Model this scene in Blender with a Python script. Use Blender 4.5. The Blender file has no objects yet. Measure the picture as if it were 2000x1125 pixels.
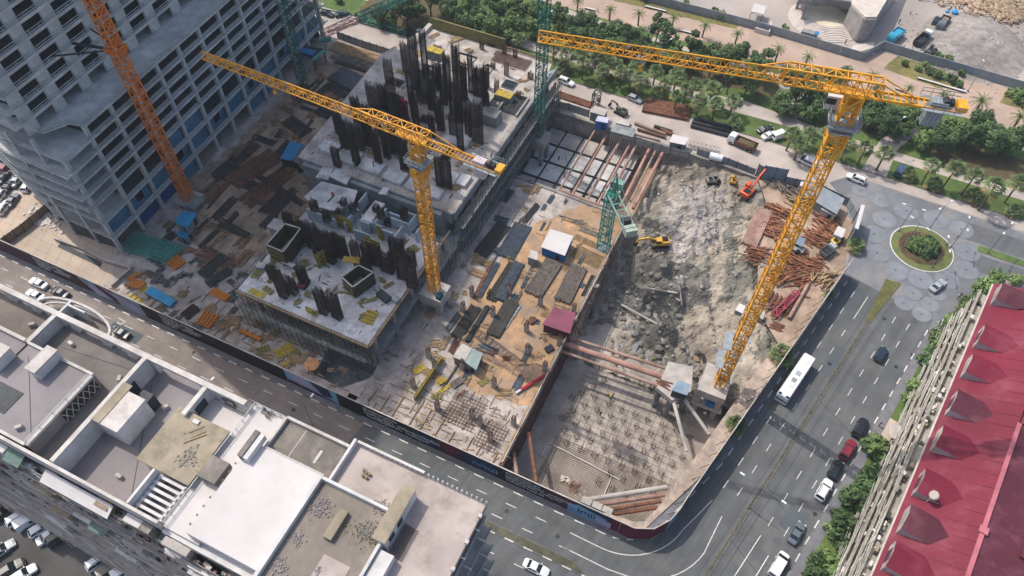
import bpy, bmesh, math, random
from mathutils import Vector, Matrix, noise
from mathutils.geometry import tessellate_polygon
from math import sin, cos, pi, radians, atan2, hypot, sqrt
random.seed(11)
S = bpy.context.scene
COL = S.collection
V = Vector
# ---------------------------------------------------------------- camera
FPX, CH, CXP, CYP = 1450.0, 130.0, 1000.0, 562.5
_th = atan2(1652 - 562.5, FPX); _ro = 0.0183; _yaw = radians(24.5)
_fw = V((0, sin(_th), -cos(_th))); _rt = V((1, 0, 0)); _up = _rt.cross(_fw)
_rt, _up = _rt * cos(_ro) + _up * sin(_ro), _up * cos(_ro) - _rt * sin(_ro)
_R = Matrix.Rotation(_yaw, 3, 'Z')
FW, RT, UP = _R @ _fw, _R @ _rt, _R @ _up
CAMP = V((0, 0, CH))
cd = bpy.data.cameras.new('camera'); cam = bpy.data.objects.new('camera', cd); COL.objects.link(cam)
cam.matrix_world = Matrix(((RT.x, UP.x, -FW.x, 0), (RT.y, UP.y, -FW.y, 0), (RT.z, UP.z, -FW.z, CH), (0, 0, 0, 1)))
cd.sensor_width = 36; cd.lens = 36 * FPX / 2000; cd.clip_start = 1; cd.clip_end = 4000
S.camera = cam
# ---------------------------------------------------------------- light
SUN_EL, SUN_AZ = radians(56), radians(165)      # the sun stands over the unfinished tower
sdir = V((cos(SUN_AZ) * cos(SUN_EL), sin(SUN_AZ) * cos(SUN_EL), sin(SUN_EL)))
w = bpy.data.worlds.new('World'); S.world = w; w.use_nodes = True
nt = w.node_tree; bg = nt.nodes['Background']
sky = nt.nodes.new('ShaderNodeTexSky'); sky.sky_type = 'NISHITA'; sky.sun_disc = False
sky.sun_elevation = SUN_EL; sky.sun_rotation = atan2(sdir.x, sdir.y); sky.air_density = 0.9; sky.dust_density = 3
nt.links.new(sky.outputs[0], bg.inputs[0]); bg.inputs[1].default_value = 0.15
sl = bpy.data.lights.new('sun', 'SUN'); sl.energy = 2.5; sl.angle = radians(0.55); sl.color = (1, .935, .85)
so = bpy.data.objects.new('sun', sl); COL.objects.link(so); so.location = (-60, 20, 200)
so.rotation_euler = (-sdir).to_track_quat('-Z', 'Y').to_euler()
vs = S.view_settings; vs.view_transform = 'Standard'; vs.look = 'None'; vs.exposure = 0.52; vs.gamma = 1
vs.use_curve_mapping = False
# ---------------------------------------------------------------- helpers
def P(x, y, z=0.0):
    d = FW * FPX + RT * (x - CXP) - UP * (y - CYP)
    return CAMP + d * ((z - CH) / d.z)
def srgb(h):
    c = [int(h[i:i + 2], 16) / 255 for i in (0, 2, 4)]
    return tuple(x / 12.92 if x < .04045 else ((x + .055) / 1.055) ** 2.4 for x in c)
MATS = {}
def mat(name, a, b=None, sc=.5, rough=.85, bump=0, bsc=None, metal=0, big=.25, bigsc=.06, spec=.3, obj=False, rnd=0, wave=None, det=6, streak=None, dirt=None):
    """procedural surface: colours a-b mixed by noise, a broad value drift and fine relief"""
    if name in MATS: return MATS[name]
    m = bpy.data.materials.new(name); m.use_nodes = True; t = m.node_tree; n = t.nodes; L = t.links
    p = n['Principled BSDF']; p.inputs['Roughness'].default_value = rough; p.inputs['Metallic'].default_value = metal
    p.inputs['Specular IOR Level'].default_value = spec
    if obj:
        src = n.new('ShaderNodeTexCoord').outputs['Object']
    else:
        src = n.new('ShaderNodeNewGeometry').outputs['Position']
    a = srgb(a) if isinstance(a, str) else a
    b = a if b is None else (srgb(b) if isinstance(b, str) else b)
    nz = n.new('ShaderNodeTexNoise'); nz.inputs['Scale'].default_value = sc; nz.inputs['Detail'].default_value = det
    nz.inputs['Roughness'].default_value = .65
    L.new(src, nz.inputs['Vector'])
    mr = n.new('ShaderNodeMapRange'); mr.inputs[1].default_value = .36; mr.inputs[2].default_value = .64
    L.new(nz.outputs['Fac'], mr.inputs[0])
    mx = n.new('ShaderNodeMix'); mx.data_type = 'RGBA'
    mx.inputs[6].default_value = (*a, 1); mx.inputs[7].default_value = (*b, 1)
    L.new(mr.outputs[0], mx.inputs[0])
    out = mx.outputs[2]
    if wave:
        wv = n.new('ShaderNodeTexWave'); wv.inputs['Scale'].default_value = wave[0]; wv.bands_direction = wave[1]
        wv.inputs['Distortion'].default_value = wave[3] if len(wave) > 3 else 0
        L.new(src, wv.inputs['Vector'])
        m2 = n.new('ShaderNodeMix'); m2.data_type = 'RGBA'; m2.blend_type = 'MULTIPLY'; m2.inputs[0].default_value = wave[2]
        L.new(out, m2.inputs[6]); L.new(wv.outputs['Color'], m2.inputs[7]); out = m2.outputs[2]
    if streak:                                        # wear drawn out along one direction
        mp = n.new('ShaderNodeMapping'); mp.inputs['Rotation'].default_value = (0, 0, -radians(streak[0])); mp2 = n.new('ShaderNodeMapping'); mp2.inputs['Scale'].default_value = (.02, streak[2] if len(streak) > 2 else .8, 1)
        L.new(src, mp.inputs[0]); L.new(mp.outputs[0], mp2.inputs[0]); n4 = n.new('ShaderNodeTexNoise'); n4.inputs['Scale'].default_value = 1; n4.inputs['Detail'].default_value = 3
        L.new(mp2.outputs[0], n4.inputs['Vector']); r4 = n.new('ShaderNodeMapRange'); r4.inputs[1].default_value = .35; r4.inputs[2].default_value = .65; r4.inputs[3].default_value = 1 - streak[1]; r4.inputs[4].default_value = 1 + streak[1] * .6
        L.new(n4.outputs['Fac'], r4.inputs[0]); h4 = n.new('ShaderNodeHueSaturation'); L.new(r4.outputs[0], h4.inputs['Value']); L.new(out, h4.inputs['Color']); out = h4.outputs[0]
    if dirt:                                          # patches of grime: (colour, scale, amount)
        n5 = n.new('ShaderNodeTexNoise'); n5.inputs['Scale'].default_value = dirt[1]; n5.inputs['Detail'].default_value = 7; n5.inputs['Roughness'].default_value = .7; L.new(src, n5.inputs['Vector'])
        r5 = n.new('ShaderNodeMapRange'); r5.inputs[1].default_value = .48; r5.inputs[2].default_value = .7; r5.inputs[4].default_value = dirt[2]; L.new(n5.outputs['Fac'], r5.inputs[0])
        m5 = n.new('ShaderNodeMix'); m5.data_type = 'RGBA'; m5.inputs[7].default_value = (*srgb(dirt[0]), 1); L.new(r5.outputs[0], m5.inputs[0]); L.new(out, m5.inputs[6]); out = m5.outputs[2]
    if big or rnd:
        hs = n.new('ShaderNodeHueSaturation'); val = None
        if big:
            n2 = n.new('ShaderNodeTexNoise'); n2.inputs['Scale'].default_value = bigsc; n2.inputs['Detail'].default_value = 3
            L.new(src, n2.inputs['Vector'])
            r2 = n.new('ShaderNodeMapRange'); r2.inputs[1].default_value = .3; r2.inputs[2].default_value = .7
            r2.inputs[3].default_value = 1 - big; r2.inputs[4].default_value = 1 + big
            L.new(n2.outputs['Fac'], r2.inputs[0]); val = r2.outputs[0]
        if rnd:
            oi = n.new('ShaderNodeObjectInfo'); r3 = n.new('ShaderNodeMapRange')
            r3.inputs[3].default_value = 1 - rnd; r3.inputs[4].default_value = 1 + rnd
            L.new(oi.outputs['Random'], r3.inputs[0])
            if val:
                mm = n.new('ShaderNodeMath'); mm.operation = 'MULTIPLY'; L.new(val, mm.inputs[0]); L.new(r3.outputs[0], mm.inputs[1]); val = mm.outputs[0]
            else: val = r3.outputs[0]
        L.new(val, hs.inputs['Value']); L.new(out, hs.inputs['Color']); out = hs.outputs[0]
    L.new(out, p.inputs['Base Color'])
    if bump:
        n3 = n.new('ShaderNodeTexNoise'); n3.inputs['Scale'].default_value = bsc or sc * 4; n3.inputs['Detail'].default_value = 4
        L.new(src, n3.inputs['Vector'])
        bp = n.new('ShaderNodeBump'); bp.inputs['Strength'].default_value = bump; bp.inputs['Distance'].default_value = .3
        L.new(n3.outputs['Fac'], bp.inputs['Height']); L.new(bp.outputs[0], p.inputs['Normal'])
    MATS[name] = m
    return m
ORG = {}
def org(o):
    return ORG.get(o.name, V((0, 0, 0))) if o else V((0, 0, 0))
class MB:
    def __init__(s): s.v = []; s.f = []
    def add(s, vs, fs):
        k = len(s.v); s.v += [tuple(q) for q in vs]; s.f += [tuple(i + k for i in f) for f in fs]; return s
    def box(s, c, d, r=0, b=0):
        """c centre of the underside, d full sizes, r turn about z"""
        x, y, z = d[0] / 2, d[1] / 2, d[2]; cr, sr = cos(r), sin(r); vs = []
        for (px, py) in ((-x, -y), (x, -y), (x, y), (-x, y)):
            vs.append((c[0] + px * cr - py * sr, c[1] + px * sr + py * cr))
        k = 1 - b
        vt = [(c[0] + (a - c[0]) * k, c[1] + (q - c[1]) * k) for a, q in vs]
        return s.add([(a, q, c[2]) for a, q in vs] + [(a, q, c[2] + z) for a, q in vt],
                     [(3, 2, 1, 0), (4, 5, 6, 7), (0, 1, 5, 4), (1, 2, 6, 5), (2, 3, 7, 6), (3, 0, 4, 7)])
    def rect(s, u0, u1, v0, v1, z0, z1):
        return s.box(((u0 + u1) / 2, (v0 + v1) / 2, z0), (u1 - u0, v1 - v0, z1 - z0))
    def bar(s, p, q, w, h=None, up=None):
        p, q = V(p), V(q); d = q - p
        if d.length < 1e-6: return s
        d.normalize(); up = V(up) if up else (V((0, 0, 1)) if abs(d.z) < .95 else V((1, 0, 0)))
        a = d.cross(up).normalized() * (w / 2); b = a.cross(d).normalized() * ((h or w) / 2)
        vs = [p - a - b, p + a - b, p + a + b, p - a + b, q - a - b, q + a - b, q + a + b, q - a + b]
        return s.add(vs, [(0, 1, 2, 3), (7, 6, 5, 4), (0, 4, 5, 1), (1, 5, 6, 2), (2, 6, 7, 3), (3, 7, 4, 0)])
    def tube(s, p, q, r, n=8, r2=None, caps=True):
        p, q = V(p), V(q); d = (q - p)
        if d.length < 1e-6: return s
        d.normalize(); up = V((0, 0, 1)) if abs(d.z) < .95 else V((1, 0, 0))
        a = d.cross(up).normalized(); b = a.cross(d); r2 = r if r2 is None else r2
        vs = [p + (a * cos(2 * pi * i / n) + b * sin(2 * pi * i / n)) * r for i in range(n)] + \
             [q + (a * cos(2 * pi * i / n) + b * sin(2 * pi * i / n)) * r2 for i in range(n)]
        fs = [(i, i + n, (i + 1) % n + n, (i + 1) % n) for i in range(n)]
        if caps: fs += [tuple(range(n)), tuple(range(2 * n - 1, n - 1, -1))]
        return s.add(vs, fs)
    def prism(s, poly, z0, z1):
        """poly of (x, y) counter-clockwise or not"""
        poly = [(p[0], p[1]) for p in poly]
        if sum(poly[i - 1][0] * poly[i][1] - poly[i][0] * poly[i - 1][1] for i in range(len(poly))) < 0: poly = poly[::-1]
        n = len(poly)
        tri = tessellate_polygon([[V((x, y, 0)) for x, y in poly]])
        vs = [(x, y, z0) for x, y in poly] + [(x, y, z1) for x, y in poly]
        fs = [(i, (i + 1) % n, (i + 1) % n + n, i + n) for i in range(n)]
        for t in tri:
            a, b, c = t; o = (poly[b][0] - poly[a][0]) * (poly[c][1] - poly[a][1]) - (poly[b][1] - poly[a][1]) * (poly[c][0] - poly[a][0])
            if o < 0: a, b, c = c, b, a
            fs += [(a + n, b + n, c + n), (c, b, a)]
        return s.add(vs, fs)
    def sheet(s, poly, z, holes=()):
        loops = [[V((p[0], p[1], 0)) for p in poly]] + [[V((p[0], p[1], 0)) for p in h] for h in holes]
        pts = [q for l in loops for q in l]; fs = []
        for a, b, c in tessellate_polygon(loops):
            o = (pts[b] - pts[a]).cross(pts[c] - pts[a]).z
            fs.append((a, b, c) if o > 0 else (c, b, a))
        return s.add([(q.x, q.y, z) for q in pts], fs)
    def quad(s, a, b, c, d): return s.add([a, b, c, d], [(0, 1, 2, 3)])
    def strip(s, line, wd, z):
        """flat ribbon along a polyline"""
        line = [V((p[0], p[1])) for p in line]; L = []; R = []
        for i, p in enumerate(line):
            d = (line[min(i + 1, len(line) - 1)] - line[max(i - 1, 0)]).normalized(); n = V((-d.y, d.x)) * wd / 2
            L.append(p + n); R.append(p - n)
        m = len(line)
        return s.add([(q.x, q.y, z) for q in R + L], [(i, i + 1, m + i + 1, m + i) for i in range(m - 1)])
    def wall(s, line, th, z0, z1, z1b=None):
        """upright wall of thickness th along a polyline"""
        line = [V((p[0], p[1])) for p in line]; L = []; R = []
        for i, p in enumerate(line):
            d = (line[min(i + 1, len(line) - 1)] - line[max(i - 1, 0)]).normalized(); n = V((-d.y, d.x)) * th / 2
            L.append(p + n); R.append(p - n)
        return s.prism([(q.x, q.y) for q in R + L[::-1]], z0, z1)
    def rock(s, c, r, n=6, sq=.7):
        vs = []; fs = []
        k = 3
        for j in range(1, k):
            ph = pi * j / k
            for i in range(n):
                rr = r * random.uniform(.7, 1.15)
                vs.append((c[0] + rr * sin(ph) * cos(2 * pi * i / n + j), c[1] + rr * sin(ph) * sin(2 * pi * i / n + j), c[2] + rr * cos(ph) * sq))
        vs += [(c[0], c[1], c[2] + r * sq), (c[0], c[1], c[2] - r * sq)]
        for i in range(n):
            a, b = i, (i + 1) % n
            fs += [(a, n + a, n + b, b), (2 * n, a, b), (2 * n + 1, n + b, n + a)]
        return s.add(vs, fs)
    def build(s, name, m, parent=None, kind=None, smooth=False, label=None):
        me = bpy.data.meshes.new(name); o = org(parent)
        me.from_pydata([(x - o.x, y - o.y, z - o.z) for x, y, z in s.v], [], s.f); me.update()
        if m: me.materials.append(m)
        if smooth: me.polygons.foreach_set('use_smooth', [True] * len(me.polygons))
        ob = bpy.data.objects.new(name, me); COL.objects.link(ob)
        if parent: ob.parent = parent; ORG[ob.name] = o
        if kind: ob['kind'] = kind
        if label: ob['label'] = label
        return ob
def tag(o, label, cat, group=None, kind=None):
    o['label'] = label; o['category'] = cat
    if group: o['group'] = group
    if kind: o['kind'] = kind
    return o
def E(name, loc, label, cat, group=None):
    o = bpy.data.objects.new(name, None); COL.objects.link(o); o.location = loc; o.empty_display_size = .5
    ORG[o.name] = V(loc); return tag(o, label, cat, group)
def struct(name, mb, m):
    return mb.build(name, m, kind='structure')
def at_base(o):
    """shift a one-mesh thing's origin to its base centre"""
    vs = o.data.vertices; n = len(vs)
    c = V((sum(v.co.x for v in vs) / n, sum(v.co.y for v in vs) / n, min(v.co.z for v in vs)))
    o.data.transform(Matrix.Translation(-c)); o.location = c; return o
def one(name, mb, m, label, cat, group=None, smooth=False, kind=None):
    o = at_base(mb.build(name, m, smooth=smooth)); return tag(o, label, cat, group, kind)
KIDS = {}
def copy_tree(o, loc=None, rz=None, label=None, group=None, sc=None, parent=None, matsub=None):
    c = o.copy(); COL.objects.link(c)
    if parent: c.parent = parent
    if loc is not None: c.location = loc
    if rz is not None: c.rotation_euler = (0, 0, rz)
    if sc: c.scale = sc if hasattr(sc, '__len__') else (sc,) * 3
    if label: c['label'] = label
    if group: c['group'] = group
    if matsub and c.type == 'MESH' and c.data.materials and c.data.materials[0].name in matsub:
        nm = matsub[c.data.materials[0].name]; key = (c.data.name, nm.name)
        if key not in KIDS:
            d = c.data.copy(); d.materials[0] = nm; KIDS[key] = d
        c.data = KIDS[key]
    for ch in o.children: copy_tree(ch, parent=c, matsub=matsub)
    return c
ORDS = ['first', 'second', 'third', 'fourth', 'fifth', 'sixth', 'seventh', 'eighth', 'ninth', 'tenth', 'eleventh', 'twelfth', 'thirteenth', 'fourteenth', 'fifteenth', 'sixteenth', 'seventeenth', 'eighteenth', 'nineteenth', 'twentieth']
def ordn(i):
    if i < 20: return ORDS[i]
    return ('twenty-' if i < 30 else 'thirty-') + ORDS[i % 10 - 1 + (0)] if (i + 1) % 10 else ('twentieth', 'thirtieth', 'fortieth')[i // 10 - 1]
def ordinal(i):                                    # i from 0
    n = i + 1
    if n <= 20: return ORDS[i]
    t = {2: 'twenty', 3: 'thirty', 4: 'forty'}[n // 10]
    return t[:-1] + 'ieth' if n % 10 == 0 else t + '-' + ORDS[n % 10 - 1]
Wd, Nd = V((.2385, .9711)), V((.9711, -.2385))
def WN(w, n): return (w * Wd.x + n * Nd.x, w * Wd.y + n * Nd.y)   # along / across the boulevard on the right
def pxl(l, z=0): return [P(x, y, z) for x, y in l]
# ---------------------------------------------------------------- materials
M = {}
M['dust'] = mat('dusty concrete ground', 'aca299', '938a81', .3, bump=.25, bsc=3, dirt=('6d655c', .1, .6))
M['conc'] = mat('site concrete', 'b9afa6', '938a82', .3, bump=.2, bsc=2.5, big=.25, dirt=('5c554d', .25, .7))
M['concd'] = mat('grey cast concrete', '8d9190', '6d7272', .5, bump=.2, bsc=3)
M['concl'] = mat('pale concrete', 'b9b2aa', '9d968f', .4, bump=.15, bsc=2)
M['slab'] = mat('fresh slab concrete', 'cfcecb', 'afaead', .3, bump=.15, bsc=2, big=.2, dirt=('6f6a64', .35, .75))
M['sand'] = mat('orange sandy soil', 'b8946f', '8f765c', .3, bump=.5, bsc=2, big=.3, dirt=('8a8078', .22, .85))
M['dirt'] = mat('brown site dirt', 'a8937a', '77675a', .25, bump=.5, bsc=2, big=.3)
M['mud'] = mat('grey mud', 'a59a8b', '6d685f', .2, bump=.9, bsc=1.6, big=.25, bigsc=.12)
M['rubw'] = mat('white rubble', 'b5ada5', '847e77', .7, bump=.9, bsc=2.5)
M['tan'] = mat('tan paving', 'bfae9c', 'a8988a', .12, big=.12)
M['asph'] = mat('asphalt', '5f6263', '545758', .25, rough=.8, bump=.1, bsc=6, big=.14, bigsc=.05, streak=(76.2, .14), dirt=('6f6c68', .12, .6))
M['asphp'] = mat('pale road asphalt', '8a8079', '7a716b', .25, rough=.85, bump=.1, bsc=6, big=.1, streak=(0, .12), dirt=('5f5a56', .15, .5))  # lighter and warmer base than the other asphalt
M['pav'] = mat('pavement slabs', '77777a', '66676a', .6, big=.15)
M['rbpav'] = mat('roundabout paving', '74777a', '67696c', .2, big=.18, dirt=('9a958f', .1, .7), streak=(60, .08), bigsc=.09)
M['rbdisc'] = mat('paving disc', '808488', '72767a', .35, big=.15)
M['rbline'] = mat('dark paving joint', '75797c', '6a6e72', .6, big=0)
M['road2'] = mat('concrete service road', 'b4a9a0', 'a0968d', .18, bump=.1, bsc=4, big=.16)
M['prom'] = mat('promenade paving', 'b09a89', 'a08c7d', .15, big=.1)
M['grass'] = mat('lawn grass', '44602c', '5f6c3a', .35, bump=.6, bsc=5, big=.3, bigsc=.1)
M['grassd'] = mat('dry grass', '84794a', '61633a', .3, bump=.5, bsc=5)
M['soil'] = mat('planting soil', '5f5039', '4a4a30', .4, bump=.4)
M['white'] = mat('white road paint', 'd6d5d1', 'b9b8b4', 2, big=.1)
M['kerb'] = mat('kerb stone', '6d6d6c', '55555a', 1.2)
M['kerbw'] = mat('white kerb paint', 'd2d2ce', 'b0b0ac', 1.5)
M['steel'] = mat('galvanised steel', '8f979b', '747c80', 1.2, rough=.5, metal=.4, spec=.5)
M['dsteel'] = mat('dark steel', '3b3f43', '2b2e32', 1, rough=.6, metal=.3)
M['rust'] = mat('rusty steel', '855a43', '5c4034', .9, rough=.8, bump=.3)
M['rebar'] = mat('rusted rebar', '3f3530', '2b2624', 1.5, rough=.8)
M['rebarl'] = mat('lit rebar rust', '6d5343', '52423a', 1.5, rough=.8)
M['pipe'] = mat('pale rusty pipe', 'a48b7c', '86665a', .5, rough=.7, bump=.2)
M['wood'] = mat('timber', 'a98f6c', '7e6a50', .8, bump=.2)
# ---------------------------------------------------------------- ground and water-level terrain
def wob(poly, amp=.6, st=2.0, sd=0):
    out = []
    for i, p in enumerate(poly):
        p = V((p[0], p[1])); q = poly[(i + 1) % len(poly)]; q = V((q[0], q[1])); n = max(1, int((q - p).length / st))
        for k in range(n):
            a = p.lerp(q, k / n); h = noise.noise_vector(V((a.x * .3, a.y * .3, sd)))
            out.append((a.x + h.x * amp * 2, a.y + h.y * amp * 2))
    return out
def arc(cx, cy, r, a0, a1, n=12): return [(cx + r * cos(radians(a0 + (a1 - a0) * i / n)), cy + r * sin(radians(a0 + (a1 - a0) * i / n))) for i in range(n + 1)]
PIT = [(-24.3, 50.6), (-1.2, 50.2), (3.4, 52.6), (5.0, 56.5), WN(75, -8), WN(93.5, -8), (15.6, 100), (11, 105), (8, 113), (5.4, 124), (4, 138), (0, 145.8), (-18.9, 146.8), (-56.5, 146.8), (-56.5, 121), (-24.3, 119.8)]
HOLE2 = [(-67, 51.8), (-60.2, 51.8), (-56.5, 56), (-56.5, 59), (-68, 59)]
HOLE3 = [(-58.3, 49.9), (-56.3, 49.9), (-56.3, 51.5), (-58.3, 51.5)]
BIG = [(-900, -600), (900, -600), (900, 1400), (-900, 1400)]
struct('ground', MB().sheet(BIG, 0, [PIT, HOLE2, HOLE3]), M['dust'])
m = MB(); m.rect(-70, -54, 49, 60, -4.4, -4); struct('basement_floor', m, M['concd'])
m = MB(); m.wall([(-67, 51.8), (-68, 59), (-56.5, 59), (-56.5, 56), (-60.2, 51.8), (-67, 51.8)], .3, -4.2, -.02)
one('basement_wall', m, M['concd'], 'dark concrete walls of the open basement shaft beside the scaffolded slab', 'basement wall')
def gnd(name, poly, z, m, holes=()): return struct(name, MB().sheet(poly, z, holes), m)
# site surfaces
gnd('site_ground', [(-120, 48.6), (-24.6, 48.6), (-24.6, 58), (-24.6, 120.2), (-56.9, 121), (-56.9, 147.2), (-126, 147.2), (-126, 60), (-121, 52)], .02, M['conc'], [HOLE2, HOLE3])
gnd('sandy_ground', wob([(-47.5, 76), (-43, 66), (-38, 62), (-25.2, 64), (-25.2, 119), (-36, 119.5), (-41, 112), (-47, 102), (-46, 90)], .7, 1.5), .04, M['sand'])
gnd('dirt_ground', wob([(-124, 78), (-112, 68), (-104, 66), (-95, 72), (-92, 84), (-97, 104), (-102, 118), (-100, 136), (-124, 140)], 1.0, 1.5, 3), .04, M['dirt'])
gnd('dirt_ground', wob([(-102, 118), (-97, 112), (-90, 118), (-62, 146), (-100, 146), (-123, 142)], .8, 1.5, 5), .06, M['dirt'])
# pale paved yard at the foot of the tower
yard = [(-175, 48.7), (-121, 48.7), (-120.6, 53), (-126, 60.5), (-140, 60.5), (-152, 66), (-165, 62)]
gnd('paved_yard', yard, .03, M['tan'])
m = MB()
for k in range(-5, 14):
    a = V((-150 + k * 3.2, 49)); m.strip([a, a + V((-5, 10.5))], .07, .045)
for k in range(5): m.strip([(-165, 50 + k * 2.6), (-124, 49.4 + k * 2.2)], .06, .05)
struct('paving_joints', m, mat('paving joint', '93867a', '84786d', 1))
gnd('log_yard_ground', [(15.7, 100), WN(101, -6.2), WN(128, -6.2), (23.4, 142.5), (14, 150.5), (0.2, 147), (0.2, 146), (4, 138), (5.5, 124), (8, 113), (11, 105)], .03, mat('log yard soil', 'b09a86', '8b7766', .3, bump=.4, bsc=2))
# ---------------------------------------------------------------- roads
kerbin = [(-900, 47.1), (-2.5, 47.1)] + arc(-2.5, 56.3, 9.2, -90, -13, 10)[1:] + [WN(70, -4.4), WN(127.5, -4.4)]
gnd('road', kerbin + [WN(127.5, 14.2), WN(-200, 14.2), WN(-200, 30), (-900, 22)], .02, M['asph'])
gnd('road', [(-900, 22), (-56, 22), (-52, 47.08), (-900, 47.08)], .04, M['asphp'])
gnd('pavement', [(-900, 47.1), (-2.5, 47.1)] + arc(-2.5, 56.3, 9.2, -90, -13, 10)[1:] + [WN(70, -4.4), WN(127.5, -4.4), WN(127.5, -5.7), WN(66, -5.7), (2.5, 48.9), (0.1, 48.2), (-900, 48.2)], .12, M['pav'])
gnd('pavement', [WN(-200, 14.2), WN(127.5, 14.2), WN(127.5, 16.4), WN(-200, 16.4)], .1, M['pav'])
gnd('roundabout', [WN(127.4, -5.7), WN(127.4, 14.6), (47, 121.5), (51, 128.8), (57, 139.2), (62, 141), (62, 155.6), (20.5, 157.2), (16, 152.4), (24.6, 143.5)], .03, M['rbpav'])
gnd('road', [(47.5, 147.6), (160, 144.8), (160, 150.5), (47.5, 153.4)], .045, M['asph'])
gnd('road', [(50, 138), (57, 139.3), (160, 137), (160, 142.3), (50, 144)], .045, M['asph'])
gnd('service_road', [(-260, 147.6), (-57, 147.6), (0, 147.4), (16, 152.4), (20.5, 157.4), (160, 153.4), (160, 157.2), (20, 160.6), (-260, 160.6)], .015, M['road2'])
# paving discs of the roundabout
m1, m2, m3 = MB(), MB(), MB()
def ring(mb, c, r, wd, z, n=28):
    k = len(mb.v)
    mb.v += [(c[0] + rr * cos(2 * pi * i / n), c[1] + rr * sin(2 * pi * i / n), z) for rr in (r - wd, r) for i in range(n)]
    mb.f += [(k + i, k + n + i, k + n + (i + 1) % n, k + (i + 1) % n) for i in range(n)]
for (x, y, r) in [(1727, 428, 2.9), (1707, 457, 2.9), (1713, 494, 2.9), (1749, 528, 2.9), (1798, 546, 2.9), (1770, 412, 3), (1829, 428, 3.1), (1877, 448, 2.9), (1886, 527, 2.9), (1889, 492, 2.9), (1850, 546, 2.8), (1718, 390, 2.6), (1680, 372, 2.2), (1674, 420, 2.4), (1765, 592, 2.1), (1782, 573, 2.1), (1816, 594, 2.1), (1800, 614, 2.1), (1830, 574, 2.0)]:
    c = P(x, y)
    m1.sheet(arc(c.x, c.y, r - .15, 0, 345, 23), .05); ring(m2, c, r, .1, .06); m3.sheet(arc(c.x, c.y, .32, 0, 330, 11), .065)
struct('paving_disc', m1, M['rbdisc']); struct('paving_ring', m2, M['rbline']); struct('paving_centre', m3, mat('dark paving centre', '64686b', '595d60', 1))
# painted markings
m = MB(); Z = .06
def dash(p, q, wd=.14): m.strip([p, q], wd, Z)
for k in range(60):
    u = -14.9 - k * 5.9
    dash((u, 44.65), (u + 2.1, 44.65)); dash((u - 1.4, 41.8), (u + .7, 41.8))
    if k > 0: dash((u + 5.9, 35.65), (u + 8, 35.65))
for k in range(14): dash((-9.2 + k * -5.9 + 5.9 * 0, 41.8), (-7.2 + k * -5.9, 41.8)) if k == 0 else None
m.strip([(-8.3, 44.7), (-3, 44.6)] + arc(-2.2, 56.6, 12.0, -90, -14, 12) + [WN(62.6, -2.3)], .16, Z)
m.strip([(-8.6, 41.85), (0, 41.7), (3.5, 42.1)] + arc(1.5, 55.0, 13, -78, -16, 9) + [WN(61, .5)], .16, Z)
for k in range(13):
    wv = 65.8 + k * 5.6
    if wv < 126:
        dash(WN(wv, -1.95), WN(wv + 2, -1.95)); 
        if wv < 115: dash(WN(wv + .3, .75), WN(wv + 2.3, .75))
m.strip([WN(116.8, .9), WN(124.3, .9)], .16, Z)
for k in range(20):
    wv = 20 + k * 5.63
    if 60 < wv < 126 or wv < 52: dash(WN(wv - .4, 7.7), WN(wv + 1.7, 7.7)); dash(WN(wv - .2, 10.72), WN(wv + 1.8, 10.72))
m.strip([WN(52, 7.3), WN(62.3, 7.5)], .16, Z); m.strip([WN(50, 10.1), WN(60, 10.2)], .16, Z)
p0, p1 = P(228, 626), P(258, 622)
m.strip([P(232, 621), P(246, 630)], .2, Z); m.strip([P(228, 630), P(236, 634), P(246, 628)], .2, Z)
struct('lane_marking', m, M['white'])
m = MB()                                   # kerb stones, every second one painted white
def kerbs(mb, mw, line, step=2.0, wd=.22, z=.14, off=0):
    line = [V((p[0], p[1])) for p in line]; s = 0; k = 0
    for a, b in zip(line, line[1:]):
        L = (b - a).length; d = (b - a) / L; n = max(1, round(L / step))
        for i in range(n):
            p, q = a + d * (L * i / n), a + d * (L * (i + .96) / n)
            (mw if k % 2 else mb).bar((p.x, p.y, z / 2), (q.x, q.y, z / 2), wd, z); k += 1
mk, mw = MB(), MB()
kerbs(mk, mw, [(-170, 47.15)] + kerbin[1:] )
kerbs(mk, mw, [WN(30, 14.25), WN(126, 14.25)], 1.9)
kerbs(mk, mw, [(-190, 38.9), (-2, 38.9)], 1.8); kerbs(mk, mk, [(-190, 40.4), (-6, 40.4)], 1.8)
kerbs(mk, mk, [WN(20, 3.15), WN(126, 3.3)], 2); kerbs(mk, mk, [WN(20, 3.95), WN(118, 3.95), (35.9, 126.4)], 2)
kerbs(mk, mk, [(-60, 160.6), (20, 160.6), (160, 157.3)], 2)
struct('kerb', mk, M['kerb']); struct('painted_kerb', mw, M['kerbw'])
# wear of the carriageways: patches, joints and manholes
m = MB()
for (w0, w1, n0, n1) in ((118, 126, -3.9, -.4), (100, 108.5, 1.0, 3.0), (84, 99, -.1, .5), (66, 71, 9, 12.4), (108, 112, 11, 14), (40, 47, 8, 10)): m.sheet([WN(w0, n0), WN(w1, n0), WN(w1, n1), WN(w0, n1)], .052)
m.sheet([(-40, 42.2), (-33, 42.2), (-33, 44.2), (-40, 44.2)], .052); m.sheet([(-112, 42), (-104, 42), (-104, 44.5), (-112, 44.5)], .052)
struct('asphalt_patch', m, mat('newer asphalt patch', '585e62', '50565a', .5, big=.1))
m = MB()
for (w, n) in ((88, 13.2), (80, 13.4), (103, 1.8), (121, 6), (111, 12.6), (72, 13.2), (60, 12.6), (97, -3.2), (116, 14.1)): q = WN(w, n); m.sheet(arc(q[0], q[1], .4, 0, 330, 11), .07)
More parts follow.
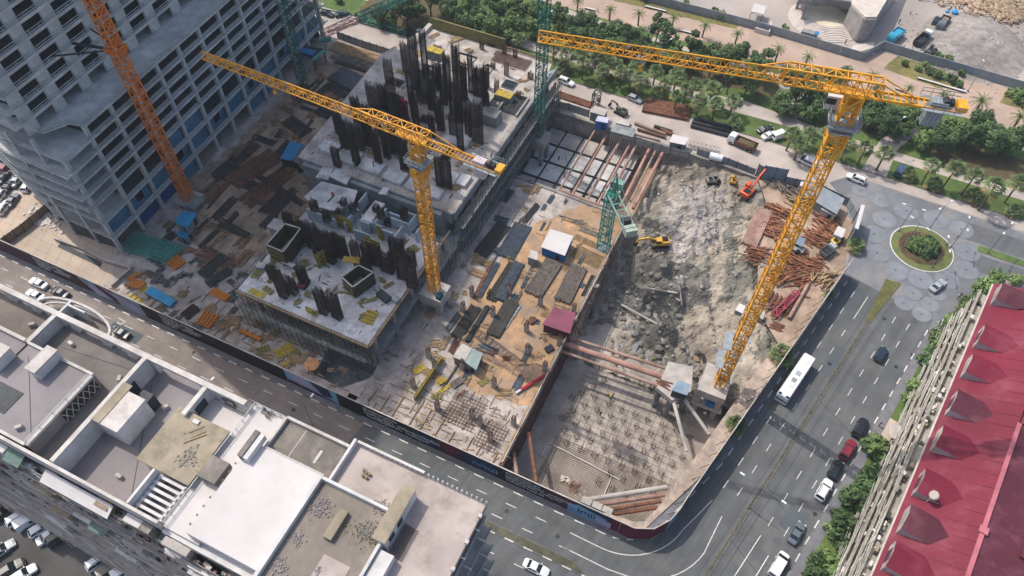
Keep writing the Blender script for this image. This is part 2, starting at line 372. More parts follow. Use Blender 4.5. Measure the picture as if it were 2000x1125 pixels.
for (u, v) in ((-20, 43.4), (-46, 43), (-66, 43.6), (-10, 43.2), (-92, 45.6), (-6, 36.5)): m.sheet(arc(u, v, .4, 0, 330, 11), .07)
struct('manhole_cover', m, M['dsteel'])
m = MB()
for (w, n0, n1) in ((92.5, 4, 14), (70, 4.2, 11.5), (57, 4, 14)): m.strip([WN(w + 1.2, n0), WN(w - 2.2, n1)], .12, .05)
for n_ in (2.4, -3.3, 5.4): m.strip([WN(48, n_), WN(80, n_ + .25), WN(100, n_ - .1), WN(124, n_ + .1)], .07, .05)
for u in (-30, -75, -118): m.strip([(u, 40.6), (u + .8, 47)], .1, .05)
struct('asphalt_joint', m, mat('tarred joint', '43474a', '3b3f42', 1, big=0))
# medians with dry earth and grass
MED = mat('dry median earth', '625e4e', '48463b', .5, bump=.5)
gnd('median_strip', [(-190, 39), (-3, 39), (-6, 40.3), (-190, 40.3)], .13, MED)
gnd('median_strip', [WN(20, 3.25), WN(119, 3.35), (33.5, 127.2), (36.3, 127.6), WN(119, 3.85), WN(20, 3.85)], .13, MED)
gnd('grass_wedge', [WN(117, 3.1), (33.3, 127.4), (36.6, 127.3), WN(119, 4.0)], .15, mat('wedge grass', '666a3e', '57502f', .5, bump=.5))
gnd('grass_island', [(51.2, 146.9), (51.2, 144.9), (90, 143.6), (90, 145.4)], .12, M['grass'])
# roundabout island
ic = V((39.4, 140.1))
m = MB(); kr = arc(ic.x, ic.y, 6.9, 0, 360, 40); kerbs(m, m, kr, 1.1, .25, .16); struct('kerb', m, M['kerbw'])
gnd('island_lawn', arc(ic.x, ic.y, 6.8, 0, 350, 36), .14, mat('island grass', '6d7040', '57603a', .6))
gnd('island_soil', wob(arc(ic.x, ic.y, 5.1, 0, 345, 30), .15, 5), .16, M['soil'])
# ---------------------------------------------------------------- park beyond the service road
gnd('lawn', [(-260, 160.7), (20, 160.7), (160, 157.4), (160, 193), (-260, 193)], .03, M['grass'])
gnd('path', [(-170, 169.5), (-48, 168.8), (-12, 168.2), (10, 168.8), (30, 167.6), (160, 164.6), (160, 167.2), (30, 171), (12, 171.4), (-10, 173.8), (-30, 171.5), (-47, 172.6), (-170, 174)], .05, M['road2'])
gnd('path', [(22.5, 160.5), (28.5, 160.3), (29.5, 172), (34, 182), (30, 184), (25, 174)], .06, M['road2'])
gnd('path', [(-1, 173), (7, 173), (4, 193), (-6, 193)], .06, M['road2'])
gnd('path', wob([(-76, 192.8), (-38, 190.3), (30, 188.2), (70, 187.2), (70, 185.6), (30, 186.6), (-38, 188.4), (-72, 190)], .1), .06, M['road2'])
for i, (a, b, c, d) in enumerate([(-64, -20, 176, 187), (-20, 0, 178, 188), (8, 24, 175, 186), (38, 62, 171, 182), (-128, -100, 162, 180)]):
    gnd('shrub_soil', wob([(a, c), (b, c), (b, d), (a, d)], 1.0, 2, i * 7), .055, M['soil'])
gnd('promenade', [(-260, 193), (-74, 193.1), (-38, 192.6), (60, 193.4), (160, 193), (160, 211), (59, 211.2), (19, 213.2), (14.5, 205.5), (-14, 207.4), (-90, 206.5), (-260, 206)], .035, M['prom'])
gnd('dry_lawn', wob([(-60, 203), (-22, 205.2), (-21, 209), (-60, 207)], .3), .05, M['grassd'])
gnd('dry_lawn', wob([(21, 205), (36, 203), (41, 206), (40, 212), (24, 213.2)], .3), .05, M['grassd'])
gnd('dry_lawn', wob([(52, 204), (75, 203), (75, 211), (54, 211.5)], .3), .05, M['grassd'])
gnd('demolition_ground', [(-120, 208), (-52, 208.2), (-14, 208.8), (14.5, 207), (18.8, 215.2), (160, 212.5), (300, 420), (-300, 420)], .02, mat('pale dusty ground', 'aaa097', '968d86', .12, bump=.2, bsc=2))
gnd('parking_ground', [(-330, 49), (-152, 49), (-150, 60), (-168, 78), (-260, 150), (-400, 120)], .025, mat('parking asphalt', '6d6e70', '5c5d60', .2))
gnd('parking_ground', [(-220, -60), (-30, -60), (-18, 12), (-220, 12)], .05, mat('dark parking asphalt', '5a5855', '4b4947', .2, bump=.1))
# ---------------------------------------------------------------- the pit
def inside(p, poly):
    r = False; x, y = p
    for i in range(len(poly)):
        (x0, y0), (x1, y1) = poly[i - 1][:2], poly[i][:2]
        if (y0 > y) != (y1 > y) and x < (x1 - x0) * (y - y0) / (y1 - y0) + x0: r = not r
    return r
CTRL = [(-24, 126, -5.5), (-20, 140, -4), (-15, 145, -1.8), (-8, 146.5, -.5), (0, 145, -.15), (3.5, 139, -.1), (-13, 132, -.6), (-8, 124, -.9), (-16, 126, -2.2), (-1, 132, -1), (1, 120, -2), (3, 112, -2.6), (0, 106, -4.6), (-12, 109, -5.6), (-18, 113, -5), (-22, 107, -8), (-15, 99, -9.2), (-20, 93, -9.4), (-7, 97, -6.8), (-5, 91, -8.6), (2, 98, -5), (6, 95, -3.4), (9, 97, -2), (12, 92, -1.2), (3, 88, -8), (0, 84, -9.6), (10, 103, -.5), (8, 110, -.3), (5.6, 122, -.2), (-23, 117, -6), (-10, 104, -8.2), (-10, 88, -9.8), (-18, 88, -9.8), (14, 96, -.3), (13, 89, -1.8), (7, 89, -6), (10, 84, -5), (-23, 135, -5.5), (-23, 143, -5.5), (12, 80, -7), (-4, 104, -7.4), (-6, 112, -4.4), (-8.5, 107.5, -3.4), (-11.5, 103.5, -8.4), (-3.5, 106, -7), (-13, 113, -2.6), (-17, 108, -7.6), (-19, 118, -2.8), (4, 101, -5.4), (7.5, 100, -1.6), (-1, 114, -3.6), (1.5, 94, -7.2), (-14, 94, -8.2)]
def hgt(u, v):
    sw = sz = 0
    for a, b, z in CTRL:
        q = 1 / (((u - a) ** 2 + (v - b) ** 2) ** 1.35 + .3); sw += q; sz += q * z
    z = sz / sw; k = min(1, max(0, -z / 1.5))
    f = noise.fractal(V((u * .2, v * .2, 3)), .8, 2.2, 6) * 1.15
    g = u + (v - 100) * .35 + 2.5 * noise.noise(V((u * .1, v * .1, 5)))
    r = (1 - abs(noise.noise(V((g * .33, v * .05, 1)))) * 2.2) * .95 + abs(noise.noise(V((g * .9, v * .12, 8)))) * .5
    h = noise.hetero_terrain(V((u * .6, v * .6, 9)), .8, 2.1, 4, .4) * .35
    return z + (f * 1.25 - r * .75 + h * .8) * (.25 + .75 * k)
m = MB(); st = .4; iu = int(41 / st); iv = int(64 / st); idx = {}
for j in range(iv + 1):
    for i in range(iu + 1):
        u, v = -24.4 + i * st, 83.5 + j * st
        ins = inside((u, v), PIT)
        z = min(hgt(u, v), 1.2) if ins else -.6
        idx[i, j] = (len(m.v), ins); m.v.append((u, v, z))
for j in range(iv):
    for i in range(iu):
        q = [idx[i, j], idx[i + 1, j], idx[i + 1, j + 1], idx[i, j + 1]]
        if any(x[1] for x in q): m.f.append(tuple(x[0] for x in q))
mound = struct('earth_mound', m, M['mud'])
mound.data.polygons.foreach_set('use_smooth', [False] * len(m.f))
def hpx(p, z):
    v = V((p.x, p.y, z)) - CAMP; d = v.dot(FW); return (CXP + FPX * v.dot(RT) / d, CYP - FPX * v.dot(UP) / d)
ZONES = ((3, [(1400, 340), (1470, 368), (1482, 430), (1455, 520), (1405, 580), (1345, 640), (1305, 705), (1288, 690), (1330, 600), (1372, 540), (1390, 480), (1405, 430)]), (3, [(1340, 640), (1420, 590), (1485, 560), (1520, 610), (1450, 720), (1345, 705)]), (4, [(1225, 500), (1300, 492), (1395, 540), (1385, 588), (1340, 600), (1318, 690), (1290, 705), (1240, 650), (1205, 570)]), (2, [(1415, 515), (1462, 500), (1485, 545), (1455, 585), (1420, 570)]), (2, [(1410, 400), (1440, 395), (1440, 500), (1415, 520)]))
mound.data.materials.append(M['rubw']); mound.data.materials.append(mat('wet grey clay', '7d7a6f', '5a5850', .3, bump=.9, bsc=1.8)); mound.data.materials.append(mat('beige haul track', 'aa9f8f', '8f8475', .25, bump=.5, bsc=2, dirt=('7a756b', .3, .7))); mound.data.materials.append(mat('dark boulder clay', '77746c', '4e4c47', .35, bump=1.0, bsc=1.5))
for p in mound.data.polygons:
    c = p.center
    n1 = noise.noise(V((c.x * .13, c.y * .13, 2))) + .5 * noise.noise(V((c.x * .4, c.y * .4, 2)))
    jx, jy = hpx(V((c.x, c.y)), c.z); jx += 22 * (noise.noise(V((c.x * .2, c.y * .2, 11))) + noise.noise(V((c.x * .8, c.y * .8, 11))) * .6); jy += 22 * noise.noise(V((c.x * .35, c.y * .35, 17)))
    for idx_, zone in ZONES:
        if inside((jx, jy), zone): p.material_index = idx_
    if n1 > .3 and p.material_index == 0: p.material_index = 2
    if ((c.x + 11) / 7.5) ** 2 + ((c.y - 129) / 12) ** 2 + noise.noise(V((c.x * .4, c.y * .4, 0))) * .8 < 1: p.material_index = 1
m = MB(); m.rect(-24.3, 16, 49.5, 104, -9.6, -9.2); struct('pit_floor', m, mat('pit blinding concrete', 'aca398', '8c847b', .3, bump=.3, bsc=3))
def thingwall(line, th, z0, z1, label, mt=None): return one('retaining_wall', MB().wall(line, th, z0, z1), mt or M['concd'], label, 'retaining wall')
wallm = mat('stained retaining wall', '9b968f', '6b6863', .35, bump=.3, bsc=2, big=.35, bigsc=.15)
thingwall([(-57, 147.2), (-18.9, 147.2), (0.2, 146.2)], .8, -9.5, .35, 'long stained concrete retaining wall along the service road', wallm)
thingwall([(-24.75, 50.2), (-24.75, 120.2)], .8, -9.5, .15, 'dark retaining wall down the long straight edge of the deep pit', mat('rusty sheet wall', '5f4b42', '41383a', .5, bump=.4))
thingwall([(-24.4, 50.1), (-1.2, 49.75), (3.3, 51.9)], .8, -9.5, .2, 'retaining wall of the pit behind the printed hoarding', wallm)
thingwall([(-56.9, 147), (-56.9, 120.7)], .8, -9.5, .2, 'retaining wall of the sunken deck below the rebar slab', wallm)
thingwall([(-56.9, 120.4), (-24.4, 119.4)], .8, -9.5, .3, 'concrete wall between the sandy yard and the strutted deck', wallm)
cap = [WN(50.5, -9.6), WN(57, -9), WN(75, -9), WN(93.5, -9), WN(102, -8.2), WN(102, -6), WN(66, -6), (2.6, 49.3), (0.2, 48.9), (-4, 49.3), (-4.2, 50.6), (0, 51.2)]
m = MB(); m.prism(cap, -9.5, .3)
one('capping_beam', m, mat('sandy capping concrete', 'b8a594', '8f8177', .5, bump=.4, bsc=3), 'broad sandy concrete capping beam round the pit corner beside the boulevard', 'concrete beam')
# ---------------------------------------------------------------- unfinished tower
M['twr'] = mat('tower raw concrete', 'c4c5c2', 'a5a7a5', .3, bump=.1, bsc=2, obj=True, big=.2, bigsc=.1, dirt=('7a7e7e', .4, .5))
M['twr_shade'] = mat('shade darkened tower concrete', '565a5b', '434748', .3, obj=True)  # darker copy of the tower concrete, interior shade put into the colour
M['bluep'] = mat('blue membrane', '4b7d97', '3d6c85', .5, obj=True, big=.1)
M['blued'] = mat('deep blue membrane', '1f4f8a', '1b4376', .5, obj=True, big=.1)
TR_ = mat('pale guard rail', 'b3b8b8', '989d9d', 1, obj=True)
tw = E('unfinished_tower', (0, 0, 0), 'unfinished grey concrete tower on a podium with blue wrapped lower bays', 'building')
LV = [0, 5, 10, 15, 18.3, 21.5, 24.7, 27.9, 31.1]; YL = 90; DX = 34
def rails(mb, pts, z, n=2, r=.05, gap=.45, post=2.4):
    for a, b in zip(pts, pts[1:]):
        a, b = V(a), V(b); L = (b - a).length
        for k in range(n): mb.bar((a.x, a.y, z + gap * (k + 1)), (b.x, b.y, z + gap * (k + 1)), r * 2)
        for k in range(int(L / post) + 1):
            p = a + (b - a) * min(1, k * post / L); mb.bar((p.x, p.y, z), (p.x, p.y, z + gap * n), r * 1.6)
for i, z in enumerate(LV[1:]):
    x1, y0 = (.5, -.6) if i < 7 else (.4, 7)
    m = MB(); 
    if i < 7: m.prism([(-DX, 6.5 - (1.2 if 1 < i < 6 else 0)), (-17, .4 - (1.2 if 1 < i < 6 else 0)), (x1, y0 - (1.2 if 1 < i < 6 else 0)), (x1, YL), (-DX, YL)], z - .32, z)
    else: m.prism([(-DX, 8), (-17, 2), (-8, 2), (-5.5, 2.5), (-3, 6.5), (.4, 7), (.4, YL), (-DX, YL)], z - .32, z)
    m.rect(x1 - .25, x1 + .004, (0 if i < 7 else 7.2), YL, z - .5, z - .32)
    s = m.build('floor_slab', M['twr'], tw)
    if i < 7: MB().rect(-DX + .4, -.7, 8, YL - .2, z + .004, z + .03).build('shade_floor', M['twr_shade'], s)  # dark sheet over the slab paints the shade inside the bays
    m = MB(); y0b = y0 - (1.2 if 1 < i < 6 else 0)
    pts = [(-DX, 6.6 - (1.2 if 1 < i < 6 else 0)), (-17, .5 - (1.2 if 1 < i < 6 else 0)), (x1 - .1, y0b + .1), (x1 - .1, YL)] if i < 7 else [(-8, 2.1), (-5.4, 2.6), (-2.9, 6.6), (.3, 7.1), (.3, YL)]
    rails(m, pts, z); m.build('railing', TR_, s)
cm = {}
def inst(key, mb, m, name, parent, loc):
    if key not in cm: o = mb().build(name, m, None); cm[key] = o.data; o.parent = parent; o.location = loc; return o
    o = bpy.data.objects.new(name, cm[key]); COL.objects.link(o); o.parent = parent; o.location = loc; return o
for k in range(13):
    for i in range(8):
        if i == 7 and k < 1: continue
        h = LV[i + 1] - LV[i] - .5
        inst(('c', round(h, 2)), lambda: MB().box((0, 0, 0), (.8, .8, h + .17)), M['twr'], 'column', tw, (-.15, k * 7.25 + .02, LV[i] + .002))
for k in range(1, 5):
    for i in range(8):
        h = LV[i + 1] - LV[i] - .32
        inst(('e', round(h, 2)), lambda: MB().box((0, 0, 0), (.6, .6, h)), M['twr'], 'column', tw, (-k * 6.6, .1 if k < 3 else (1.7, 4.1)[k - 3] + .5, LV[i] + .002))
m = MB()
for i in range(8):
    m.rect(-DX + .2, -14, 8, YL, LV[i] + .01, LV[i + 1] - .33)
m.build('core_wall', M['twr_shade'], tw)
for k in range(0, 13):                              # partitions seen in the open bays
    for i in range(8):
        if (k * 5 + i * 3) % 4 == 0 and not (i == 7 and k < 2): inst(('pw', round(LV[i + 1] - LV[i], 2)), lambda: MB().rect(-13.9, -1.6, 0, .2, 0, LV[i + 1] - LV[i] - .42), M['twr_shade'], 'partition_wall', tw, (0, k * 7.25 + .3, LV[i] + .01))
for k in range(12):                                 # wrapped bays near the ground
    y = k * 7.25 + .45
    for i, cond in ((1, True), (0, k in (1, 2, 3, 7, 8)), (2, k in (3, 4))):
        if not cond: continue
        mt = M['blued'] if i == 0 and k < 3 else M['bluep']
        w0 = 6.3; zz = LV[i] + .05; hh = LV[i + 1] - LV[i] - .85
        m = MB()
        if i == 1 and k % 2 == 1: m.rect(-.9, -.78, y, y + 2.2, zz, zz + hh); m.rect(-.9, -.78, y + 4.4, y + w0, zz, zz + hh); m.rect(-.9, -.78, y + 2.2, y + 4.4, zz, zz + .9)
        else: m.rect(-.9, -.78, y, y + w0, zz, zz + hh)
        m.build('blue_panel', mt, tw)
# set-back upper storeys
FH = 3.2; Z0 = 31.1
core = MB(); core.rect(-DX + .5, -12, 9, YL - 1, Z0, 127.5); core.build('core_wall', M['twr_shade'], tw)
panb = MB(); far = MB()
for f in range(30):
    z = Z0 + f * FH
    yf = -1.4 + (f % 3) * .6; m = MB(); m.prism([(-DX, 7.5 + yf), (-17, 1.4 + yf), (-6.6, yf), (-6.6, YL - .3), (-DX, YL - .3)], z + FH - .28, z + FH)
    m.rect(-6.78, -6.603, 0, YL - .4, z + FH - .5, z + FH + .12)
    s = m.build('floor_slab', M['twr'], tw)
    MB().rect(-12, -7.35, 1.5, YL - .6, z + FH + .004, z + FH + .03).build('shade_floor', M['twr_shade'], s)  # dark sheet again, shade of the upper bays put into its colour
    m = MB(); rails(m, [(-DX, 7.6 + yf), (-17, 1.5 + yf), (-6.7, yf + .1), (-6.7, YL - .5)], z + FH, 2, .055, .5); m.build('railing', TR_, s)
    for k in range(12):
        y = 2.0 + k * 7.3; wdt = 2.8 if k < 8 else .7
        if f < 12: inst(('p', wdt), lambda: MB().box((0, 0, 0), (.5, wdt, FH - .29)), M['twr'], 'wall_panel', tw, (-7.05, y, z + .125))
        else: panb.box((-7.05, y, z + .125), (.5, wdt, FH - .29))
        if f < 12 and k < 8: inst('pp', lambda: MB().box((0, 0, 0), (4.4, .2, FH - .42)), M['twr'], 'partition_wall', tw, (-9.6, y + 1.2, z + .004))
    for k in range(4): panb.box((-12 - k * 6, 1.2 + max(0, k - 1) * 2.6, z + .004), (2.6, .3, FH - .29))
panb.build('wall_panel', M['twr'], tw, kind='stuff')
tw.location = (-124, 59.9, 0); tw.rotation_euler = (0, 0, radians(3.0))
# ---------------------------------------------------------------- printed hoarding round the site
HC = {'k': mat('black hoarding print', '1d1d24', '17171d', 1), 'm': mat('maroon hoarding print', '4a2c38', '3a2531', .4), 'g': mat('grey blue hoarding print', '6f7f92', '8794a4', .25),
      'b': mat('sky blue hoarding print', '5d8fb8', '7da6c6', .15), 'p': mat('pale violet print', '8c93b5', 'b0a7c0', .2), 'n': mat('navy hoarding print', '23304f', '1e2740', .3), 's': mat('plain grey hoarding', '54585e', '44484e', .4), 'r': mat('dark red print', '6b2438', '571f30', .4)}
hd = E('site_hoarding', (-60, 48.3, 0), 'long dark printed hoarding fence with lettering along the lower road and boulevard', 'fence')
HH = 5.3
def hcol(u):
    for lim, c in ((-138, 'm'), (-128, 'k'), (-123, 'm'), (-117.5, 'g'), (-114.5, 'm'), (-107, 'g'), (-70.5, 'k'), (-59.5, 'b'), (-41.5, 'k'), (-37, 'n'), (-33, 'm'), (-25.5, 'n'), (-15.5, 'k'), (-11.5, 'm'), (-2.2, 'b'), (9, 'r')):
        if u < lim: return c
    return 's'
fl = [(-200, 48.3), (0, 48.3)] 
def hpanel(a, b, c):
    a, b = V(a), V(b); d = (b - a).normalized(); m = MB()
    a2, b2 = a + d * .01, b - d * .01
    m.bar((a2.x, a2.y, HH / 2 + .12), (b2.x, b2.y, HH / 2 + .12), .06, HH); m.build('hoarding_panel', HC[c], hd)
n = 84
for i in range(n):
    u0, u1 = -200 + i * 2.4, -200 + (i + 1) * 2.4
    if u1 < 2: hpanel((u0, 48.3), (u1, 48.3), hcol((u0 + u1) / 2))
corner = [(1.6, 48.3), (4.6, 49.6), (6.6, 52.2), (7.6, 55.0)]
for i, (a, b) in enumerate(zip(corner, corner[1:])): hpanel(a, b, 'rrb'[i])
for k in range(30):
    hpanel(WN(55 + k * 2.4, -5.85), WN(57.4 + k * 2.4, -5.85), 'n' if k < 3 else 's')
m = MB(); full = [(-200, 48.3), (1.6, 48.3)] + corner[1:] + [WN(57.4, -5.85), WN(127, -5.85)]
for a, b in zip(full, full[1:]): m.bar((*a, HH + .16), (*b, HH + .16), .2, .12)
m.build('cap_rail', M['concl'], hd)
m = MB()
for a, b in zip(full, full[1:]):
    a, b = V(a), V(b); L = (b - a).length; d = (b - a).normalized(); nn = V((-d.y, d.x))
    for k in range(int(L / 3) + 1):
        p = a + d * min(L, k * 3) + nn * .12; q = p + nn * 1.3
        m.bar((p.x, p.y, .05), (p.x, p.y, HH), .1); m.bar((q.x, q.y, .05), (p.x, p.y, HH * .7), .08)
m.build('back_brace', M['dsteel'], hd)
def flat_shape(name, pts, mt, v=48.24):
    m = MB(); m.add([(u, v, z) for u, z in pts], [tuple(range(len(pts)))]); m.build(name, mt, hd)
for pts, c in (([(-117.4, 5.2), (-110, .4), (-107.5, .4), (-107.5, 3)], 'p'), ([(-120, 5), (-114.6, .5), (-122.5, .5)], 'p'), ([(-70, 5.2), (-66, 5.2), (-60, .5), (-67, .5)], 'p'), ([(-64.5, 5.2), (-60, 5.2), (-59.6, 2.2), (-62, 1.2)], 'n'), ([(-72, .4), (-69.6, 1.8), (-60, .9), (-58, .3)], 'm'), ([(-131, 4.6), (-123.5, 4.6), (-120, .6), (-127, .6)], 'm'), ([(-11.3, 5.2), (-2.5, 5.2), (-2.4, 3.4), (-7, 4.2)], 'n'), ([(-7, 2.6), (-2.3, 2.8), (-2.2, .5), (-3.5, .4)], 'p'), ([(-37, 4.2), (-34.5, 2), (-31, 3.6), (-33, 4.8)], 'r'), ([(-12.6, 3.4), (-11, 5), (-8, 5), (-10, 3.4)], 'r'), ([(-21, 4.4), (-18, 5), (-15.7, 3), (-17, 2)], 'm')):
    flat_shape('printed_shape', pts, HC[c])
ink = mat('white print lettering', 'c9ccd0', 'b7bbc2', 1, big=0); inkb = mat('blue print lettering', '5f8fbe', '4f7fae', 1, big=0)
def lettering(txt, u, z, size, mt=ink, bold=0, v=48.235):
    c = bpy.data.curves.new('lettering', 'FONT'); c.body = txt; c.size = size; c.resolution_u = 2; c.offset = bold
    o = bpy.data.objects.new('lettering', c); COL.objects.link(o)
    me = bpy.data.meshes.new_from_object(o.evaluated_get(bpy.context.evaluated_depsgraph_get())); bpy.data.objects.remove(o)
    me.materials.clear(); me.materials.append(mt)
    o = bpy.data.objects.new('lettering', me); COL.objects.link(o); o.parent = hd
    o.location = V((u, v, z)) - org(hd); o.rotation_euler = (pi / 2, 0, 0)
for k, t in enumerate(('ძალაიძის', 'საოჯახო  თბილისური', 'სასტუმრო  სახლი')):
    lettering(t, -52.5 + .5 * (k == 2), 3.7 - k * 1.25, 1.45, bold=.03)
for k, t in enumerate(('თბილისის და', 'საცხოვრებელი  კომპლექსი', 'მშენებლობა  საოცარი', 'სახლის ხედით')):
    lettering(t, -22.6 + .2 * (k == 3), 4.1 - k * 1.0, .95, bold=.02)
for k, t in enumerate(('სახლების  ხედვა', 'საუკეთესო  ადგილი', 'ქალაქის  ცენტრში', 'ბინები')):
    lettering(t, -101.5, 4.1 - k * 1.0, 1.0, bold=.02); lettering(t, -136.5, 4.1 - k * 1.0, 1.0, bold=.02)
lettering('იოull', -29.4, 1.7, 2.3, inkb, .03); lettering('lოli', -8.6, 1.5, 2.4, HC['n'], .04); lettering('ıმ~', -40.8, 1.6, 2.6, inkb, .05)
# ---------------------------------------------------------------- white apartment blocks at the lower road
W1m = mat('white rendered wall', 'cfcdca', 'bbb9b6', .3, big=.1, dirt=('a9a49d', .5, .5))
W2m = mat('white coping', 'c6c0b9', 'ada69f', .6, big=.12)
R1 = mat('brown grey terrace', '7d746c', '6a635d', .22, big=.15, dirt=('5f5851', .35, .8)); R2 = mat('pale grey roof', '8b8585', '7d7878', .15, big=.1, dirt=('8b837d', .25, .6))
R3 = mat('white membrane roof', 'cbc7c4', 'c0bbb7', .1, big=.05, dirt=('b9b2ac', .45, .55)); R4 = mat('dark grey roof', '7a736b', '66615b', .25, big=.18, dirt=('9a9187', .4, .7))
R5 = mat('beige roof screed', 'b0a49d', '9f948d', .22, big=.1, bigsc=.1, dirt=('857a72', .3, .8)); R6 = mat('olive tan roof', 'a0957f', '8a806d', .3, big=.15, dirt=('665e50', .4, .7))
grav = mat('grey gravel heap', 'a09a97', '77726f', 3, bump=.8, bsc=7)
Gls = mat('dark window glass', '2b3a42', '22303a', .5, rough=.15, spec=.6)
LZ = 33.3
b1 = E('apartment_block', (-84, 20, 0), 'white apartment block with brown terraces, long roof beams and clutter on its balconies', 'building')
m = MB(); m.rect(-130, -54, 11, 30.4, 0, LZ - 1.6); m.build('wall', W1m, b1)
def part(nm, mt, bd, *rects, z0=0):
    for r in rects: o = MB().rect(*r).build(nm, mt, bd)
    return o
part('terrace_floor', R1, b1, (-130, -90.2, 24.2, 30.4, LZ - 1.6, LZ)); part('terrace_floor', R2, b1, (-130, -90.2, 11.2, 23.8, LZ - 1.6, 35.6))
part('terrace_floor', mat('grey terrace', '77726e', '67625e', .2, big=.16, dirt=('655f59', .4, .7)), b1, (-89.9, -72.2, 11.2, 30.4, LZ - 1.6, LZ))
part('roof_block', R2, b1, (-89.6, -77, 11.5, 23.8, LZ + .01, 35.8))
part('terrace_floor', R2, b1, (-71.9, -54.1, 11.2, 30.4, LZ - 1.6, 32.2))
part('terrace_floor', R3, b1, (-60.9, -54.2, 25.4, 29.0, 32.21, 33))
for r in ((-130, -54.4, 29.1, 29.9, 35.5, 36.2), (-130, -54, 10.7, 11.1, LZ - 1.6, 36), ): part('long_beam', W2m, b1, r)
for u in (-106, -100.5, -95.5, -90, -87.2, -81, -76, -71.9, -62): part('pier', W1m, b1, (u - .7, u + .7, 29.15, 29.85, LZ - 1.6, 35.5))
part('partition_wall', W1m, b1, (-90.1, -89.75, 23.9, 32.2, LZ - 3, 35.9)); part('partition_wall', W1m, b1, (-72.2, -71.9, 11.2, 29.05, 32, 36.3))
part('partition_wall', W1m, b1, (-61.3, -60.95, 24.4, 29.05, 32.2, 36)); part('partition_wall', W1m, b1, (-59.4, -59.05, 11.2, 16.3, 32.2, 36.1))
part('coping', W2m, b1, (-90.3, -89.55, 23.7, 29.08, 35.9, 36.15), (-72.4, -71.7, 11.2, 29.05, 36.3, 36.5), (-61.5, -60.8, 24.3, 29.05, 36.01, 36.2))
part('parapet', W2m, b1, (-89.6, -77, 23.5, 23.9, 35.8, 36.3), (-77.3, -76.8, 11.5, 23.45, 35.8, 36.2), (-89.6, -77.4, 11.3, 11.7, 35.8, 36.2), (-130, -90.3, 23.6, 24.1, 35.6, 36.3))
for u, v0, v1 in ((-84, 19.9, 24), (-90.4, 18.4, 21.4)):
    part('roof_box', W1m, b1, (u - .8, u + .8, v0, v1, 35.85, 37.9)); part('coping', W2m, b1, (u - 1, u + 1, v0 - .1, v1 + .1, 37.9, 38.1))
m = MB()
rails(m, [(-77.05, 11.7), (-77.05, 23.4)], 36.2, 2, .04, .4); m.build('railing', M['steel'], b1)
m = MB()
for k in range(6):
    v = 17 + k * 1.05; m.bar((-76.75, v, 33.4), (-76.75, v + 1, 35.6), .09); m.bar((-76.7, v + 1, 33.4), (-76.7, v, 35.6), .09)
m.build('cross_bracing', W2m, b1); part('recess_shade', M['dsteel'], b1, (-76.95, -76.9, 17, 23.3, 33.35, 35.7), (-71.85, -71.8, 24.5, 25.8, 32.3, 35))  # thin dark plates painted in for the shade inside openings
m = MB(); m.rect(-88.5, -83.8, 13.6, 17.2, 35.81, 35.9); m.build('void_shade', M['dsteel'], b1)  # dark plate on the roof, painted shade of an opening
# round balcony over the pavement
m = MB(); pr = [(-87.5 + 7.2 * cos(a * pi / 14), 29.9 + 2.6 * sin(a * pi / 14)) for a in range(15)]
m.prism(pr, LZ - .6, LZ - .1); m.build('round_balcony', R1, b1)
m = MB()
for a, b in zip(pr, pr[1:]): m.bar((*a, 35.6), (*b, 35.6), .35, .5)
m.build('curved_beam', W2m, b1); m = MB()
for a, b in zip(pr, pr[1:]): m.bar((*a, 34.4), (*b, 34.4), .3, .25)
m.build('curved_beam', W2m, b1)
part('partition_wall', W1m, b1, (-89.7, -86.4, 31.4, 31.7, LZ, 35.9))
# roof houses on the middle part
part('stair_house', W1m, b1, (-71.6, -67.2, 18.2, 23.6, 32.2, 36.4)); part('roof_slab', R6, b1, (-71.7, -70.2, 18.1, 24.6, 36.51, 36.7))
part('roof_slab', W2m, b1, (-70.15, -67.1, 18.1, 23.7, 36.4, 36.6)); part('recess_shade', M['dsteel'], b1, (-69.5, -67.6, 23.6, 25.2, 32.21, 35.2))  # dark block stands in for the shade inside an opening
part('roof_house', W1m, b1, (-62.6, -54.2, 16.8, 24.8, 32.2, 35.2)); part('roof_slab', R6, b1, (-62.9, -54, 16.5, 25.2, 35.2, 35.45))
m = MB()
for i in range(70): m.rock((random.gauss(-56.5, .9), random.gauss(19.8, .9), 35.5), random.uniform(.06, .22), 5)
m.build('rubble', grav, b1, kind='stuff')
part('chair_stack', R3, b1, (-59.6, -58.6, 24, 24.6, 35.46, 35.7)); part('roof_hut', R4, b1, (-53.5, -50.6, 18, 21.2, 35, 36.3))
m = MB()
for k in range(6): m.rect(-58.9, -54.5, 11.6 + k * .85, 12.0 + k * .85, 34.6, 34.8)
m.build('pergola_slat', W1m, b1); part('pergola_beam', W1m, b1, (-58.9, -58.5, 11.3, 16.4, 34.3, 34.59), (-54.8, -54.4, 11.3, 16.4, 34.3, 34.59))
part('window', Gls, b1, (-58.6, -56.6, 28.95, 29.05, 33.2, 35.2), (-60.9, -60.85, 25.9, 28.0, 33.2, 35.0))
part('screen_wall', W1m, b1, (-61, -54.3, 29.3, 29.5, 33, 35.4))
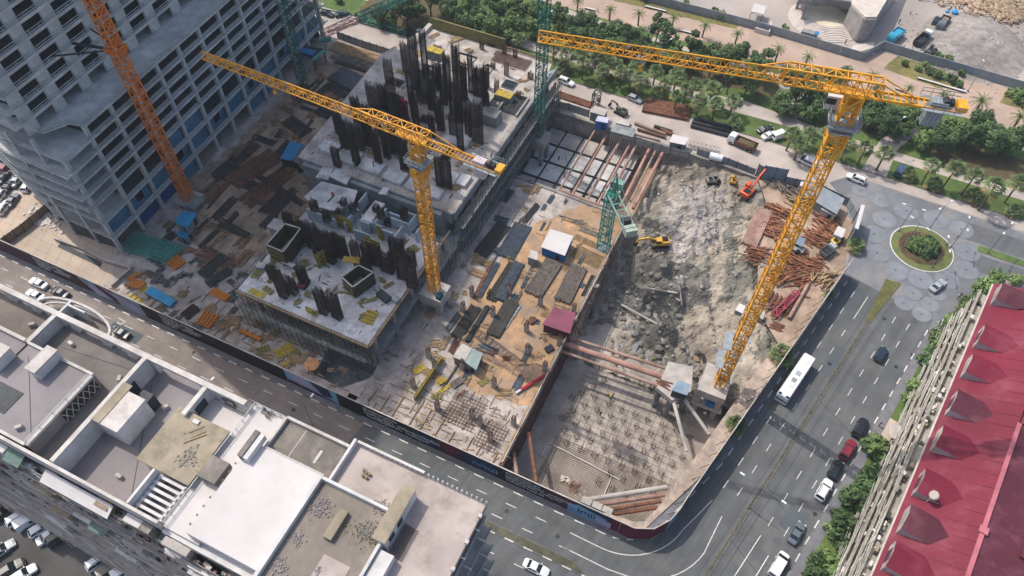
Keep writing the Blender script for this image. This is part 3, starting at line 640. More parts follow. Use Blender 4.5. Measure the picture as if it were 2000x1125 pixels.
# white roofed block
b2 = E('white_roof_block', (-46, 20, 0), 'apartment block with big glaring white membrane roofs between two darker roofs', 'building')
part('wall', W1m, b2, (-53.9, -38.1, 10.4, 30.6, 0, 33.8)); part('roof_slab', R3, b2, (-53.9, -48.2, 11, 30.5, 33.8, 34.4)); part('roof_slab', R3, b2, (-49.9, -38.4, 11.4, 25.2, 34.41, 36.0))
part('roof_slab', R4, b2, (-47.9, -38.2, 25.3, 30.2, 33.81, 35.0)); part('parapet', W2m, b2, (-48.1, -37.9, 30.2, 30.6, 34.42, 35.7), (-48.3, -47.95, 25.3, 30.2, 34.42, 35.7), (-47.9, -38.4, 25.2, 25.4, 35.01, 36.1))
part('roof_kerb', R4, b2, (-49.95, -49.2, 22.4, 26.4, 36.01, 37.4)); part('roof_kerb', W1m, b2, (-49.15, -48.4, 22.4, 26.3, 36.01, 37.2))
part('painted_strip', W2m, b2, (-41.3, -40.9, 26.4, 28.4, 35.01, 35.05), (-44.8, -44.7, 25.5, 30.1, 35.01, 35.03))
m = MB(); rails(m, [(-53.7, 11.2), (-53.7, 26), (-53.7, 30.4), (-48.3, 30.4)], 34.4, 2, .04, .5, 1.4); m.build('railing', M['steel'], b2)
m = MB()
for k in range(9): m.box((-50.05, 12.5 + k * 1.3, 36.01), (.18, .3, .12))
m.build('roof_clip', R4, b2)
m = MB()
for k in range(40):
    p = V((random.uniform(-52.5, -50.5), random.uniform(29.4, 30.4), 34.4)); m.bar(p, p + V((random.uniform(-.3, .3), random.uniform(-.3, .3), random.uniform(.4, .9))), .05)
m.build('dry_plant', M['soil'], b2, kind='stuff')
m = MB()                                              # roof fittings: vents, cables, frames
m.bar((-58.6, 21, 35.55), (-56.6, 23.4, 35.55), .12); m.bar((-58.9, 22.6, 35.5), (-57.6, 24.3, 35.5), .1); m.bar((-58.2, 22.1, 35.5), (-56.9, 23.8, 35.5), .1); m.build('lattice_frame', M['wood'], b1, kind='stuff')
for k, (u, v, z) in enumerate(((-65, 14, 32.2), (-66.5, 25, 32.2), (-75, 25.5, LZ), (-86, 27, LZ), (-80, 13, 35.8), (-100, 15, 35.6), (-96, 20, 35.6), (-94, 27, LZ), (-105, 26.5, LZ))):
    MB().box((u, v, z + .003), (.9, .5, .7), k).build('air_unit', M['concl'], b1)
m = MB()
for a, b in (((-88, 22, 35.83), (-78, 13, 35.83)), ((-71, 27, 32.23), (-62, 13, 32.23)), ((-128, 22, 35.63), (-92, 13.5, 35.63)), ((-87, 26, LZ + .03), (-74, 27.6, LZ + .03))): m.bar(a, b, .06)
m.build('roof_cable', M['dsteel'], b1, kind='stuff')
# beige roofed block
b3 = E('beige_roof_block', (-27, 20, 0), 'tall apartment block with stained beige roof terrace and gravel strewn upper roof', 'building')
part('wall', W1m, b3, (-37.3, -17.6, -4, 31.2, 0, 33.5)); part('roof_slab', R5, b3, (-37.5, -17.4, -4, 31.4, 33.5, 35.2))
part('upper_roof_wall', W1m, b3, (-38.3, -26.6, -2, 24.6, 33.51, 36.4)); part('roof_slab', mat('brown weathered roof', '857c72', '6d665e', .3, big=.25, bigsc=.15), b3, (-38.0, -26.9, -2, 24.3, 36.4, 36.5))
part('roof_slab', R5, b3, (-32.4, -28.6, -2, 16.6, 36.5, 36.56))
part('parapet', W1m, b3, (-38.45, -37.95, -2, 24.8, 36.41, 37.4), (-37.9, -26.5, 24.4, 24.8, 36.41, 37.4), (-26.9, -26.5, 5, 24.35, 36.41, 37.4), (-37.6, -37.2, 25, 31.5, 35.2, 36.3))
part('roof_house', W1m, b3, (-27.6, -26.0, 20.6, 28.2, 35.21, 37.9)); part('roof_house_top', R6, b3, (-27.8, -25.9, 20.5, 28.3, 37.9, 38.1))
part('low_wall', R6, b3, (-33.6, -32.4, 18.2, 22.2, 36.51, 37.3)); part('stair_house', W1m, b3, (-26.4, -24.4, 13.5, 20, 35.21, 36.9))
part('window', Gls, b3, (-25.98, -25.94, 21.4, 22.6, 35.9, 37.2), (-25.98, -25.94, 23.4, 24.6, 35.9, 37.2), (-24.38, -24.34, 15, 17, 35.5, 36.6))
m = MB()
for k in range(18): m.bar((-25.7, 20.4 + k * .24, 35.35), (-23.6, 20.2 + k * .24, 35.35), .09)
m.build('timber_slat', M['dsteel'], b3)
for (x, y, sr, nn) in ((625, 990, 1.1, 160), (582, 1050, .7, 80), (545, 1105, .9, 120), (718, 1040, 1.2, 170), (745, 990, .8, 90), (622, 1115, .4, 30)):
    c = P(x, y, 36.5); m = MB()
    for i in range(nn): m.rock((random.gauss(c.x, sr * .6), random.gauss(c.y, sr * .6), 36.55), random.uniform(.05, .2), 5)
    m.build('gravel_heap', grav, b3, kind='stuff')
m = MB()
for i in range(120):
    c = V((random.uniform(-32.2, -27.3), random.gauss(20.6, .6), 36.5)); d = V((random.uniform(-.25, .25), random.uniform(-.25, .25), random.uniform(.3, .7))); m.add([c - V((.08, 0, 0)), c + V((.08, 0, 0)), c + d], [(0, 1, 2)])
m.build('roof_weeds', mat('roof weeds', '7f8043', '9a8f52', 1), b3, kind='stuff')
for k, (x, y) in enumerate(((712, 920), (717, 924), (722, 928), (710, 930), (716, 934))):
    c = P(x, y, 35.2); m = MB(); m.tube((c.x, c.y, 35.2), (c.x, c.y, 35.7), .22, 10); m.build('clay_pot', mat('clay pot', '8f7f6a', '6f6353', 2), b3)
m = MB(); mm = MB()                                   # balustrade: solid run then single piers
for k in range(13): m.rect(-36.8 + k * .78, -36.4 + k * .78, 31.25, 31.5, 35.2, 36)
m.rect(-37, -26.6, 31.2, 31.55, 36, 36.15)
for k in range(13): mm.box((-26 + k * .72, 31.35, 35.2), (.26, .26, .9), b=.3)
m.build('balustrade', W2m, b3); mm.build('pier', W2m, b3)
for f in range(10):
    z = 33.2 - f * 3.2; o = .15 + (.9 if f % 2 else .25) + f * .12
    part('balcony_slab', W2m, b3, (-17.58, -17.4 + o, 0, 30.4 - f * .1, z - .25, z)); part('balcony_wall', mat('grey balcony front', '8e9397', '787d81', .6), b3, (-17.5 + o, -17.35 + o, 0, 30.4 - f * .1, z + .003, z + .9))
    part('window_band', Gls, b3, (-17.59, -17.5, 2, 30, z - 2.5, z - .6))
    for k in range(7): part('divider', W1m, b3, (-17.56, -17.2 + o, 4 + k * 4, 4.2 + k * 4, z + .91, z + 1.1))
m = MB()
for k in range(8): m.box((-17.4, 3.6 + k * 3.7, 35.21), (.5, .5, .5))
m.build('parapet_post', W2m, b3)
# balconies with clutter on the car park side
clc = [mat('clutter %s' % n, a, b, 2) for n, a, b in (('grey', '9a958d', '6f6a63'), ('dark', '4a4845', '33322f'), ('green', '70867c', '586a62'), ('red', '8f6a6a', '735556'), ('white', 'd8d5d0', 'b5b2ac'), ('tan', 'a8977f', '83755f'))]
def balconies(bd, u0, u1, v, n, top, sd):
    rr = random.Random(sd)
    for f in range(n):
        z = top - f * 3.3; pr = 1.1 + .5 * f
        part('balcony_slab', W2m, bd, (u0, u1, v - pr, v - .02, z - .25, z))
        m = MB(); rails(m, [(u0, v - pr + .05), (u1, v - pr + .05)], z, 3, .035, .33, 1.6); m.build('railing', M['concl'], bd)
        part('window_band', Gls, bd, (u0, u1, v - .06, v - .03, z + .4, z + 2.4))
        mbs = [MB() for _ in clc]
        for k in range(int((u1 - u0) * 2.2)):
            j = rr.choice((0, 0, 4, 4, 4, 5, 5, 1, 2, 3)); u = rr.uniform(u0 + .3, u1 - .5); s = rr.uniform(.2, .9)
            mbs[j].box((u, v - pr * rr.uniform(.25, .85), z + .002), (s, rr.uniform(.15, .5), rr.uniform(.2, 1.1)), rr.uniform(-.3, .3))
            if rr.random() < .35: mbs[j].bar((u, v - pr - .1, z + rr.uniform(.2, 1)), (u + rr.uniform(1, 4), v - pr - rr.uniform(.1, .5), z + rr.uniform(.2, 1.2)), .07)
        for j, q in enumerate(mbs):
            if q.v: q.build('balcony_clutter', clc[j], bd, kind='stuff')
def enclosures(bd, u0, u1, v, n, top, sd, cnt):
    rr = random.Random(sd)
    for k in range(cnt):
        f = rr.randrange(0, n - 1); z = top - f * 3.3; pr = 1.1 + .5 * f; u = rr.uniform(u0, u1 - 4); L = rr.uniform(2, 4.6)
        mt = rr.choice((W1m, M['concl'], clc[0], clc[5], R3)); MB().rect(u, u + L, v - pr - .03 * (k % 5), v - .1, z + .01, z + rr.uniform(2.3, 2.7)).build('enclosed_balcony', mt, bd)
        if k % 3 == 0: a = u + L + .2; m = MB(); m.add([(a, v - .1, z + 2.7), (a, v - pr - .7, z + 2.1), (a + 3, v - pr - .7, z + 2.1), (a + 3, v - .1, z + 2.7)], [(0, 1, 2, 3)]); m.build('awning', rr.choice((R3, clc[4], clc[2], clc[5])), bd)
enclosures(b1, -130, -54.2, 10.7, 8, 30.2, 14, 44); enclosures(b2, -53.8, -38.2, 10.35, 8, 31, 15, 10)
balconies(b1, -130, -54.2, 10.7, 9, 30.2, 4); balconies(b2, -53.8, -38.2, 10.35, 9, 31.0, 5)
m = MB(); a0, a1 = P(85, 925, 32.5), P(215, 1000, 32.5)
m.quad((a0.x, 10.4, 32.8), (a0.x, 8.8, 32.0), (a1.x, 8.8, 32.0), (a1.x, 10.4, 32.8)); m.quad((a0.x, 8.8, 31.95), (a0.x, 10.4, 32.75), (a1.x, 10.4, 32.75), (a1.x, 8.8, 31.95)); m.build('awning', R3, b1)
part('awning', R3, b2, (-49.5, -44, 8.6, 10.3, 30.9, 31.0)); part('awning', R3, b2, (-53, -50.4, 8.9, 10.3, 32, 32.1))
# ---------------------------------------------------------------- red roofed building on the boulevard
RD = mat('red sheet metal roof', '741c31', '63172a', .1, rough=.6, big=.2, bigsc=.05, spec=.3, dirt=('83414f', .16, .8))
RD2 = mat('dull red roof', '572632', '4c212c', .15, rough=.6, big=.15, dirt=('7c4a55', .2, .7)); RD3 = mat('orange red roof', '7a302a', '6b2a25', .3, rough=.6, big=.1, wave=(1.6, 'Y', .12))
CR = mat('cream balcony plaster', 'a8a296', '8f8a7f', .8, big=.15, dirt=('7d766a', .9, .7))
rb = E('red_roof_building', (0, 0, 0), 'long apartment building with crimson metal roof, row of dormers and cream balconies', 'building')
# local frame: y along the boulevard, x inland, z up
A0 = V((35.4, 52.1)); ang = atan2(63.2, 11.8) - pi / 2
EA = 18.0; RI = 23.4; Y0, Y1 = -40, 66.5
m = MB(); m.rect(.5, 60, Y0, Y1, 0, EA - .4); m.build('wall', CR, rb)
def roofpoly(mt, pts, nm='roof', th=.25):
    m = MB(); n = len(pts); m.add([(x, y, z) for x, y, z in pts] + [(x, y, z - th) for x, y, z in pts], [tuple(range(n)), tuple(range(2 * n - 1, n - 1, -1))] + [(i, i + n, (i + 1) % n + n, (i + 1) % n) for i in range(n)]); return m.build(nm, mt, rb)
roofpoly(RD, [(0, Y0, EA), (9.6, Y0, RI), (9.6, 46, RI), (9.6, 58, RI), (5.5, Y1 + .3, EA + 2.2), (0, Y1 + .3, EA)])
roofpoly(RD, [(5.5, Y1 + .3, EA + 2.2), (9.6, 58, RI), (30, 58, RI + .5), (30, Y1 + .3, EA + 2.2)])
roofpoly(RD2, [(9.6, Y0, RI), (30, Y0, RI - 1.5), (30, 14, RI - 1.5), (9.6, 14, RI)]); roofpoly(RD2, [(9.62, 14, RI), (30, 14, RI - 2.5), (30, 34, RI - 2.5), (9.62, 34, RI)])
roofpoly(RD3, [(9.8, 34.1, RI + .01), (14, 34, RI + 2.2), (30, 34, RI + 2.2), (30, 46, RI + 2.2), (14, 46, RI + 2.2), (9.8, 46, RI + .01)])
roofpoly(RD, [(9.62, 46.1, RI), (30, 46.1, RI - .6), (30, 57.9, RI - .6), (9.62, 57.9, RI)])
m = MB()                                              # standing seams
for k in range(int((Y1 - Y0) / .62)):
    y = Y0 + .3 + k * .62
    if y < 57: m.bar((.15, y, EA + .02), (9.5, y, RI + .005), .04, .05) if k % 4 == 1 else None
for k in range(90):
    y = Y0 + .3 + k * .62; z1_ = RI - 1.5 if y < 14 else RI - 2.5
    if y < 33.5: m.bar((10, y, RI - .04), (29.8, y, z1_ + .005), .04, .05) if k % 4 == 1 else None
m.build('roof_seam', RD, rb, kind='stuff')
m = MB(); m.rect(9.3, 9.9, -8, 33.8, RI + .02, RI + .32); m.rect(9.0, 10.2, 12, 13.2, RI + .33, RI + .6); m.build('ridge_cap', mat('pink ridge cap', 'b26a72', 'a05d66', .5), rb)
m = MB(); m.rect(15, 18.5, 12, 13.3, RI - 1.2, RI + .1); m.rect(2.2, 4.2, -12, -11, EA + .8, EA + 2.8); m.build('roof_hatch', RD2, rb)
m = MB(); m.rect(17.5, 20, 4, 8.6, RI - 2, RI - .6); m.build('roof_window', Gls, rb)
m = MB(); m.tube((2.6, 14.8, EA + .5), (2.6, 14.8, EA + 4), .1, 6); m.tube((2.6, 14.8, EA + 4), (2.5, 14.7, EA + 4.15), .75, 14, .6); m.build('satellite_dish', M['concl'], rb)
def rbl(x, y, z): # pixel -> local
    p = P(x, y, z).to_2d() - A0; return p.x * cos(-ang) - p.y * sin(-ang), p.x * sin(-ang) + p.y * cos(-ang)
for i, (x, y) in enumerate([(1948, 578), (1913, 660), (1886, 716), (1860, 790), (1828, 858), (1787, 940), (1760, 1013), (1732, 1085)]):
    lx, ly = rbl(x, y, EA + 1.2); lx = .6; hw = 2.25; zt = EA + 3.5; zb = EA + .2
    d = E('dormer', (0, 0, 0), '', ''); 
    for k_ in ('label', 'category'): del d[k_]
    d.parent = rb
    m = MB(); m.add([(lx, ly - hw, zb), (lx, ly + hw, zb), (lx, ly + hw, zt - .9), (lx, ly, zt), (lx, ly - hw, zt - .9), (lx + 4, ly - hw, zb), (lx + 4, ly + hw, zb), (lx + 4, ly + hw, zt - .9), (lx + 4, ly, zt), (lx + 4, ly - hw, zt - .9)], [(4, 3, 2, 1, 0), (0, 5, 9, 4), (1, 2, 7, 6)])
    m.build('dormer_wall', mat('grey dormer front', 'b4aca6', '9b938d', 1), d)
    m = MB(); e = .12; bx = lx + 8.4; zr = zt + .12; zl = zt - .85
    m.add([(lx - .08, ly, zr), (lx - .08, ly - hw - e, zl), (lx + 3.9, ly - hw - e, zl), (bx, ly, zr), (lx + 3.9, ly + hw + e, zl), (lx - .08, ly + hw + e, zl)], [(0, 1, 2, 3), (0, 3, 4, 5)])
    m.add([(x_, y_, z_ - .12) for x_, y_, z_ in [(lx - .08, ly, zr), (lx - .08, ly - hw - e, zl), (lx - .08, ly + hw + e, zl)]], []); m.build('dormer_roof', RD if i % 3 else RD2, d)
    m = MB(); m.rect(lx - .06, lx - .003, ly - 1.1, ly + 1.1, zb + .4, zt - 1.0); m.build('window', Gls if i % 2 else CR, d)
m = MB(); m.rect(-.25, .1, Y0, Y1, EA - .25, EA - .02); m.build('gutter', W2m, rb)
rr = random.Random(8)
for f in range(5):
    z = EA - 3.4 - f * 3.3; o = 1.2 + f * .25
    m = MB(); m.rect(-o, .49, Y0, Y1, z - .25, z); m.rect(-o, -o + .25, Y0, Y1, z + .9, z + 1.05); m.build('balcony_slab', CR, rb)
    m = MB(); m2 = MB()
    for k in range(int((Y1 - Y0) / .55)): m.box((-o + .12, Y0 + k * .55, z + .002), (.1, .14, .9))
    for zz in (.3, .6): m.rect(-o + .02, -o + .12, Y0, Y1, z + zz, z + zz + .12)
    m.build('baluster', CR, rb, kind='stuff')
    for k in range(18): m2.rect(.4, .48, Y0 + 2 + k * 5.9, Y0 + 5 + k * 5.9, z + .2, z + 2.5)
    m2.build('window', Gls, rb)
    q = [MB() for _ in clc]
    for k in range(110):
        j = rr.choice((0, 0, 4, 4, 5, 4, 1)); y = rr.uniform(Y0, Y1 - 3)
        q[j].box((-o * rr.uniform(.2, .8), y, z + .002), (rr.uniform(.2, .6), rr.uniform(.2, 1.2), rr.uniform(.2, 1.4)))
        if k % 2: q[4].bar((-o - rr.uniform(0, .5), y, z + rr.uniform(0, 1.6)), (-o - rr.uniform(0, .5), y + rr.uniform(1, 6), z + rr.uniform(0, 1.6)), .06)
    for j, mb in enumerate(q):
        if mb.v: mb.build('balcony_clutter', clc[j], rb, kind='stuff')
for k in range(19):
    m = MB(); m.rect(-.9, -.3, Y0 + k * 5.9, Y0 + k * 5.9 + .4, 0, EA - 3.9); m.build('pilaster', CR, rb)
rb.location = (A0.x, A0.y, 0); rb.rotation_euler = (0, 0, ang)
# ---------------------------------------------------------------- skeleton building with round steps beyond the promenade
db = E('round_step_building', tuple(P(1625, 45)), 'raw concrete pavilion skeleton above a fan of round white steps', 'building')
c0 = P(1613, 40); stw = mat('pale step stone', 'c9bfb5', 'b3a99f', .5, big=.08)
for k in range(9):
    r = 11.2 - k * .62; m = MB(); m.prism(arc(c0.x, c0.y, r, 150, 360, 26) + arc(c0.x, c0.y, r, 0, 30, 4)[1:], .03 + .16 * k, .19 + .16 * k); m.build('step', stw, db)
m = MB(); m.prism(arc(c0.x, c0.y, 5.6, 0, 345, 24), 1.48, 1.56); m.build('stage_floor', mat('cream stage', 'd2c7b0', 'bfb49d', .4), db)
def pz(l, z): return [tuple(P(x, y, z)[:2]) for x, y in l]
g = mat('pavilion concrete', 'a39d98', '85807c', .4, big=.2)
m = MB(); m.prism(pz([(1560, 30), (1552, 0), (1600, -40), (1760, -60), (1745, 5), (1700, 70), (1662, 20)], .1), .1, .4); m.build('ground_slab', g, db)
m = MB(); m.prism(pz([(1664, 8), (1690, 33), (1712, 33), (1735, -5), (1760, -60), (1660, -50)], 8), 7.5, 8); m.build('floor_slab', stw, db)
m = MB(); m.prism(pz([(1548, -60), (1560, -5), (1600, -8), (1664, 3), (1668, -60)], 8), 7.4, 7.9); m.build('floor_slab', g, db)
m = MB()
for a, b in (((1690, 34), (1712, 34)), ((1712, 33), (1748, -30)), ((1690, 33), (1664, 8))):
    a_, b_ = P(*a, 8), P(*b, 8); m.wall([(a_.x, a_.y), (b_.x, b_.y)], .5, .41, 7.49)
m.build('facet_wall', g, db)
for x, y in ((1555, 20), (1608, -2), (1660, 22), (1565, 42)):
    p = P(x, y); m = MB(); m.box((p.x, p.y, .41), (.9, .9, 7), b=0); m.build('column', g, db)
m = MB(); a, b = P(1690, 78), P(1668, 100); m.prism(pz([(1662, 95), (1668, 88), (1708, 82), (1706, 92), (1672, 104)], .9), .03, .9); m.build('ramp_block', stw, db)
# ---------------------------------------------------------------- builders for site goods
def lattice(mb, p, q, w, n, r=.09, rb=.055, tri=False, h=None):
    """lattice girder with four (or three) chords from p to q"""
    p, q = V(p), V(q); d = (q - p).normalized(); up = V((0, 0, 1)) if abs(d.z) < .9 else V((0, 1, 0))
    a = d.cross(up).normalized(); b = a.cross(d).normalized(); h = h or w
    cs = [a * -w / 2 - b * h / 2, a * w / 2 - b * h / 2, b * h / 2] if tri else [a * -w / 2 - b * h / 2, a * w / 2 - b * h / 2, a * w / 2 + b * h / 2, a * -w / 2 + b * h / 2]
    k = len(cs)
    for c in cs: mb.bar(p + c, q + c, r * 2)
    for i in range(n):
        s, t = p.lerp(q, i / n), p.lerp(q, (i + 1) / n); mid = p.lerp(q, (i + .5) / n)
        for j in range(k):
            c0, c1 = cs[j], cs[(j + 1) % k]
            mb.bar(s + c0, s + c1, rb * 2)
            if i % 2: c0, c1 = c1, c0
            mb.bar(s + c0, t + c1, rb * 2)
    for j in range(k): mb.bar(q + cs[j], q + cs[(j + 1) % k], rb * 2)
    return mb
def bundle(p, q, wd, n, r, mt, label, name='steel_bundle', cat='steel bundle', z=.05, layers=1, jit=.25, part='steel_bar', group=None, box=False, spread=0):
    """a bundle of bars lying from pixel p to pixel q"""
    a, b = P(*p, z), P(*q, z); c = (a + b) / 2; rn = random.Random(int(p[0] * 7 + q[1]))
    o = E(name, (c.x, c.y, z), label, cat, group); d = (b - a).normalized(); nn = V((-d.y, d.x, 0)); m = MB()
    for l in range(layers):
        for i in range(n):
            off = nn * ((i + .5) / n - .5) * wd + V((0, 0, r + l * r * 1.9 + rn.uniform(0, .06)))
            e0, e1 = d * rn.uniform(-jit, jit), d * rn.uniform(-jit, jit); tw_ = nn * rn.uniform(-spread, spread)
            if box: m.bar(a + off + e0 + tw_, b + off + e1 - tw_, r * 2)
            else: m.tube(a + off + e0 + tw_, b + off + e1 - tw_, r, 6)
    m.build(part, mt, o, kind='stuff'); return o
def stack(x, y, L, Wt, n, rz, mt, label, z=0.0, layers=2, name='formwork_beam_stack', bw=.16, cat='beam stack', part='formwork_beam', group=None, cross=True):
    """stacked timber or formwork beams at a pixel; length L, width Wt, turned rz degrees"""
    c = P(x, y, z); o = E(name, (c.x, c.y, z), label, cat, group); d = V((cos(radians(rz)), sin(radians(rz)), 0)); nn = V((-d.y, d.x, 0)); m = MB(); rn = random.Random(int(x * 3 + y))
    for l in range(layers):
        dd, n2, LL, WW = (d, nn, L, Wt) if (l % 2 == 0 or not cross) else (nn, d, Wt, L)
        kk = n if (l % 2 == 0 or not cross) else max(3, n // 2)
        for i in range(kk):
            off = n2 * ((i + .5) / kk - .5) * WW + V((0, 0, bw / 2 + l * bw * 1.02 + .01)); e = rn.uniform(-.15, .15)
            m.bar(c + off - dd * (LL / 2 + e), c + off + dd * (LL / 2 - e), bw, bw)
    m.build(part, mt, o, kind='stuff'); return o
OR = mat('orange formwork beam', 'd98a35', 'b96f2a', 2, rough=.6); YL_ = mat('yellow formwork', 'c7ab3f', '97843d', 1.5, rough=.7); OC = mat('dull olive formwork', '8f8650', '6c6744', 1.2)
BL = mat('blue tarpaulin', '3193bd', '2a7fa8', .6, rough=.5); BLr = mat('blue painted steel', '2f7fb5', '286a99', 1, rough=.5)
TEAL = mat('teal lattice paint', '5fb5a4', '489685', 1, rough=.5); ST1 = mat('blue grey steel bars', '4d5863', '353d46', 1.2, rough=.5, metal=.3)
ST2 = mat('black steel bars', '46443f', '33312d', 1, rough=.7); ST3 = mat('grey brown tubes', '857b70', '5d554e', 1.2, rough=.6)
# ---------------------------------------------------------------- concrete frame under construction: scaffolded front slab
ca = E('frame_building', (-72, 58, 0), 'low concrete frame with scaffolded front edge and rebar columns on its slab', 'building')
FR = mat('grey frame concrete', '8d9190', '6c7072', .4, bump=.1, obj=False)  # plain grey, close to the cast concrete tone
ZA = 9.0
m = MB(); m.prism([(-87.6, 58.2), (-56.8, 58.2), (-56.8, 86.8), (-80.5, 86.8), (-80.5, 91.5), (-87.6, 91.5)], ZA - .4, ZA); m.build('top_slab', M['slab'], ca)
m = MB(); m.rect(-87, -55.6, 59.6, 149, 4.2, 4.55); m.build('lower_slab', M['concd'], ca)
for i in range(5):
    for j in range(5): part('column', FR, ca, (-86 + i * 7.2, -85.3 + i * 7.2, 60 + j * 7, 60.7 + j * 7, .03, 4.19)); part('column', FR, ca, (-86 + i * 7.2, -85.3 + i * 7.2, 60 + j * 7, 60.7 + j * 7, 4.56, 8.59))
for j in range(8): part('column', FR, ca, (-57.8, -57.1, 95 + j * 7.2, 95.7 + j * 7.2, .03, 4.19)); part('column', FR, ca, (-57.8, -57.1, 95 + j * 7.2, 95.7 + j * 7.2, 4.56, 11.5))
part('core_wall', M['concd'], ca, (-84, -60.5, 64, 85.8, .03, 8.58)); part('core_wall', M['concd'], ca, (-95, -59.2, 92, 93, .03, 11.4)); part('core_wall', M['concd'], ca, (-60.2, -59.2, 93.01, 148, .03, 11.4)); part('core_wall', M['concd'], ca, (-95, -94, 93.01, 148, .03, 11.4))
m = MB()                                              # slab edge formwork and starter bars
for k in range(40): m.bar((-87.6 + k * .78, 58.15, ZA), (-87.6 + k * .78, 58.15 + random.uniform(-.1, .2), ZA + random.uniform(.4, .9)), .045)
for k in range(42): m.bar((-56.75, 58.4 + k * .78, ZA), (-56.75 + random.uniform(-.1, .2), 58.4 + k * .78, ZA + random.uniform(.4, .9)), .045)
m.build('starter_bar', M['rebar'], ca, kind='stuff')
part('edge_board', M['wood'], ca, (-88, -56.5, 57.75, 58.05, ZA - .5, ZA - .1)); part('edge_board', M['wood'], ca, (-56.7, -56.3, 58.2, 91, ZA - .5, ZA - .1))
SC = mat('scaffold tube', '63665f', '474b47', 1, rough=.5, metal=.3)
def scaffold(mb, line, off, z0, z1, bay=1.8, lift=1.8, dep=.9, diag=True):
    a, b = V(line[0]), V(line[1]); d = (b - a).normalized(); nn = V((d.y, -d.x)); n = int((b - a).length / bay)
    nl = int((z1 - z0) / lift)
    for i in range(n + 1):
        for e in (off, off + dep):
            p = a + d * (i * bay) + nn * e; mb.bar((p.x, p.y, z0), (p.x, p.y, z1), .07)
    for l in range(nl + 1):
        z = z0 + .3 + l * lift
        for e in (off, off + dep):
            p, q = a + nn * e, b + nn * e; mb.bar((p.x, p.y, z), (q.x, q.y, z), .06)
            if diag:
                for i in range(n):
                    p = a + d * (i * bay) + nn * e; q = a + d * ((i + 1) * bay) + nn * e
                    if (i + l) % 2: mb.bar((p.x, p.y, z), (q.x, q.y, z + lift), .05)
for k, (ln, z1, lb) in enumerate((((( -87.6, 57.2), (-56.6, 57.2)), 8.5, 'tall tube scaffold under the front edge of the pale slab'), (((-55.4, 80), (-55.4, 91)), 8.8, 'short tube scaffold up the shaded slab side behind the crane base'), (((-55.2, 93), (-55.2, 148)), 11.6, 'long tube scaffold up the side of the rear rebar slab'), (((-88.6, 80), (-88.6, 58.5)), 8.5, 'tube scaffold on the tower side of the front slab'))):
    s = E('scaffold', (*((V(ln[0]) + V(ln[1])) / 2), 0), lb, 'scaffold'); m = MB(); scaffold(m, ln, .1, .05, z1, 1.5, 1.5, 1.0); m.build('scaffold_tube', SC, s, kind='stuff')
    m = MB(); a, b = V(ln[0]), V(ln[1]); d = (b - a).normalized(); nn = V((d.y, -d.x)); q0, q1 = a + nn * .6, b + nn * .6
    for z in ((5.4,) if k != 2 else (4.4, 8.6)): m.bar((q0.x, q0.y, z), (q1.x, q1.y, z), .8, .08)
    m.build('scaffold_deck', FR, s)
m = MB()
for k in range(60): u = -87 + random.random() * 30; v = 58.6 + random.random() * 3; m.bar((u, v, .05), (u + random.uniform(-.3, .3), v, 8.5), .1)
s = E('shoring_props', (-72, 60, 0), 'forest of slender shoring props under the front slab', 'shoring props'); m.build('prop', SC, s, kind='stuff')
# rear slab with the tall cages
cb = E('rebar_slab_building', (-76, 120, 0), 'wide concrete slab behind the yellow crane crowded with tall dark rebar cages', 'building')
ZB = 11.8
bp_ = [(-97, 93.5), (-56.9, 93.5), (-56.9, 137), (-58.5, 151), (-95, 151), (-100, 135)]
PAN = ((-94, -89.5, 97, 100.4), (-88.6, -83.6, 96, 100.2), (-82.4, -77, 95.8, 99.4), (-75.8, -71, 95.4, 99), (-70, -65.8, 95, 98.4), (-64.6, -61.4, 95.2, 98), (-66, -60.4, 100.5, 104), (-60.6, -58, 101, 104.5), (-94, -90, 104, 108), (-78, -71, 106, 111.5), (-88, -82, 108, 112), (-70, -63.5, 112, 116), (-74, -68, 124, 130), (-87, -80, 126, 131))
def holes(cand, avoid, rects, pad=1.0):
    out = []
    for a, b, c, d in cand:
        if any(a - pad < q.x < b + pad and c - pad < q.y < d + pad for q in avoid): continue
        if any(a < r[1] + .3 and b > r[0] - .3 and c < r[3] + .3 and d > r[2] - .3 for r in rects): continue
        out.append([(a, c), (b, c), (b, d), (a, d)])
    return out
CB_ = [((795, 142)), ((815, 176)), ((833, 158)), ((770, 218)), ((735, 228)), ((752, 216)), ((811, 232)), ((857, 240)), ((877, 195)), ((897, 240)), ((907, 200)), ((920, 186)), ((939, 196)), ((930, 277)), ((868, 204)), ((826, 200)), ((844, 214)), ((915, 262)), ((886, 268)), ((683, 297)), ((705, 292)), ((722, 285)), ((741, 322)), ((757, 308)), ((772, 300)), ((792, 332)), ((868, 366)), ((845, 268)), ((775, 268)), ((700, 240)), ((855, 175)), ((950, 170)), (665, 262), (718, 255), (780, 240), (800, 285), (815, 255), (838, 300), (862, 255), (885, 225), (905, 235), (805, 205), (845, 190), (900, 295), (660, 325), (820, 345), (950, 225), (742, 265), (698, 322)]
rh = random.Random(21); cand = []
for k in range(400):
    a, c = rh.uniform(-94, -64), rh.uniform(100, 141); w_, h_ = rh.uniform(2.2, 5), rh.uniform(2, 5); cand.append((a, a + w_, c, c + h_))
HB = []; acc = list(PAN) + [(-63.4, -57.5, 127.5, 135.6)]
for q in cand:
    r_ = holes([q], [P(x, y, 11.8) for x, y in CB_], acc, .8)
    if r_ and len(HB) < 16: HB += r_; acc.append(q)
m = MB(); m.sheet(bp_, ZB, HB); m.sheet(bp_, ZB - .4, HB)
for i in range(len(bp_)): a, b = bp_[i], bp_[(i + 1) % len(bp_)]; m.quad((*a, ZB - .4), (*b, ZB - .4), (*b, ZB), (*a, ZB))
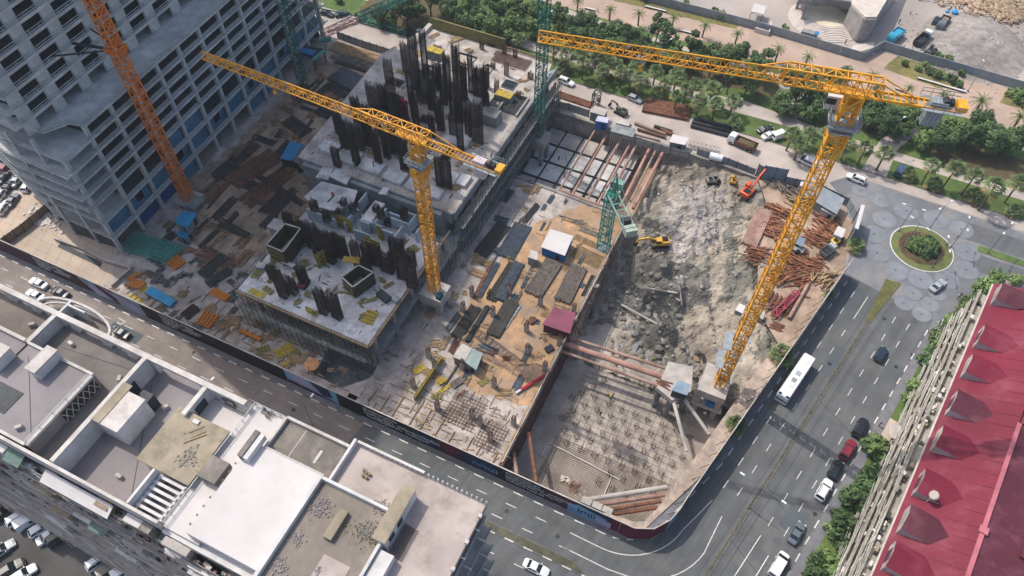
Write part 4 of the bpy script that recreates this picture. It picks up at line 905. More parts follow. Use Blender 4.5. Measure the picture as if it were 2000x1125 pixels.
for h in HB:
    for i in range(4): a, b = h[i], h[(i + 1) % 4]; m.quad((*b, ZB - .4), (*a, ZB - .4), (*a, ZB), (*b, ZB))
    mm_ = MB(); mm_.wall(h + [h[0]], .12, ZB + .003, ZB + .3); mm_.build('opening_kerb', FR, cb)
m.build('top_slab', mat('weathered slab', 'c0b7ae', '9c948c', .28, bump=.15, big=.2, dirt=('6f675f', .3, .7)), cb)
part('deck_wall', M['concd'], cb, (-97, -57, 93.2, 93.49, 8.4, ZB - .1)); part('deck_wall', FR, cb, (-57.0, -56.6, 93.6, 150, 4.6, 7)); part('deck_wall', FR, cb, (-57.0, -56.6, 93.6, 150, 9.6, ZB - .05))
for r in PAN:
    part('slab_panel', M['slab'], cb, (*r, ZB + .004, ZB + .9)); 
m = MB()
for k in range(70): m.bar((-57.3, 93.8 + k * .8, ZB), (-57.3, 93.8 + k * .8 + random.uniform(-.1, .1), ZB + random.uniform(.5, 1)), .045)
for k in range(40): m.bar((-96.5 + k, 93.8, ZB), (-96.5 + k, 93.8, ZB + random.uniform(.4, .9)), .045)
m.build('starter_bar', M['rebar'], cb, kind='stuff')
part('opening_shade', M['dsteel'], cb, (-62.8, -58.2, 128, 135, ZB + .004, ZB + .02))  # flat dark plate, painted shade in place of a real hole
for r in ((-63.2, -62.8, 127.8, 135.2), (-58.2, -57.8, 127.8, 135.2), (-62.79, -58.21, 135.0, 135.3)): part('kerb_wall', M['concl'], cb, (*r, ZB + .004, ZB + .6))
part('edge_form', OC, cb, (-93.5, -72, 150.6, 150.95, ZB + .003, ZB + 3.2)); part('edge_form', M['concl'], cb, (-95, -93.8, 140, 151, ZB + .003, ZB + 1.0)); part('guard_board', M['wood'], cb, (-72, -58.6, 150.7, 150.9, ZB + .8, ZB + 1.05)); part('guard_board', M['wood'], cb, (-72, -58.6, 150.7, 150.9, ZB + .2, ZB + .45))
for nm, (x, y), s, mt, lb in (('formwork_box', (845, 112), (2.2, 2.4, 2.6), YL_, 'yellow sided formwork box, left of two at the far slab'), ('formwork_box', (858, 116), (2.2, 2.4, 2.6), YL_, 'yellow sided formwork box, right of two at the far slab'), ('formwork_box', (985, 195), (4.4, 2.6, 1.9), YL_, 'yellow topped formwork box near the green mast'), ('formwork_panel_box', (958, 238), (4.6, 3.2, 3), FR, 'grey green formwork box on the slab by its right edge')):
    p = P(x, y, ZB); m = MB(); o = E(nm, (p.x, p.y, ZB), lb, 'formwork box')
    m.box((p.x, p.y, ZB + .01), (s[0], s[1], s[2] - .3)); m.build('form_side', M['concd'] if nm[9:10] == 'b' else mt, o)
    m = MB(); m.box((p.x, p.y, ZB + s[2] - .28), (s[0] * .96, s[1] * .96, .28)); m.build('form_top', mt, o)
# ---------------------------------------------------------------- walls between the two slabs
Wl = mat('pale fresh wall concrete', 'aebbbf', '8c989c', .35, bump=.1, big=.15)
wc = E('concrete_wall_core', (-72, 86, ZA), 'maze of pale freshly stripped concrete walls between the two slabs', 'wall core')
def wallpx(a, b, h, th=.35, zt=ZA + 3.2):
    a, b = P(*a, zt), P(*b, zt); m = MB()
    if abs(a.x - b.x) > abs(a.y - b.y): b.y = a.y
    else: b.x = a.x
    m.wall([(a.x, a.y), (b.x, b.y)], th, zt - h + .004, zt); m.build('wall', Wl, wc)
for a, b, h in (((598, 407), (654, 430), 3.2), ((658, 394), (703, 410), 3.2), ((703, 430), (722, 437), 3.2), ((730, 437), (752, 405), 3.2), ((722, 433), (748, 440), 3.2), ((763, 424), (796, 440), 3.2), ((796, 440), (808, 420), 3.2), ((745, 447), (765, 458), 3.2), ((760, 414), (795, 407), 3.2), ((790, 412), (810, 425), 3.2), ((770, 462), (785, 440), 3.2), ((640, 395), (650, 378), 3.2), ((700, 395), (715, 376), 3.2), ((672, 436), (690, 412), 3.2), ((812, 455), (822, 440), 3.2), ((690, 447), (722, 460), 3.2)): wallpx(a, b, h)
def panelpx(l, z, th, mt, nm='floor_panel', par=None):
    m = MB(); m.prism(pz(l, z), z - th, z); return m.build(nm, mt, par or wc)
panelpx([(594, 384), (628, 354), (698, 372), (690, 396), (655, 412), (612, 402)], ZA + 3.2, .35, M['slab']); panelpx([(704, 428), (733, 391), (752, 398), (724, 434)], ZA + 3.25, .3, M['slab'])
panelpx([(616, 346), (630, 326), (650, 330), (640, 350)], ZA + 3.2, .35, M['slab']); panelpx([(643, 344), (656, 328), (688, 340), (676, 360)], ZA + 3.22, .35, M['slab']); panelpx([(739, 378), (748, 366), (760, 366), (755, 380)], ZA + 4.2, .3, M['slab'])
FPd = mat('dark olive plywood', '55503f', '403c32', 1)
def form(l, h, zt, mt, nm, label):
    pts = pz(l, zt); c = V((sum(p[0] for p in pts) / len(pts), sum(p[1] for p in pts) / len(pts))); o = E(nm, (c.x, c.y, zt - h), label, 'formwork')
    for i in range(len(pts)):
        a, b = V(pts[i]), V(pts[(i + 1) % len(pts)]); m = MB(); d = (b - a).normalized(); m.wall([a + d * .03, b - d * .15], .22, zt - h + .004, zt); pnl = m.build('form_panel', FPd if mt is OC else mt, o)
        m = MB(); L = (b - a).length; nn = V((d.y, -d.x))
        sgn = 1 if (c - a).dot(nn) < 0 else -1
        for k in range(int(L / .8)):
            p = a + d * (k * .8 + .4) + nn * sgn * .16; m.bar((p.x, p.y, zt - h + .1), (p.x, p.y, zt - .1), .12)
        for zz in (.25, .55, .85):
            p, q = a + nn * sgn * .26, b + nn * sgn * .26; m.bar((p.x, p.y, zt - h * zz), (q.x, q.y, zt - h * zz), .1)
        m.build('form_rib', (OC if i == 3 else FPd) if mt is OC else mt, pnl, kind='stuff'); MB().wall([a + d * .04, b - d * .16], .3, zt + .003, zt + .09).build('form_rim', M['concl'], pnl)
    return o
form([(520, 478), (556, 437), (587, 446), (553, 492)], 4.6, ZA + 4.6, OC, 'lift_core_formwork', 'large open topped olive formwork box with a dark inside, left on the front slab')
form([(667, 541), (700, 518), (729, 532), (689, 561)], 3.6, ZA + 3.6, OC, 'lift_core_formwork', 'open topped formwork box near the middle of the front slab with yellow edges')
for (a, b, h, lb) in (((654, 417), (685, 431), 4, 'yellow ribbed formwork panel leaning on the pale walls, the wide one'), ((712, 462), (741, 474), 3.4, 'yellow ribbed formwork panel below the pale walls, beside the dark cages'), ((736, 440), (744, 446), 4, 'narrow yellow formwork panel standing between two pale walls'), ((614, 498), (634, 484), 4.2, 'olive formwork panel standing tilted by the large formwork box'), ((597, 598), (612, 606), 1.6, 'small yellow slatted panel leaning near the slab front edge')):
    zt = ZA + h; a_, b_ = P(*a, zt), P(*b, zt); o = E('wall_formwork', (*((a_ + b_) / 2).to_2d(), ZA), lb, 'formwork panel'); d = (b_ - a_).normalized(); nn = V((d.y, -d.x, 0)); L = (b_ - a_).length
    m = MB(); m.wall([a_.to_2d(), b_.to_2d()], .12, ZA + .004, zt); m.build('form_panel', OC, o); m = MB()
    for k in range(int(L / .5) + 1): p = a_ + d * min(L, k * .5) + nn * .14; m.bar((p.x, p.y, ZA + .05), (p.x, p.y, zt), .14)
    for zz in (.2, .5, .8): p, q = a_ + nn * .26, b_ + nn * .26; m.bar((p.x, p.y, ZA + h * zz), (q.x, q.y, ZA + h * zz), .12)
    m.build('form_rib', YL_, o, kind='stuff')
# ---------------------------------------------------------------- rebar cages
def cage(w, d, h, step=.18):
    m = MB(); rn = random.Random(int(w * 10 + h * 3))
    nx, ny = max(3, int(w / step)), max(2, int(d / step))
    for i in range(nx):
        for y in (-d / 2, d / 2): m.bar(((i / (nx - 1) - .5) * w, y, 0), ((i / (nx - 1) - .5) * w + rn.uniform(-.04, .04), y, h + rn.uniform(-1.1, .4) * min(1, h / 4)), .075)
    for j in range(1, ny - 1):
        for x in (-w / 2, w / 2): m.bar((x, (j / (ny - 1) - .5) * d, 0), (x, (j / (ny - 1) - .5) * d, h + rn.uniform(-.5, .4)), .075)
    z = .2
    while z < h * .9:
        for y in (-d / 2, d / 2): m.bar((-w / 2, y, z), (w / 2, y, z), .06)
        for x in (-w / 2, w / 2): m.bar((x, -d / 2, z), (x, d / 2, z), .06)
        z += .34
    return m
CG = {}
def put_cage(i, b, t, wpx, zb, label, group, dep=.7, m_=None, rz=0):
    """cage from base pixel b to top pixel t, width in pixels"""
    p = P(*b, zb); best = min(((abs(hpx(p, z)[1] - t[1]), z) for z in [zb + .25 * k for k in range(2, 90)]))[1]; h = best - zb
    wm = max(.6, wpx * .118); key = (round(wm * 3) / 3, round(dep, 1), round(h), (m_ or M['rebar']).name)
    if key not in CG:
        o = cage(*key[:3]).build('rebar_cage', m_ or M['rebar']); CG[key] = o
    else:
        o = CG[key].copy(); COL.objects.link(o)
    o.location = p; o.rotation_euler = (0, 0, radians(rz)); return tag(o, label, 'rebar cage', group)
def hpx(p, z):
    v = V((p.x, p.y, z)) - CAMP; d = v.dot(FW); return (CXP + FPX * v.dot(RT) / d, CYP - FPX * v.dot(UP) / d)
cages_b = [((795, 142), (787, 80), 14), ((815, 176), (811, 53), 14), ((833, 158), (830, 58), 10), ((770, 218), (759, 115), 14), ((735, 228), (728, 158), 22), ((752, 216), (747, 165), 14), ((811, 232), (804, 180), 12), ((857, 240), (853, 190), 10), ((877, 195), (873, 107), 12), ((897, 240), (889, 70), 11), ((907, 200), (899, 120), 12), ((920, 186), (917, 108), 8), ((939, 196), (940, 131), 26), ((930, 277), (929, 200), 26), ((868, 204), (861, 126), 12), ((826, 200), (822, 130), 20), ((844, 214), (838, 150), 12), ((915, 262), (910, 205), 10), ((886, 268), (882, 220), 12), ((683, 297), (668, 232), 26), ((705, 292), (692, 236), 15), ((722, 285), (712, 225), 14), ((741, 322), (734, 258), 12), ((757, 308), (748, 250), 12), ((772, 300), (764, 240), 12), ((792, 332), (781, 262), 14), ((868, 366), (862, 306), 27), ((845, 268), (840, 222), 10), ((775, 268), (768, 205), 12), ((700, 240), (690, 190), 14), ((855, 175), (850, 118), 14), ((950, 170), (947, 122), 10), ((665, 262), (655, 215), 14), ((718, 255), (708, 200), 13), ((780, 240), (772, 180), 10), ((800, 285), (793, 225), 12), ((815, 255), (809, 205), 9), ((838, 300), (832, 250), 11), ((862, 255), (857, 205), 12), ((885, 225), (880, 165), 10), ((905, 235), (901, 175), 11), ((805, 205), (799, 140), 10), ((845, 190), (840, 128), 10), ((900, 295), (896, 245), 10), ((660, 325), (650, 285), 12), ((820, 345), (812, 290), 12), ((950, 225), (946, 180), 10), ((742, 265), (735, 205), 11), ((698, 322), (690, 278), 11)]
for i, (b, t, w_) in enumerate(sorted(cages_b)): put_cage(i, b, t, w_ * 1.2, ZB, '%s tall dark rebar cage from the left on the rear slab' % ordinal(i), 'tall rebar cages on the rear slab', .75 if w_ < 20 else .6, rz=(i % 3 - 1) * 4)
cages_s = [((941, 96), (941, 76), 9), ((985, 106), (985, 88), 9), ((1006, 113), (1006, 95), 8), ((963, 134), (963, 121), 8), ((989, 147), (990, 124), 9), ((970, 181), (971, 156), 8), ((1012, 190), (1013, 175), 9), ((1036, 154), (1036, 141), 12), ((855, 101), (855, 88), 20), ((960, 90), (960, 82), 16)]
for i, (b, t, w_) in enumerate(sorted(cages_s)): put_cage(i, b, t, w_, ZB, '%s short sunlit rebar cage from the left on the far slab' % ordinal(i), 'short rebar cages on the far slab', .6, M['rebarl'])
cages_a = [((556, 579), (547, 525), 13), ((572, 571), (574, 540), 16), ((634, 611), (626, 563), 13), ((660, 620), (651, 571), 14), ((652, 495), (639, 452), 16), ((616, 484), (609, 436), 20), ((700, 518), (696, 472), 9), ((738, 517), (733, 480), 14), ((788, 543), (783, 500), 14), ((566, 440), (562, 418), 13), ((586, 450), (584, 430), 9), ((720, 512), (716, 478), 12), ((600, 470), (596, 440), 14), ((770, 520), (764, 488), 10), ((628, 510), (622, 484), 14), ((805, 520), (802, 490), 12), ((660, 420), (659, 408), 6), ((672, 400), (671, 386), 7), ((690, 415), (688, 398), 7), ((735, 412), (733, 398), 8), ((745, 425), (743, 405), 7), ((790, 425), (788, 405), 9), ((615, 410), (612, 392), 9), ((760, 440), (758, 425), 10), ((640, 432), (638, 415), 9), ((642, 508), (630, 452), 26), ((670, 503), (662, 462), 20), ((758, 530), (753, 492), 20), ((778, 502), (773, 464), 22), ((806, 560), (803, 520), 14), ((596, 555), (590, 520), 12), ((720, 535), (717, 502), 10), ((535, 545), (530, 520), 9)]
for i, (b, t, w_) in enumerate(sorted(cages_a)): put_cage(i, b, t, w_ * 1.15, ZA + (3.2 if t[1] < 416 else 0), '%s dark rebar cage from the left on the front slab' % ordinal(i), 'dark rebar cages on the front slab', 1.2, rz=(i % 3 - 1) * 5)
for i in range(0)  : pass
# red shutter stack among the cages, concrete skip, small things on the slabs
p = P(790, 232, ZB); o = E('red_column_form', (p.x, p.y, ZB), 'tall dark red column form standing among the rebar cages', 'column form'); m = MB()
for k in range(3): m.box((p.x - .8 + k * .8, p.y, ZB + .01), (.62, .8, 6 - k * .2))
m.build('form_panel', mat('dark red shutter', '8e2a3a', '6f2130', 1), o, kind='stuff')
p = P(757, 585, ZA); o = E('concrete_skip', (p.x, p.y, ZA), 'dark grey concrete skip with a lid lying near the slab edge', 'skip'); m = MB(); m.box((p.x - .8, p.y, ZA + .02), (2.8, 1.5, 1.0), -.3, b=-.1); m.build('skip_body', M['dsteel'], o); m = MB(); m.box((p.x + 1.6, p.y + .6, ZA + .02), (1.6, 1.4, .7), -.3); m.build('skip_lid', M['steel'], o)
for a in ((503, 573, 3.6, 1.3, 9, 0, YL_, 'yellow formwork beams laid flat near the left end of the front slab', ZA, 1), (524, 568, 2.6, 1.2, 7, -12, OC, 'olive ladder like formwork beams left on the front slab', ZA, 2), (722, 620, 3.2, 2.6, 9, 95, YL_, 'yellow orange beam stack near the right corner of the front slab', ZA, 2), (686, 508, 3.4, 1.6, 6, 20, YL_, 'yellow beams heaped on top of the middle formwork box', ZA + 3.7, 2)):
    stack(a[0], a[1], a[2], a[3], a[4], a[5], a[6], a[7], z=a[8], layers=a[9])
p = P(545, 440, ZA); o = E('white_hut', (p.x, p.y, ZA - 5), 'white roofed hut behind the large formwork box', 'hut'); m = MB(); m.box((p.x, p.y, ZA - 5), (4, 2.4, 4.7)); m.build('wall', M['concd'], o); m = MB(); m.box((p.x, p.y, ZA - .28), (4.4, 2.8, .25)); m.build('roof', M['concl'], o)
p = P(512, 524, ZA); o = E('blue_tarp_box', (p.x, p.y, ZA), 'small pale blue box on the left end of the front slab', 'box'); m = MB(); m.box((p.x, p.y, ZA + .01), (1.8, 1.3, 1.0), .3); m.build('box_body', mat('pale blue sheet', '7f9bb0', '67849a', 1), o); m = MB(); m.box((p.x, p.y, ZA + 1.02), (1.9, 1.4, .08), .3); m.build('box_lid', M['concl'], o)
p = P(565, 520, ZA); o = E('site_table', (p.x, p.y, ZA), 'white sheet on trestles behind the pink mini crane', 'table'); m = MB(); m.box((p.x, p.y, ZA + .9), (3, .9, .08)); m.build('table_top', R3, o); m = MB(); [m.box((p.x + a, p.y, ZA + .004), (.1, .6, .89)) for a in (-1.2, 1.2)]; m.build('trestle', M['dsteel'], o)
# ---------------------------------------------------------------- tower cranes
YC = mat('crane yellow', 'e3a32a', 'c98a22', .8, rough=.5, spec=.4, obj=True, big=.1); OCr = mat('crane orange', 'ef8a30', 'd4742a', .8, rough=.5, obj=True, big=.1); GC = mat('crane green', '2c7a68', '23645a', .8, rough=.5, obj=True, big=.1); GCl = mat('pale crane green', '8fb5a4', '6f9a8b', .8, rough=.5, obj=True)
PK = mat('pink pale counterweight', 'd5c6c8', 'bfb0b3', .6, obj=True); GYp = mat('platform grey', '9aa3a6', '7d878b', 1, rough=.5, obj=True)
MS = {}
def mast(root, z0, z1, w, mt, sec=3.0, r=.1, rb=.06):
    n = max(1, round((z1 - z0) / sec)); s = (z1 - z0) / n; key = (round(s, 2), w, mt.name)
    for i in range(n):
        if key not in MS:
            m = MB(); lattice(m, (0, 0, 0), (0, 0, s), w, 2, r, rb); m.rect(-.06, .06, w / 2 - .2, w / 2 - .1, 0, s)
            for k in range(int(s / .5)): m.bar((-.2, w / 2 - .15, k * .5 + .2), (.2, w / 2 - .15, k * .5 + .2), .05)
            ob = m.build('mast_section', mt); MS[key] = ob.data
        else: ob = bpy.data.objects.new('mast_section', MS[key]); COL.objects.link(ob)
        ob.parent = root; ob.location = (0, 0, z0 + i * s)
def hammerhead(root, zj, L, Lc, mt, cwm, w=1.8, jz=0):
    """jib along +x, counter jib along -x, everything local to the mast axis"""
    m = MB(); m.rect(-1.5, 1.5, -1.5, 1.5, zj - 5.6, zj - 5.4); m.build('access_platform', GYp, root)
    m = MB(); rails(m, [(-1.45, -1.45), (1.45, -1.45), (1.45, 1.45), (-1.45, 1.45), (-1.45, -1.45)], zj - 5.4, 2, .04, .5, 1); m.build('platform_railing', M['steel'], root)
    m = MB(); lattice(m, (0, 0, zj - 8.2), (0, 0, zj - 5.62), w + .5, 2, .13, .09); m.build('climbing_collar', mt, root)
    m = MB(); m.tube((0, 0, zj - 5.38), (0, 0, zj - 4.6), 1.15, 14); m.build('slewing_ring', mt, root)
    m = MB(); m.rect(-1.9, 1.9, -1.9, 1.9, zj - 4.59, zj - 4.4); m.build('slewing_platform', GYp, root)
    m = MB(); rails(m, [(-1.85, -1.85), (1.85, -1.85), (1.85, 1.85), (-1.85, 1.85), (-1.85, -1.85)], zj - 4.4, 2, .04, .5, 1); m.build('platform_railing', M['steel'], root)
    c = MB(); c.rect(.6, 2.6, -2.9, -1.5, zj - 4.2, zj - 2.2); cab = c.build('cab', R3, root); c = MB(); c.rect(1.4, 2.62, -2.92, -1.48, zj - 3.4, zj - 2.5); c.rect(2.45, 2.63, -2.8, -1.6, zj - 4, zj - 3.41); c.build('cab_window', Gls, cab)
    m = MB(); lattice(m, (0, 0, zj - 4.39), (0, 0, zj - .1), w, 2, .15, .1); m.rect(-.9, .9, -.9, -.8, zj - 2.6, zj - .6); m.build('tower_head', mt, root)
    # jib, five metre sections
    n = round((L - 9) / 4.5); s = (L - 9) / n
    for i in range(n):
        m = MB(); h = 1.25 + .35 * (1 - i / n); lattice(m, (9 + i * s, 0, zj + h / 2), (9 + i * s + s, 0, zj + h / 2), 1.25, 4, .075, .045, True, h); m.build('jib_section', mt, root)
    m = MB(); lattice(m, (-2.5, 0, zj + 1.1), (9, 0, zj + 1.1), 1.5, 8, .1, .055, False, 2.2); m.rect(-2, 4, -.75, .75, zj - .02, zj + .1); m.build('jib_root', mt, root)
    m = MB(); m.bar((9, -.7, zj + 2.15), (12, 0, zj + 1.6), .16); m.bar((9, .7, zj + 2.15), (12, 0, zj + 1.6), .16); m.build('jib_strut', mt, root)
    m = MB()
    for y in (-.8, .8): m.bar((-2.5, y, zj + .1), (-Lc, y, zj + .1), .22, .34)
    k = -3.0
    while k > -Lc + .5: m.bar((k, -.8, zj + .15), (k, .8, zj + .15), .12); k -= .7
    m.build('counter_jib', mt, root)
    m = MB()
    for y in (-.75, .75): m.bar((-2.5, y, zj + 2.1), (-Lc * .55, y * .9, zj + .3), .14)
    m.build('tie_bar', mt, root)
    m = MB()
    for y in (-1.35, 1.35): m.bar((-Lc * .62, y, zj + .2), (-Lc, y, zj + .2), .5, .06)
    m.build('walkway', GYp, root); m = MB()
    for y in (-1.6, 1.6): rails(m, [(-Lc * .62, y), (-Lc, y)], zj + .24, 2, .035, .5, 1.2)
    m.build('walkway_railing', M['steel'], root)
    for k in range(4): m = MB(); x = -Lc * .72 - k * .5; m.rect(x - .23, x + .23, -.66, .66, zj - 2.6, zj + .9); m.build('counterweight', cwm, root)
    m = MB(); x = -Lc + 1.9; m.tube((x, -.5, zj + .75), (x, .5, zj + .75), .48, 12); m.rect(x - .9, x - .5, -.5, .5, zj + .3, zj + 1.1); m.build('winch', M['dsteel'], root)
    m = MB(); m.rect(-Lc - .5, -Lc + .6, -.9, .9, zj + .29, zj + .95); m.build('end_box', YC, root)
    m = MB(); x = L * .66; m.rect(x - .6, x + .6, -.7, .7, zj - .5, zj - .12); tr = m.build('trolley', M['steel'], root); m = MB(); m.rect(x - .25, x + .25, -.2, .2, zj - 2.2, zj - 1.5); m.bar((x - .2, 0, zj - 1.5), (x - .2, 0, zj - .5), .05); m.bar((x + .2, 0, zj - 1.5), (x + .2, 0, zj - .5), .05); m.build('hook_block', mt, tr)
    for k in range(6): m = MB(); x = 11 + k * (L - 14) / 6; m.box((x, 0, zj + .9), (.5, .3, .25)); m.build('jib_lamp', M['steel'], root)
def crane(x, y, label, name='tower_crane'):
    o = E(name, (0, 0, 0), label, 'tower crane'); o.location = (x, y, 0); return o
k1 = crane(-53.4, 78.0, 'yellow hammerhead tower crane standing amid the frame with its jib over the dark cages')
mast(k1, 5.02, 38.4, 1.8, YC, 3); hammerhead(k1, 46.5, 45.5, 15.8, YC, PK); k1.rotation_euler = (0, 0, radians(177.2))
k2 = crane(7.2, 85.2, 'tall yellow hammerhead tower crane at the boulevard side of the pit')
mast(k2, .02, 63.8, 1.9, YC, 3.2); hammerhead(k2, 72.0, 40.2, 12.0, YC, GYp); k2.rotation_euler = (0, 0, radians(190.4))
m = MB(); m.rect(-.95, .95, -4.6, -1.0, 0.6, 1.8); m.build('climbing_frame', GYp, k2)
m = MB()
for z in (8, 14.5): m.rect(-2.4, 2.4, -2.6, -1.0, z, z + .12); m.rect(1, 2.6, -1, 1.6, z, z + .12)
m.build('access_platform', GYp, k2)
q0 = P(369, 390); k3 = crane(q0.x, q0.y, 'orange tower crane mast tied to the front of the unfinished tower')
mast(k3, .6, 92, 2.1, OCr, 3.2, .11, .07); 
for z in (41.5,):
    m = MB(); lattice(m, (0, 0, z), (0, 0, z + 1), 2.9, 1, .14, .1); m.build('tie_collar', OCr, k3)
    m = MB(); m.bar((-1.4, -1, z + .3), (-9.5, -7, z + .3), .25); m.bar((-1.4, 1, z + .3), (-9.5, 3, z + .3), .25); m.bar((-1.4, -.2, z + .1), (-9.5, -2, z + .1), .8, .1); m.build('tie_frame', M['dsteel'], k3)
m = MB(); m.rect(-2.6, 2.6, -2.6, 2.6, .03, .59); m.build('foundation', M['concl'], k3); m = MB(); m.rect(2, 4.6, -3, 1, .6, 1.6); m.build('ballast', M['concd'], k3)
q0 = P(1050, 282); k4 = crane(q0.x, q0.y, 'slender green tower crane mast at the end of the strutted deck')
k4.location.z = 0; mast(k4, 3.2, 62, 2.0, GC, 3.2, .09, .06)
m = MB(); m.rect(-2.6, 2.6, -2.4, 2.4, .5, 3.19); m.build('pedestal', mat('pale pedestal concrete', 'a39c93', '807a72', .6, obj=True), k4)
m = MB(); [m.rect(a - .5, a + .5, b - .5, b + .5, -5, .49) for a in (-1.8, 1.8) for b in (-1.8, 1.8)]; m.build('pedestal_leg', M['concd'], k4)
q0 = P(590, 155); k5 = crane(q0.x, q0.y, 'dark green tower crane mast close to the far end of the unfinished tower')
mast(k5, .05, 24, 1.9, GC, 3, .09, .06)
m = MB(); lattice(m, (0, 0, 25), (0, 0, 27), 2.2, 1, .12, .08); m.build('tower_head', GC, k5)
zj = 24.5; cst = k5.location
for nm, a, b, mt in (('counter_jib', (560, 60), (655, 55), GC), ): pass
a, b = P(632, 66, 22) - cst, P(800, -12, 22) - cst
m = MB(); 
c_ = a.lerp(b, .38); lattice(m, a, c_, 1.6, 5, .09, .06, False, 1.2); m.build('counter_jib', mat('faded pink crane paint', 'c99a94', 'b5857f', 1, obj=True), k5)
m = MB(); lattice(m, c_, b, 1.8, 8, .11, .07, False, 1.5); m.build('jib', GC, k5)
m = MB(); m.box((a.x, a.y, 20.2), (3, 1.6, .5), .5); m.build('end_frame', GC, k5)
m = MB(); m.bar((0, 0, 24), (a.x, a.y, 22), .2); m.bar((0, 0, 24), (c_.x, c_.y, 22.5), .2); m.build('tie_bar', GC, k5)
GC6 = mat('worn crane green', '4f9482', '3d7a6c', .8, rough=.5, obj=True)
# small green crane with its counter jib towards the pit
q0 = P(1178, 482); k6 = crane(q0.x, q0.y, 'short green tower crane half assembled on the pit edge with a slung counter jib')
mast(k6, .1, 17.0, 2.3, GC6, 2.8, .085, .05)
m = MB(); m.rect(-1.6, 1.6, -1.6, 1.6, 0.05, .09); m.build('base_frame', M['steel'], k6)
ap = V((.3, .2, 23.4)); m = MB()
for a, b in ((-1, -1), (1, -1), (1, 1), (-1, 1)): m.bar((a, b, 17), ap, .18)
for z in (18.5, 20, 21.5):
    t = (z - 17) / 6.4; c4 = [V((a, b, 17)).lerp(ap, t) for a, b in ((-1, -1), (1, -1), (1, 1), (-1, 1))]
    for i in range(4): m.bar(c4[i], c4[(i + 1) % 4], .1)
m.build('cat_head', GC, k6)
m = MB(); m.tube((0, 0, 16.9), (0, 0, 17.5), 1.3, 12); m.build('slewing_ring', GC, k6)
e = P(1234, 458, 17.2) - k6.location; d = V((e.x, e.y, 0)).normalized(); nn = V((-d.y, d.x, 0)); st0 = V((0, 0, 17.4)) - d * 1.5
m = MB()
for s in (-1, 1): m.bar(st0 + nn * s * 1.1, V((e.x, e.y, 17.4)) + nn * s * 1.1, .22, .4)
L = e.to_2d().length
for k in range(7): c_ = st0 + d * (1 + k * (L + 1) / 7); m.bar(c_ - nn * 1.1, c_ + nn * 1.1, .15)
m.build('counter_jib', GCl, k6)
m = MB(); a = V((e.x, e.y, 17.4)) - d * 4.2; m.bar(a + d * .2, a + d * 1.2, 1.9, 1.4); m.build('winch', M['dsteel'], k6)
for k in range(2): m = MB(); a = V((e.x, e.y, 17.2)) - d * (.5 + k * 1.0); m.bar(a - nn * 1.2, a + nn * 1.2, .8, 1.8); m.build('counterweight', mat('pale green counterweight', 'a9b5a5', '8d9a8b', 1, obj=True), k6)
m = MB()
for s in (-1, 1): m.bar(ap, V((e.x, e.y, 17.5)) + nn * s * 1.1 - d * 1.5, .07)
m.build('tie_bar', GCl, k6)
m = MB(); m.rect(-1.0, -.4 + 2, 1.2, 2.6, 17.6, 19.4); m.build('cab', GCl, k6)
# crane foundations
o = E('crane_pedestal', (-53.4, 78, 0), 'stepped pale concrete crane pedestal on legs beside the scaffolded slab', 'crane pedestal')
part('pedestal_block', M['concl'], o, (-56, -50.8, 75.6, 80.4, 2.2, 5)); [part('pedestal_leg', M['concl'], o, (a - .6, a + .6, b - .6, b + .6, .03, 2.19)) for a in (-55.2, -51.6) for b in (76.4, 79.6)]
part('blue_crate', mat('dark teal crate', '2c5560', '244751', 1), o, (-52, -50.9, 76, 77.4, 5.01, 6.2))
o = E('crane_pedestal', (6.4, 85, -9), 'high concrete crane pedestal with open storeys at the pit edge below the capping beam', 'crane pedestal')
part('pedestal_block', M['concl'], o, (3.6, 9.2, 82.2, 89.2, -2.2, 0)); part('floor_slab', M['concl'], o, (3.4, 9.6, 81.8, 89, -5.4, -5.0))
[part('pedestal_leg', M['concl'], o, (a - .55, a + .55, b - .55, b + .55, -9.4, -2.21)) for a in (4.4, 8.4) for b in (83, 88.2)]; part('blue_crate', BLr, o, (6.2, 8, 82.3, 83.4, -4.99, -3.6))
# ---------------------------------------------------------------- pit goods
gz = -9.2
rm = MB()
for k in range(34): v = 51 + k * .42; rm.bar((-19, v, gz + .1), (min(8, 1.5 + (v - 51) * .27), v, gz + .1), .06)
for k in range(60): u = -19 + k * .42; rm.bar((u, max(50.8, 51 + (u - 1) * 2.6), gz + .16), (u, 64 + random.uniform(-1.5, 3), gz + .16), .06)
for k in range(18): v = 65 + k * 1.3; rm.bar((-19.5, v, gz + .08), (5 + k * .1, v, gz + .08), .035)
for k in range(17): u = -19 + k * 1.4; rm.bar((u, 62, gz + .13), (u, 86, gz + .13), .035)
o = E('rebar_mat', (-9, 70, gz), 'dense rebar mat covering the pit floor', 'rebar mat'); rm.build('reinforcing_bar', mat('dusty rebar', '8a7a6c', '6b5d51', 1), o, kind='stuff')
sm = []
for t in range(3):
    m = MB(); rn = random.Random(t)
    for k in range(12): a = k * pi / 6; x, y = .38 * cos(a), .38 * sin(a); m.bar((x, y, 0), (x * rn.uniform(1, 2.4), y * rn.uniform(1, 2.4), rn.uniform(.9, 1.7)), .06)
    sm.append(m)
protos = [m.build('rebar_starter', M['rebarl']) for m in sm]; ks = 0
